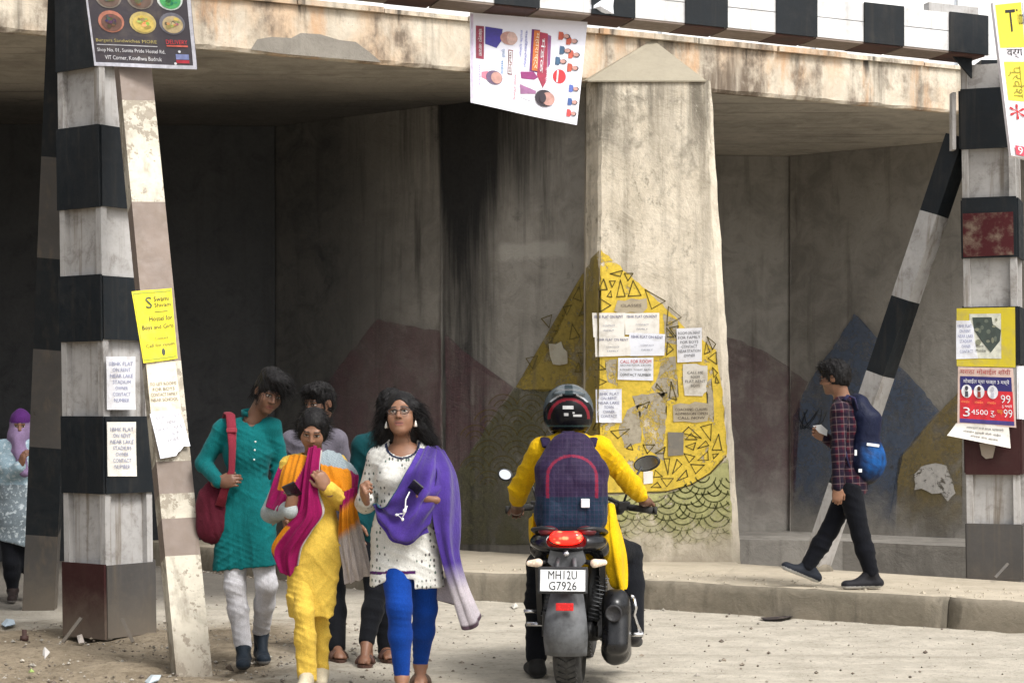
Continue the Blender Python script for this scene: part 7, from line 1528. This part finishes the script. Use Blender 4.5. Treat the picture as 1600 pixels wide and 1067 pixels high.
notice('rent_notice', 'small white notice overlapping the yellow framed poster on the right column', rcol_quad(((1494, 501), (1520, 501), (1528, 560), (1494, 561)), .034), ['1BHK FLAT', 'ON RENT', 'NEAR LAKE', 'STADIUM', 'OWNER', 'CONTACT'], cols=[ink(120, 125, 160)] * 6, outline=[(0, 0), (.85, 0), (1, .22), (.95, .5), (1.0, 1), (0, 1)])
pr = Print('price_poster', 'red and navy price poster with three white ovals on the right column', 'poster', *rcol_quad(((1497, 573), (1583, 575), (1588, 668), (1496, 662)), .030), paper('pinkish_paper', (216, 190, 180), .3), small_curl(.004, 3))
pr.text('मराठा मोबाईल शॉपी', .04, .02, .95, .13, ink(170, 60, 60)); pr.rect(.04, .16, .96, .40, ink(44, 40, 104)); pr.text('मोबाईल घ्या फक्त 3 मध्ये', .10, .20, .92, .30, WHT, 3); pr.rect(.04, .40, .97, .90, ink(206, 40, 52)); pr.rect(.04, .90, .97, .97, ink(70, 62, 130))
for i, u in enumerate((.16, .38, .62)): pr.oval(u, .42, .095, .115, WHT, 3); pr.poly([(u - .03, .52), (u - .025, .42), (u + .025, .42), (u + .03, .52)], ink(*((70, 70, 80), (150, 60, 50), (200, 200, 210))[i]), 4); pr.oval(u, .37, .03, .04, ink(*((60, 60, 70), (80, 50, 40), (190, 190, 200))[i]), 5)
pr.text('99', .76, .46, .93, .60, WHT, 3); pr.text('रु मध्ये', .77, .62, .95, .68, WHT, 3)
for u in (.12, .36, .58): pr.text('मोबाईल', u - .06, .58, u + .09, .63, ink(250, 150, 90), 3)
pr.text('3', .10, .70, .22, .86, WHT, 3); pr.text('4500 रु.', .24, .73, .66, .85, WHT, 3); pr.text('फक्त', .69, .72, .78, .80, ink(250, 170, 60), 3); pr.text('99', .80, .70, .95, .84, WHT, 3); pr.done()
fl = Print('peeling_flyer', 'white flyer peeling outward at the bottom of the right column posters', 'flyer', *rcol_quad(((1494, 661), (1576, 665), (1580, 700), (1481, 680)), .036), paper('aged_white', (226, 222, 214), .25), lambda u, v: .05 * v * v, outline=None)
fl.text('आमच्या कडे सर्व प्रकारचे', .22, .15, .9, .32, BK); fl.text('मोबाईल दुरुस्ती केली जाईल', .2, .42, .85, .58, BK); fl.text('संपर्क करा आजच', .35, .66, .8, .82, BK); fl.done()
notice('paper_scrap', 'torn grey paper stuck below the peeling flyer on the right column', rcol_quad(((1530, 690), (1556, 692), (1553, 718), (1532, 716))), [''], paper('grey_paper2', (150, 138, 125), .5), outline=[(0, .1), (.5, 0), (1, .2), (.9, .9), (.4, 1), (.1, .8)], cat='paper')
notice('rent_notice', 'white paper at the right edge on the side of the right column', [at(1589, 572, 14.62), at(1625, 572, 14.9), at(1625, 656, 14.9), at(1590, 655, 14.62)], [''], cat='notice')
notice('faded_sticker', 'dark red faded square poster on the black band of the right column', rcol_quad(((1504, 334), (1583, 331), (1584, 398), (1505, 402)), .034), ['', '', ''], paper('dark_red_flex', (72, 22, 26), .4), cols=[ink(80, 40, 44)] * 3, cat='poster')

# torn plastic on the beam
def rag(name, label, pts, d, rgb):
    t = world_empty(name, at(*pts[0], d)); tag(t, label, 'plastic scrap'); mb = MB(); n = len(pts); c = [at(x, y, d + rs.uniform(-.02, .0)) for x, y in pts]; m_ = sum(c, Vector()) / n - Vector((0, .04, 0))
    mb.add(c + [m_], [(i, (i + 1) % n, n) for i in range(n)]); mb.add([q + Vector((0, .012, 0)) for q in c] + [m_ + Vector((0, .012, 0))], [((i + 1) % n, i, n) for i in range(n)]); mb.build('torn_film', paper(name + '_film', rgb, .1), t)
rag('torn_banner', 'torn white plastic hanging over the front of the cross beam', [(906, 20), (918, 8), (938, 2), (960, -6), (958, 10), (959, 22), (940, 22), (925, 19)], 13.62, (235, 238, 245))
rag('torn_banner', 'teal edged white strip of plastic at the top of the cross beam', [(730, 1), (760, 4), (790, 8), (789, -4), (770, -8), (731, -8)], 13.45, (190, 225, 215))
# ------------------------------------------------------------------ mural paint on the pier and walls
def mural_paint(name, col, worn=.45, fade=None, grime=.3, soft=.03, opac=1.0):
    """old emulsion; worn spots are bare wall showing through as gaps in the film."""
    t = NT(name); c = t.co(); n = t.noise(c, 4.5, 7, .7, .6); n2 = t.noise(c, 22, 5, .7); st = t.noise(t.map(c, (6, 6, .6)), 1.0, 5, .6)
    b = t.mix(t.rng(n2, .3, .75), tuple(q * .8 for q in col), tuple(min(1, q * 1.1) for q in col)); b = t.mix(t.math('MULTIPLY', t.rng(st, .5, .72), grime), b, (.10, .09, .07))
    m = t.math('MULTIPLY', t.rng(t.math('ADD', t.math('MULTIPLY', n, .7), t.math('MULTIPLY', n2, .3)), worn - soft, worn + soft), opac)
    if fade:
        z = t.sep(c)[2]; m = t.math('MULTIPLY', m, t.rng(t.math('ADD', z, t.math('MULTIPLY', t.math('SUBTRACT', n, .5), .8)), fade[0], fade[1]))
    mat = t.fin(b, .85, 0, .25); tr = t.t.nodes.new('ShaderNodeBsdfTransparent'); mx = t.t.nodes.new('ShaderNodeMixShader'); t.put(mx.inputs[0], m); t.t.links.new(tr.outputs[0], mx.inputs[1]); t.t.links.new(t.b.outputs[0], mx.inputs[2]); t.t.links.new(mx.outputs[0], t.out.inputs[0]); t.bump(n2, .3, .01); return mat
MY = mural_paint('mural_yellow', (.74, .53, .07), .425); MY_shade = mural_paint('mural_yellow_shaded', (.30, .225, .05), .42, grime=.6, soft=.1, opac=.85); MG_ = mural_paint('mural_green', (.44, .43, .19), .42, (.30, .75)); MGw = mural_paint('mural_olive', (.105, .10, .055), .45, grime=.5, soft=.12, opac=.7); MP = mural_paint('mural_purple', (.14, .066, .08), .43, (.15, 1.1), grime=.45, soft=.16, opac=.45); MB_ = mural_paint('mural_blue', (.09, .118, .175), .41, (.1, .9), grime=.35, soft=.14, opac=.8); MOc = mural_paint('mural_mustard', (.23, .175, .07), .42, (.1, .9), grime=.4, soft=.12, opac=.75); ML = mural_paint('mural_line', (.11, .085, .022), .40); MLg = mural_paint('mural_line_green', (.13, .135, .05), .37, (.30, .7)); MW = mural_paint('mural_white', (.5, .48, .45), .42); MBare = M_kerb  # the shaded yellow is the same paint with the shade put in its colour
def jag(pts, px=7, amp=1.4):
    o = []
    for (x0, y0), (x1, y1) in zip(pts, pts[1:] + pts[:1]):
        n = max(1, int(math.hypot(x1 - x0, y1 - y0) / px))
        for i in range(n): k = i / n; o.append((x0 + (x1 - x0) * k + rs.uniform(-amp, amp), y0 + (y1 - y0) * k + rs.uniform(-amp, amp)))
    return o
def film(name, pts, p0, n, mat, parent, jagged=True):
    q = [on_plane(x, y, p0, n) for x, y in (jag(pts) if jagged else pts)]; bm = bmesh.new(); f = bm.faces.new([bm.verts.new(v) for v in q]); bmesh.ops.triangulate(bm, faces=[f]); me = bpy.data.meshes.new(name); bm.to_mesh(me); bm.free(); return link(name, me, mat, parent)
def lines(name, strokes, p0, n, mat, parent, w=1.5):
    """brush strokes: each a list of pixel points turned into a thin flat ribbon on the wall."""
    mb = MB()
    for s_ in strokes:
        for a, b in zip(s_, s_[1:]):
            d = Vector((b[0] - a[0], b[1] - a[1])); L = max(d.length, 1e-3); d /= L; q = Vector((-d.y, d.x)) * w * .5 * rs.uniform(.7, 1.2); e = d * w * .4
            mb.add([on_plane(x, y, p0, n) for x, y in ((a[0] - e.x + q.x, a[1] - e.y + q.y), (b[0] + e.x + q.x, b[1] + e.y + q.y), (b[0] + e.x - q.x, b[1] + e.y - q.y), (a[0] - e.x - q.x, a[1] - e.y - q.y))], [(0, 1, 2, 3)])
    o = mb.build(name, mat, parent, recalc=False); o['kind'] = 'stuff'; return o
PN = Vector((0, -1, 0)); PP = lambda o: Vector((0, PIER_Y - o, 0))
film('yellow_paint', [(938, 390), (968, 416), (1005, 448), (1040, 480), (1070, 512), (1100, 534), (1119, 548), (1127, 600), (1133, 660), (1136, 712), (1112, 738), (1080, 757), (1040, 768), (1000, 770), (937, 772), (936, 600), (937, 480)], PP(.007), PN, MY, pier)
film('green_paint', [(937, 774), (1000, 772), (1040, 770), (1080, 759), (1112, 740), (1137, 714), (1142, 780), (1145, 868), (936, 868)], PP(.007), PN, MG_, pier)
# ripped areas in the yellow
for pts in ([(988, 618), (1042, 612), (1040, 660), (1036, 720), (1010, 700), (1002, 660)], [(1036, 560), (1056, 556), (1060, 620), (1040, 628), (1018, 606), (1024, 596)], [(946, 562), (964, 560), (962, 600), (950, 596)], [(980, 640), (1000, 632), (1002, 690), (976, 700), (966, 670)], [(1036, 490), (1060, 500), (1056, 540), (1040, 536)], [(1104, 600), (1112, 590), (1116, 660), (1106, 655)]):
    film('bare_patch', pts, PP(.0085), PN, M_pier if rs.random() < .3 else mural_paint('bare_cement_%d' % rs.randint(0, 9999), (.42, .37, .28), .46), pier)
c5 = lambda *p: [(880 + x / 3.557, 380 + y / 3.557) for x, y in p]; c6 = lambda *p: [(880 + x / 4.447, 660 + y / 4.447) for x, y in p]
tri5 = [((262, 170), (330, 152), (318, 185)), ((340, 168), (388, 168), (360, 208)), ((225, 200), (245, 258), (197, 258)), ((258, 210), (290, 210), (272, 245)), ((318, 205), (345, 295), (298, 298)), ((388, 208), (433, 290), (362, 295)), ((455, 258), (567, 322), (492, 365)), ((585, 352), (657, 412), (575, 458)), ((205, 308), (265, 345), (208, 380)), ((265, 265), (270, 300), (245, 295)), ((580, 550), (612, 590), (575, 620)), ((800, 520), (848, 560), (830, 590)), ((795, 550), (815, 605), (785, 615)), ((850, 605), (853, 672), (805, 640)), ((180, 655), (235, 700), (182, 705)), ((175, 742), (240, 770), (178, 800)), ((185, 990), (195, 1035), (165, 1035)), ((590, 470), (640, 460), (625, 520)), ((830, 690), (858, 720), (838, 745)), ((850, 740), (866, 775), (845, 775)), ((575, 470), (615, 520), (578, 520)), ((520, 780), (560, 830), (515, 800)), ((600, 770), (630, 870), (590, 860)), ((430, 900), (480, 880), (465, 915))]
tri6 = [((828, 72), (872, 30), (960, 110)), ((850, 165), (920, 140), (905, 190)), ((935, 180), (990, 128), (1012, 158)), ((1080, 80), (1102, 190), (1035, 190)), ((935, 262), (1005, 200), (1008, 260)), ((840, 215), (915, 235), (875, 278)), ((885, 290), (980, 295), (920, 355)), ((790, 405), (855, 330), (865, 375)), ((700, 250), (740, 250), (728, 360)), ((760, 355), (790, 255), (825, 290)), ((555, 155), (635, 155), (585, 215)), ((640, 215), (708, 170), (700, 215)), ((680, 388), (765, 388), (720, 445)), ((610, 450), (655, 415), (680, 450)), ((640, 330), (690, 375), (630, 380)), ((955, 30), (1025, 125), (1030, 10)), ((1040, 220), (1080, 215), (1045, 250)), ((330, 60), (460, 45), (380, 110)), ((205, 50), (230, 0), (248, 55)), ((440, 180), (470, 150), (485, 190)), ((850, 118), (930, 118), (890, 75))]
st = [list(c5(*t)) for t in tri5] + [list(c6(*t)) for t in tri6]; st = [s_ + [s_[0]] for s_ in st]
lines('triangle_outlines', st, PP(.0105), PN, ML, pier, 1.5)
lines('wave_border', [[(937, 771), (1000, 769), (1040, 768), (1080, 757), (1110, 739), (1134, 713)]], PP(.0105), PN, ML, pier, 2.2)
arcs = []
for r_ in range(6):
    for cx in range(-1, 6):
        x = 944 + cx * 50 + (25 if r_ % 2 else 0) + rs.uniform(-4, 4); y = 742 + r_ * 20 + rs.uniform(-3, 3)
        for rad in (31, 21, 11):
            a = [(x + rad * math.cos(R(q)), y + rad * .95 * math.sin(R(q))) for q in range(8, 176, 12)]; lim = lambda X: 772 - max(0, X - 1035) * .57
            run = []
            for p in a:
                if 938 < p[0] < 1141 and p[1] > lim(p[0]) + 3 and p[1] < 862: run.append(p)
                else:
                    if len(run) > 1: arcs.append(run)
                    run = []
            if len(run) > 1: arcs.append(run)
lines('scale_outlines', arcs, PP(.0105), PN, MLg, pier, 1.9)
# left chamfer of the pier
Lx = at(934, 0, PIER_Y).x; ca, cb = Vector((Lx - .115, PIER_Y + .17, 0)), Vector((Lx - .01, PIER_Y + .01, 0)); cn = Vector((ca.y - cb.y, -(ca.x - cb.x), 0)).normalized(); cn = cn if cn.y < 0 else -cn
film('yellow_paint', [(935, 392), (935, 770), (916, 780), (915, 420), (924, 404)], cb + cn * .012, cn, MY_shade, pier)
# dividing wall
dw = [o for o in bridge.children if o.name.startswith('dividing_wall')]; dw_r = [o for o in dw if o.name == 'dividing_wall'][0]; dw_l = [o for o in dw if o.name.startswith('dividing_wall_panel')][0]
wp = W1P + W1N * .014; wq2 = W1P + W1N * .014 + Vector((0, -.03, 0))
film('yellow_paint', [(914, 422), (905, 436), (890, 470), (878, 505), (860, 545), (835, 575), (805, 604), (830, 612), (914, 606)], wp, W1N, MY_shade, dw_r)
film('green_paint', [(804, 606), (830, 614), (913, 608), (912, 850), (697, 850), (700, 760), (722, 728), (760, 668)], wp, W1N, MGw, dw_r)
film('purple_paint', [(697, 519), (745, 575), (802, 605), (760, 664), (722, 724), (700, 760), (697, 700)], wp, W1N, MP, dw_r)
film('purple_paint', [(470, 655), (540, 560), (590, 499), (640, 510), (688, 517), (690, 640), (690, 850), (470, 850)], wq2, W1N, MP, dw_l)
st = [list(c5(*t)) for t in (((90, 240), (100, 322), (55, 305)), ((120, 325), (150, 380), (88, 405)), ((50, 450), (92, 520), (35, 535)), ((0, 355), (45, 345), (20, 400)), ((82, 610), (118, 610), (105, 680)), ((85, 665), (100, 715), (65, 715)))] + [[(846, 498), (862, 492), (858, 512)], [(822, 560), (840, 556), (832, 576)]]
lines('triangle_outlines', [s_ + [s_[0]] for s_ in st], W1P + W1N * .017, W1N, ML, dw_r, 1.6)
arcs = []
for r_ in range(6):
    for cx in range(5):
        x = 742 + cx * 44 + (22 if r_ % 2 else 0); y = 640 + r_ * 24
        for rad in (24, 15, 7): arcs.append([(x + rad * math.cos(R(q)), y + rad * math.sin(R(q))) for q in range(200, 345, 14) if x + rad * math.cos(R(q)) < 908 and (y - 606) > (800 - x) * .9])
lines('scale_outlines', [a for a in arcs if len(a) > 1], W1P + W1N * .017, W1N, ML, dw_r, 1.3)
# right bay
rb = [o for o in bridge.children if o.name.startswith('right_bay_wall')][0]; rsd = [o for o in bridge.children if o.name.startswith('right_bay_side_wall')][0]
rp, rn = Vector((3.1, 21.37, 0)), Vector((-4.87, -6.4, 0)).normalized(); sp, sn = Vector((1.2, 21.2, 0)), Vector((.2, -1.86, 0)).normalized()
film('blue_paint', [(1335, 490), (1366, 524), (1400, 566), (1440, 608), (1467, 642), (1430, 684), (1402, 718), (1398, 832), (1240, 832), (1240, 650), (1262, 600), (1300, 545)], rp + rn * .03, rn, MB_, rb)
film('mustard_paint', [(1502, 606), (1468, 644), (1432, 686), (1404, 720), (1400, 832), (1502, 838)], rp + rn * .03, rn, MOc, rb)
film('purple_paint', [(1236, 578), (1262, 598), (1240, 646), (1238, 832), (1236, 832)], rp + rn * .032, rn, MP, rb)
film('purple_paint', [(1112, 524), (1150, 530), (1195, 550), (1233, 575), (1233, 832), (1112, 832)], sp + sn * .03, sn, MP, rsd)
lines('leaf_outlines', [[(1270 + 14 * math.cos(a + j) * (1 + .2 * j), 640 + 30 * math.sin(a)) for a in [i * .5 for i in range(7)]] for j in range(4)], rp + rn * .036, rn, mural_paint('mural_line_dark', (.025, .028, .035), .35), rb, 1.4)
film('white_graffiti', [(1428, 742), (1440, 728), (1462, 724), (1478, 728), (1486, 745), (1492, 770), (1480, 784), (1470, 770), (1455, 772), (1440, 762), (1430, 766)], rp + rn * .036, rn, MW, rb)
# ------------------------------------------------------------------ small things on the ground
def litter(name, label, pts, d, rgb, cat='litter', h=.03):
    t = world_empty(name, ground_at(at(pts[0][0], 0, d), .004)); tag(t, label, cat); mb = MB(); n = len(pts); q = []
    for x, y in pts: p = on_plane(x, y, (0, 0, .008), (0, 0, 1)); q.append(Vector((p.x, p.y, .006 + rs.uniform(0, h))))
    c = sum(q, Vector()) / n + Vector((0, 0, h * .6)); mb.add(q + [c], [(i, (i + 1) % n, n) for i in range(n)]); mb.add([v - Vector((0, 0, .004)) for v in q] + [c - Vector((0, 0, .004))], [((i + 1) % n, i, n) for i in range(n)]); mb.build('crumpled_sheet', paper('litter_%02x%02x%02x' % rgb, rgb, .2), t)
litter('plastic_wrapper', 'pale blue plastic wrapper on the dirt at the left edge', [(2, 974), (10, 966), (22, 970), (24, 976), (8, 980)], 13.4, (190, 205, 215))
litter('plastic_wrapper', 'small white wrapper on the dirt in front of the left column', [(62, 1018), (70, 1015), (78, 1024), (70, 1028)], 11.9, (215, 210, 205))
litter('plastic_wrapper', 'green and white scrap on the dirt near the bottom left corner', [(44, 1050), (50, 1047), (54, 1053), (47, 1056)], 11.0, (170, 200, 110))
litter('plastic_wrapper', 'white crumpled wrapper at the foot of the left column', [(120, 998), (128, 994), (132, 1004), (123, 1008)], 12.3, (200, 190, 180))
litter('plastic_wrapper', 'pale wrapper with yellow corner on the dirt left of the front brace foot', [(226, 1064), (236, 1059), (252, 1060), (248, 1067), (232, 1070)], 10.7, (195, 205, 210))
litter('dark_rag', 'flat dark rag lying on the road beside the kerb', [(1188, 966), (1200, 963), (1232, 962), (1240, 965), (1222, 969), (1196, 969)], 13.8, (45, 38, 42), h=.015)
litter('dark_rag', 'small dark scrap at the foot of the front brace', [(352, 1046), (360, 1042), (366, 1048), (358, 1052)], 11.2, (70, 58, 45))
litter('plastic_wrapper', 'tiny white wrapper on the road at the kerb near the motorcycle', [(798, 946), (806, 943), (810, 948), (802, 950)], 14.7, (210, 205, 195), h=.02)
t = world_empty('anchor_bolt', ground_at(at(38, 0, 12.9))); tag(t, 'rusty anchor bolt standing in the dirt left of the column', 'bolt'); mb = MB(); p = on_plane(38, 1000, (0, 0, 0), (0, 0, 1)); mb.lathe([(.0, .0), (.028, .0), (.028, .03), (.016, .03), (.016, .07), (0, .07)], Matrix.Translation(p) @ Matrix.Rotation(R(-90), 4, 'Y'), 8); mb.build('bolt_head', M_rust, t)
# sprout by the kerb
t = world_empty('weed_sprout', ground_at(at(1020, 0, 14.4))); tag(t, 'small green weed growing at the foot of the kerb', 'weed'); M_leaf = plain('leaf_green', (.07, .13, .03), .6, 0, .2, 40); b_ = on_plane(1018, 948, (0, 0, 0), (0, 0, 1)) - Vector((0, .04, 0))
for i in range(16):
    a = rs.uniform(0, 6.28); L = rs.uniform(.04, .09); u = Vector((math.cos(a), math.sin(a) * .6, rs.uniform(.3, 1.1))).normalized(); s_ = u.cross(Vector((0, 0, 1))).normalized() * L * .22; o = b_ + Vector((rs.uniform(-.07, .05), rs.uniform(-.02, .02), rs.uniform(0, .03)))
    mb = MB(); mb.add([o, o + u * L * .5 + s_, o + u * L - Vector((0, 0, .01)), o + u * L * .5 - s_, o + u * L * .5 + Vector((0, 0, .006))], [(0, 1, 4), (1, 2, 4), (2, 3, 4), (3, 0, 4)]); mb.build('leaf', M_leaf, t)
# stones: nobody could count them
def gravel():
    r_ = np.random.RandomState(8); mb = MB(); base = [Vector(v) for v in ((1, 0, 0), (-.9, .1, 0), (.1, 1, 0), (0, -1, .1), (.1, .1, .7), (0, 0, -.5))]; fs = [(0, 2, 4), (2, 1, 4), (1, 3, 4), (3, 0, 4), (2, 0, 5), (1, 2, 5), (3, 1, 5), (0, 3, 5)]
    for i in range(3600):
        if i < 2300: x, y, s = r_.uniform(-3.6, -0.8) + abs(r_.randn()) * .3, r_.uniform(9.9, 13.6), r_.gamma(2, .0036)
        else: x, y, s = r_.uniform(-3, 4.2), r_.uniform(9.9, 15.6), r_.gamma(2, .003)
        if y > kerb_y(x) - .05: continue
        if r_.rand() < .12: y = kerb_y(x) - abs(r_.randn()) * .06 - .05
        s = min(s, .022); a = r_.uniform(0, 6.28); c, n = math.cos(a), math.sin(a); sq = r_.uniform(.6, 1.3)
        mb.add([Vector((x + (v.x * c - v.y * n) * s, y + (v.x * n + v.y * c) * s * sq, .004 + v.z * s)) for v in base], fs, i % 3)
    o = mb.build('gravel', [plain('stone_a', (.25, .21, .16), .9, 0, .3, 30), plain('stone_b', (.36, .33, .28), .9, 0, .3, 30), plain('stone_c', (.14, .11, .085), .9, 0, .3, 30)]); tag(o, 'loose gravel and grit scattered over the dirt and road', 'gravel', kind='stuff')
gravel()
def pave_grit():
    r_ = np.random.RandomState(9); mb = MB()
    for i in range(900):
        x = r_.uniform(-1, 5); y0 = kerb_y(x) + .1; y = y0 + abs(r_.randn()) * .5
        if y > 17.0 - .87 * x and x > 1.5: continue
        s = r_.gamma(2, .003); mb.add([Vector((x + s, y, PAVE + .004)), Vector((x - s, y + s * .5, PAVE + .004)), Vector((x, y - s, PAVE + .004)), Vector((x, y, PAVE + .004 + s * .8))], [(0, 1, 3), (1, 2, 3), (2, 0, 3)])
    tag(mb.build('pavement_grit', M_pave), 'fine grit lying on the raised pavement', 'grit', kind='stuff')
pave_grit()
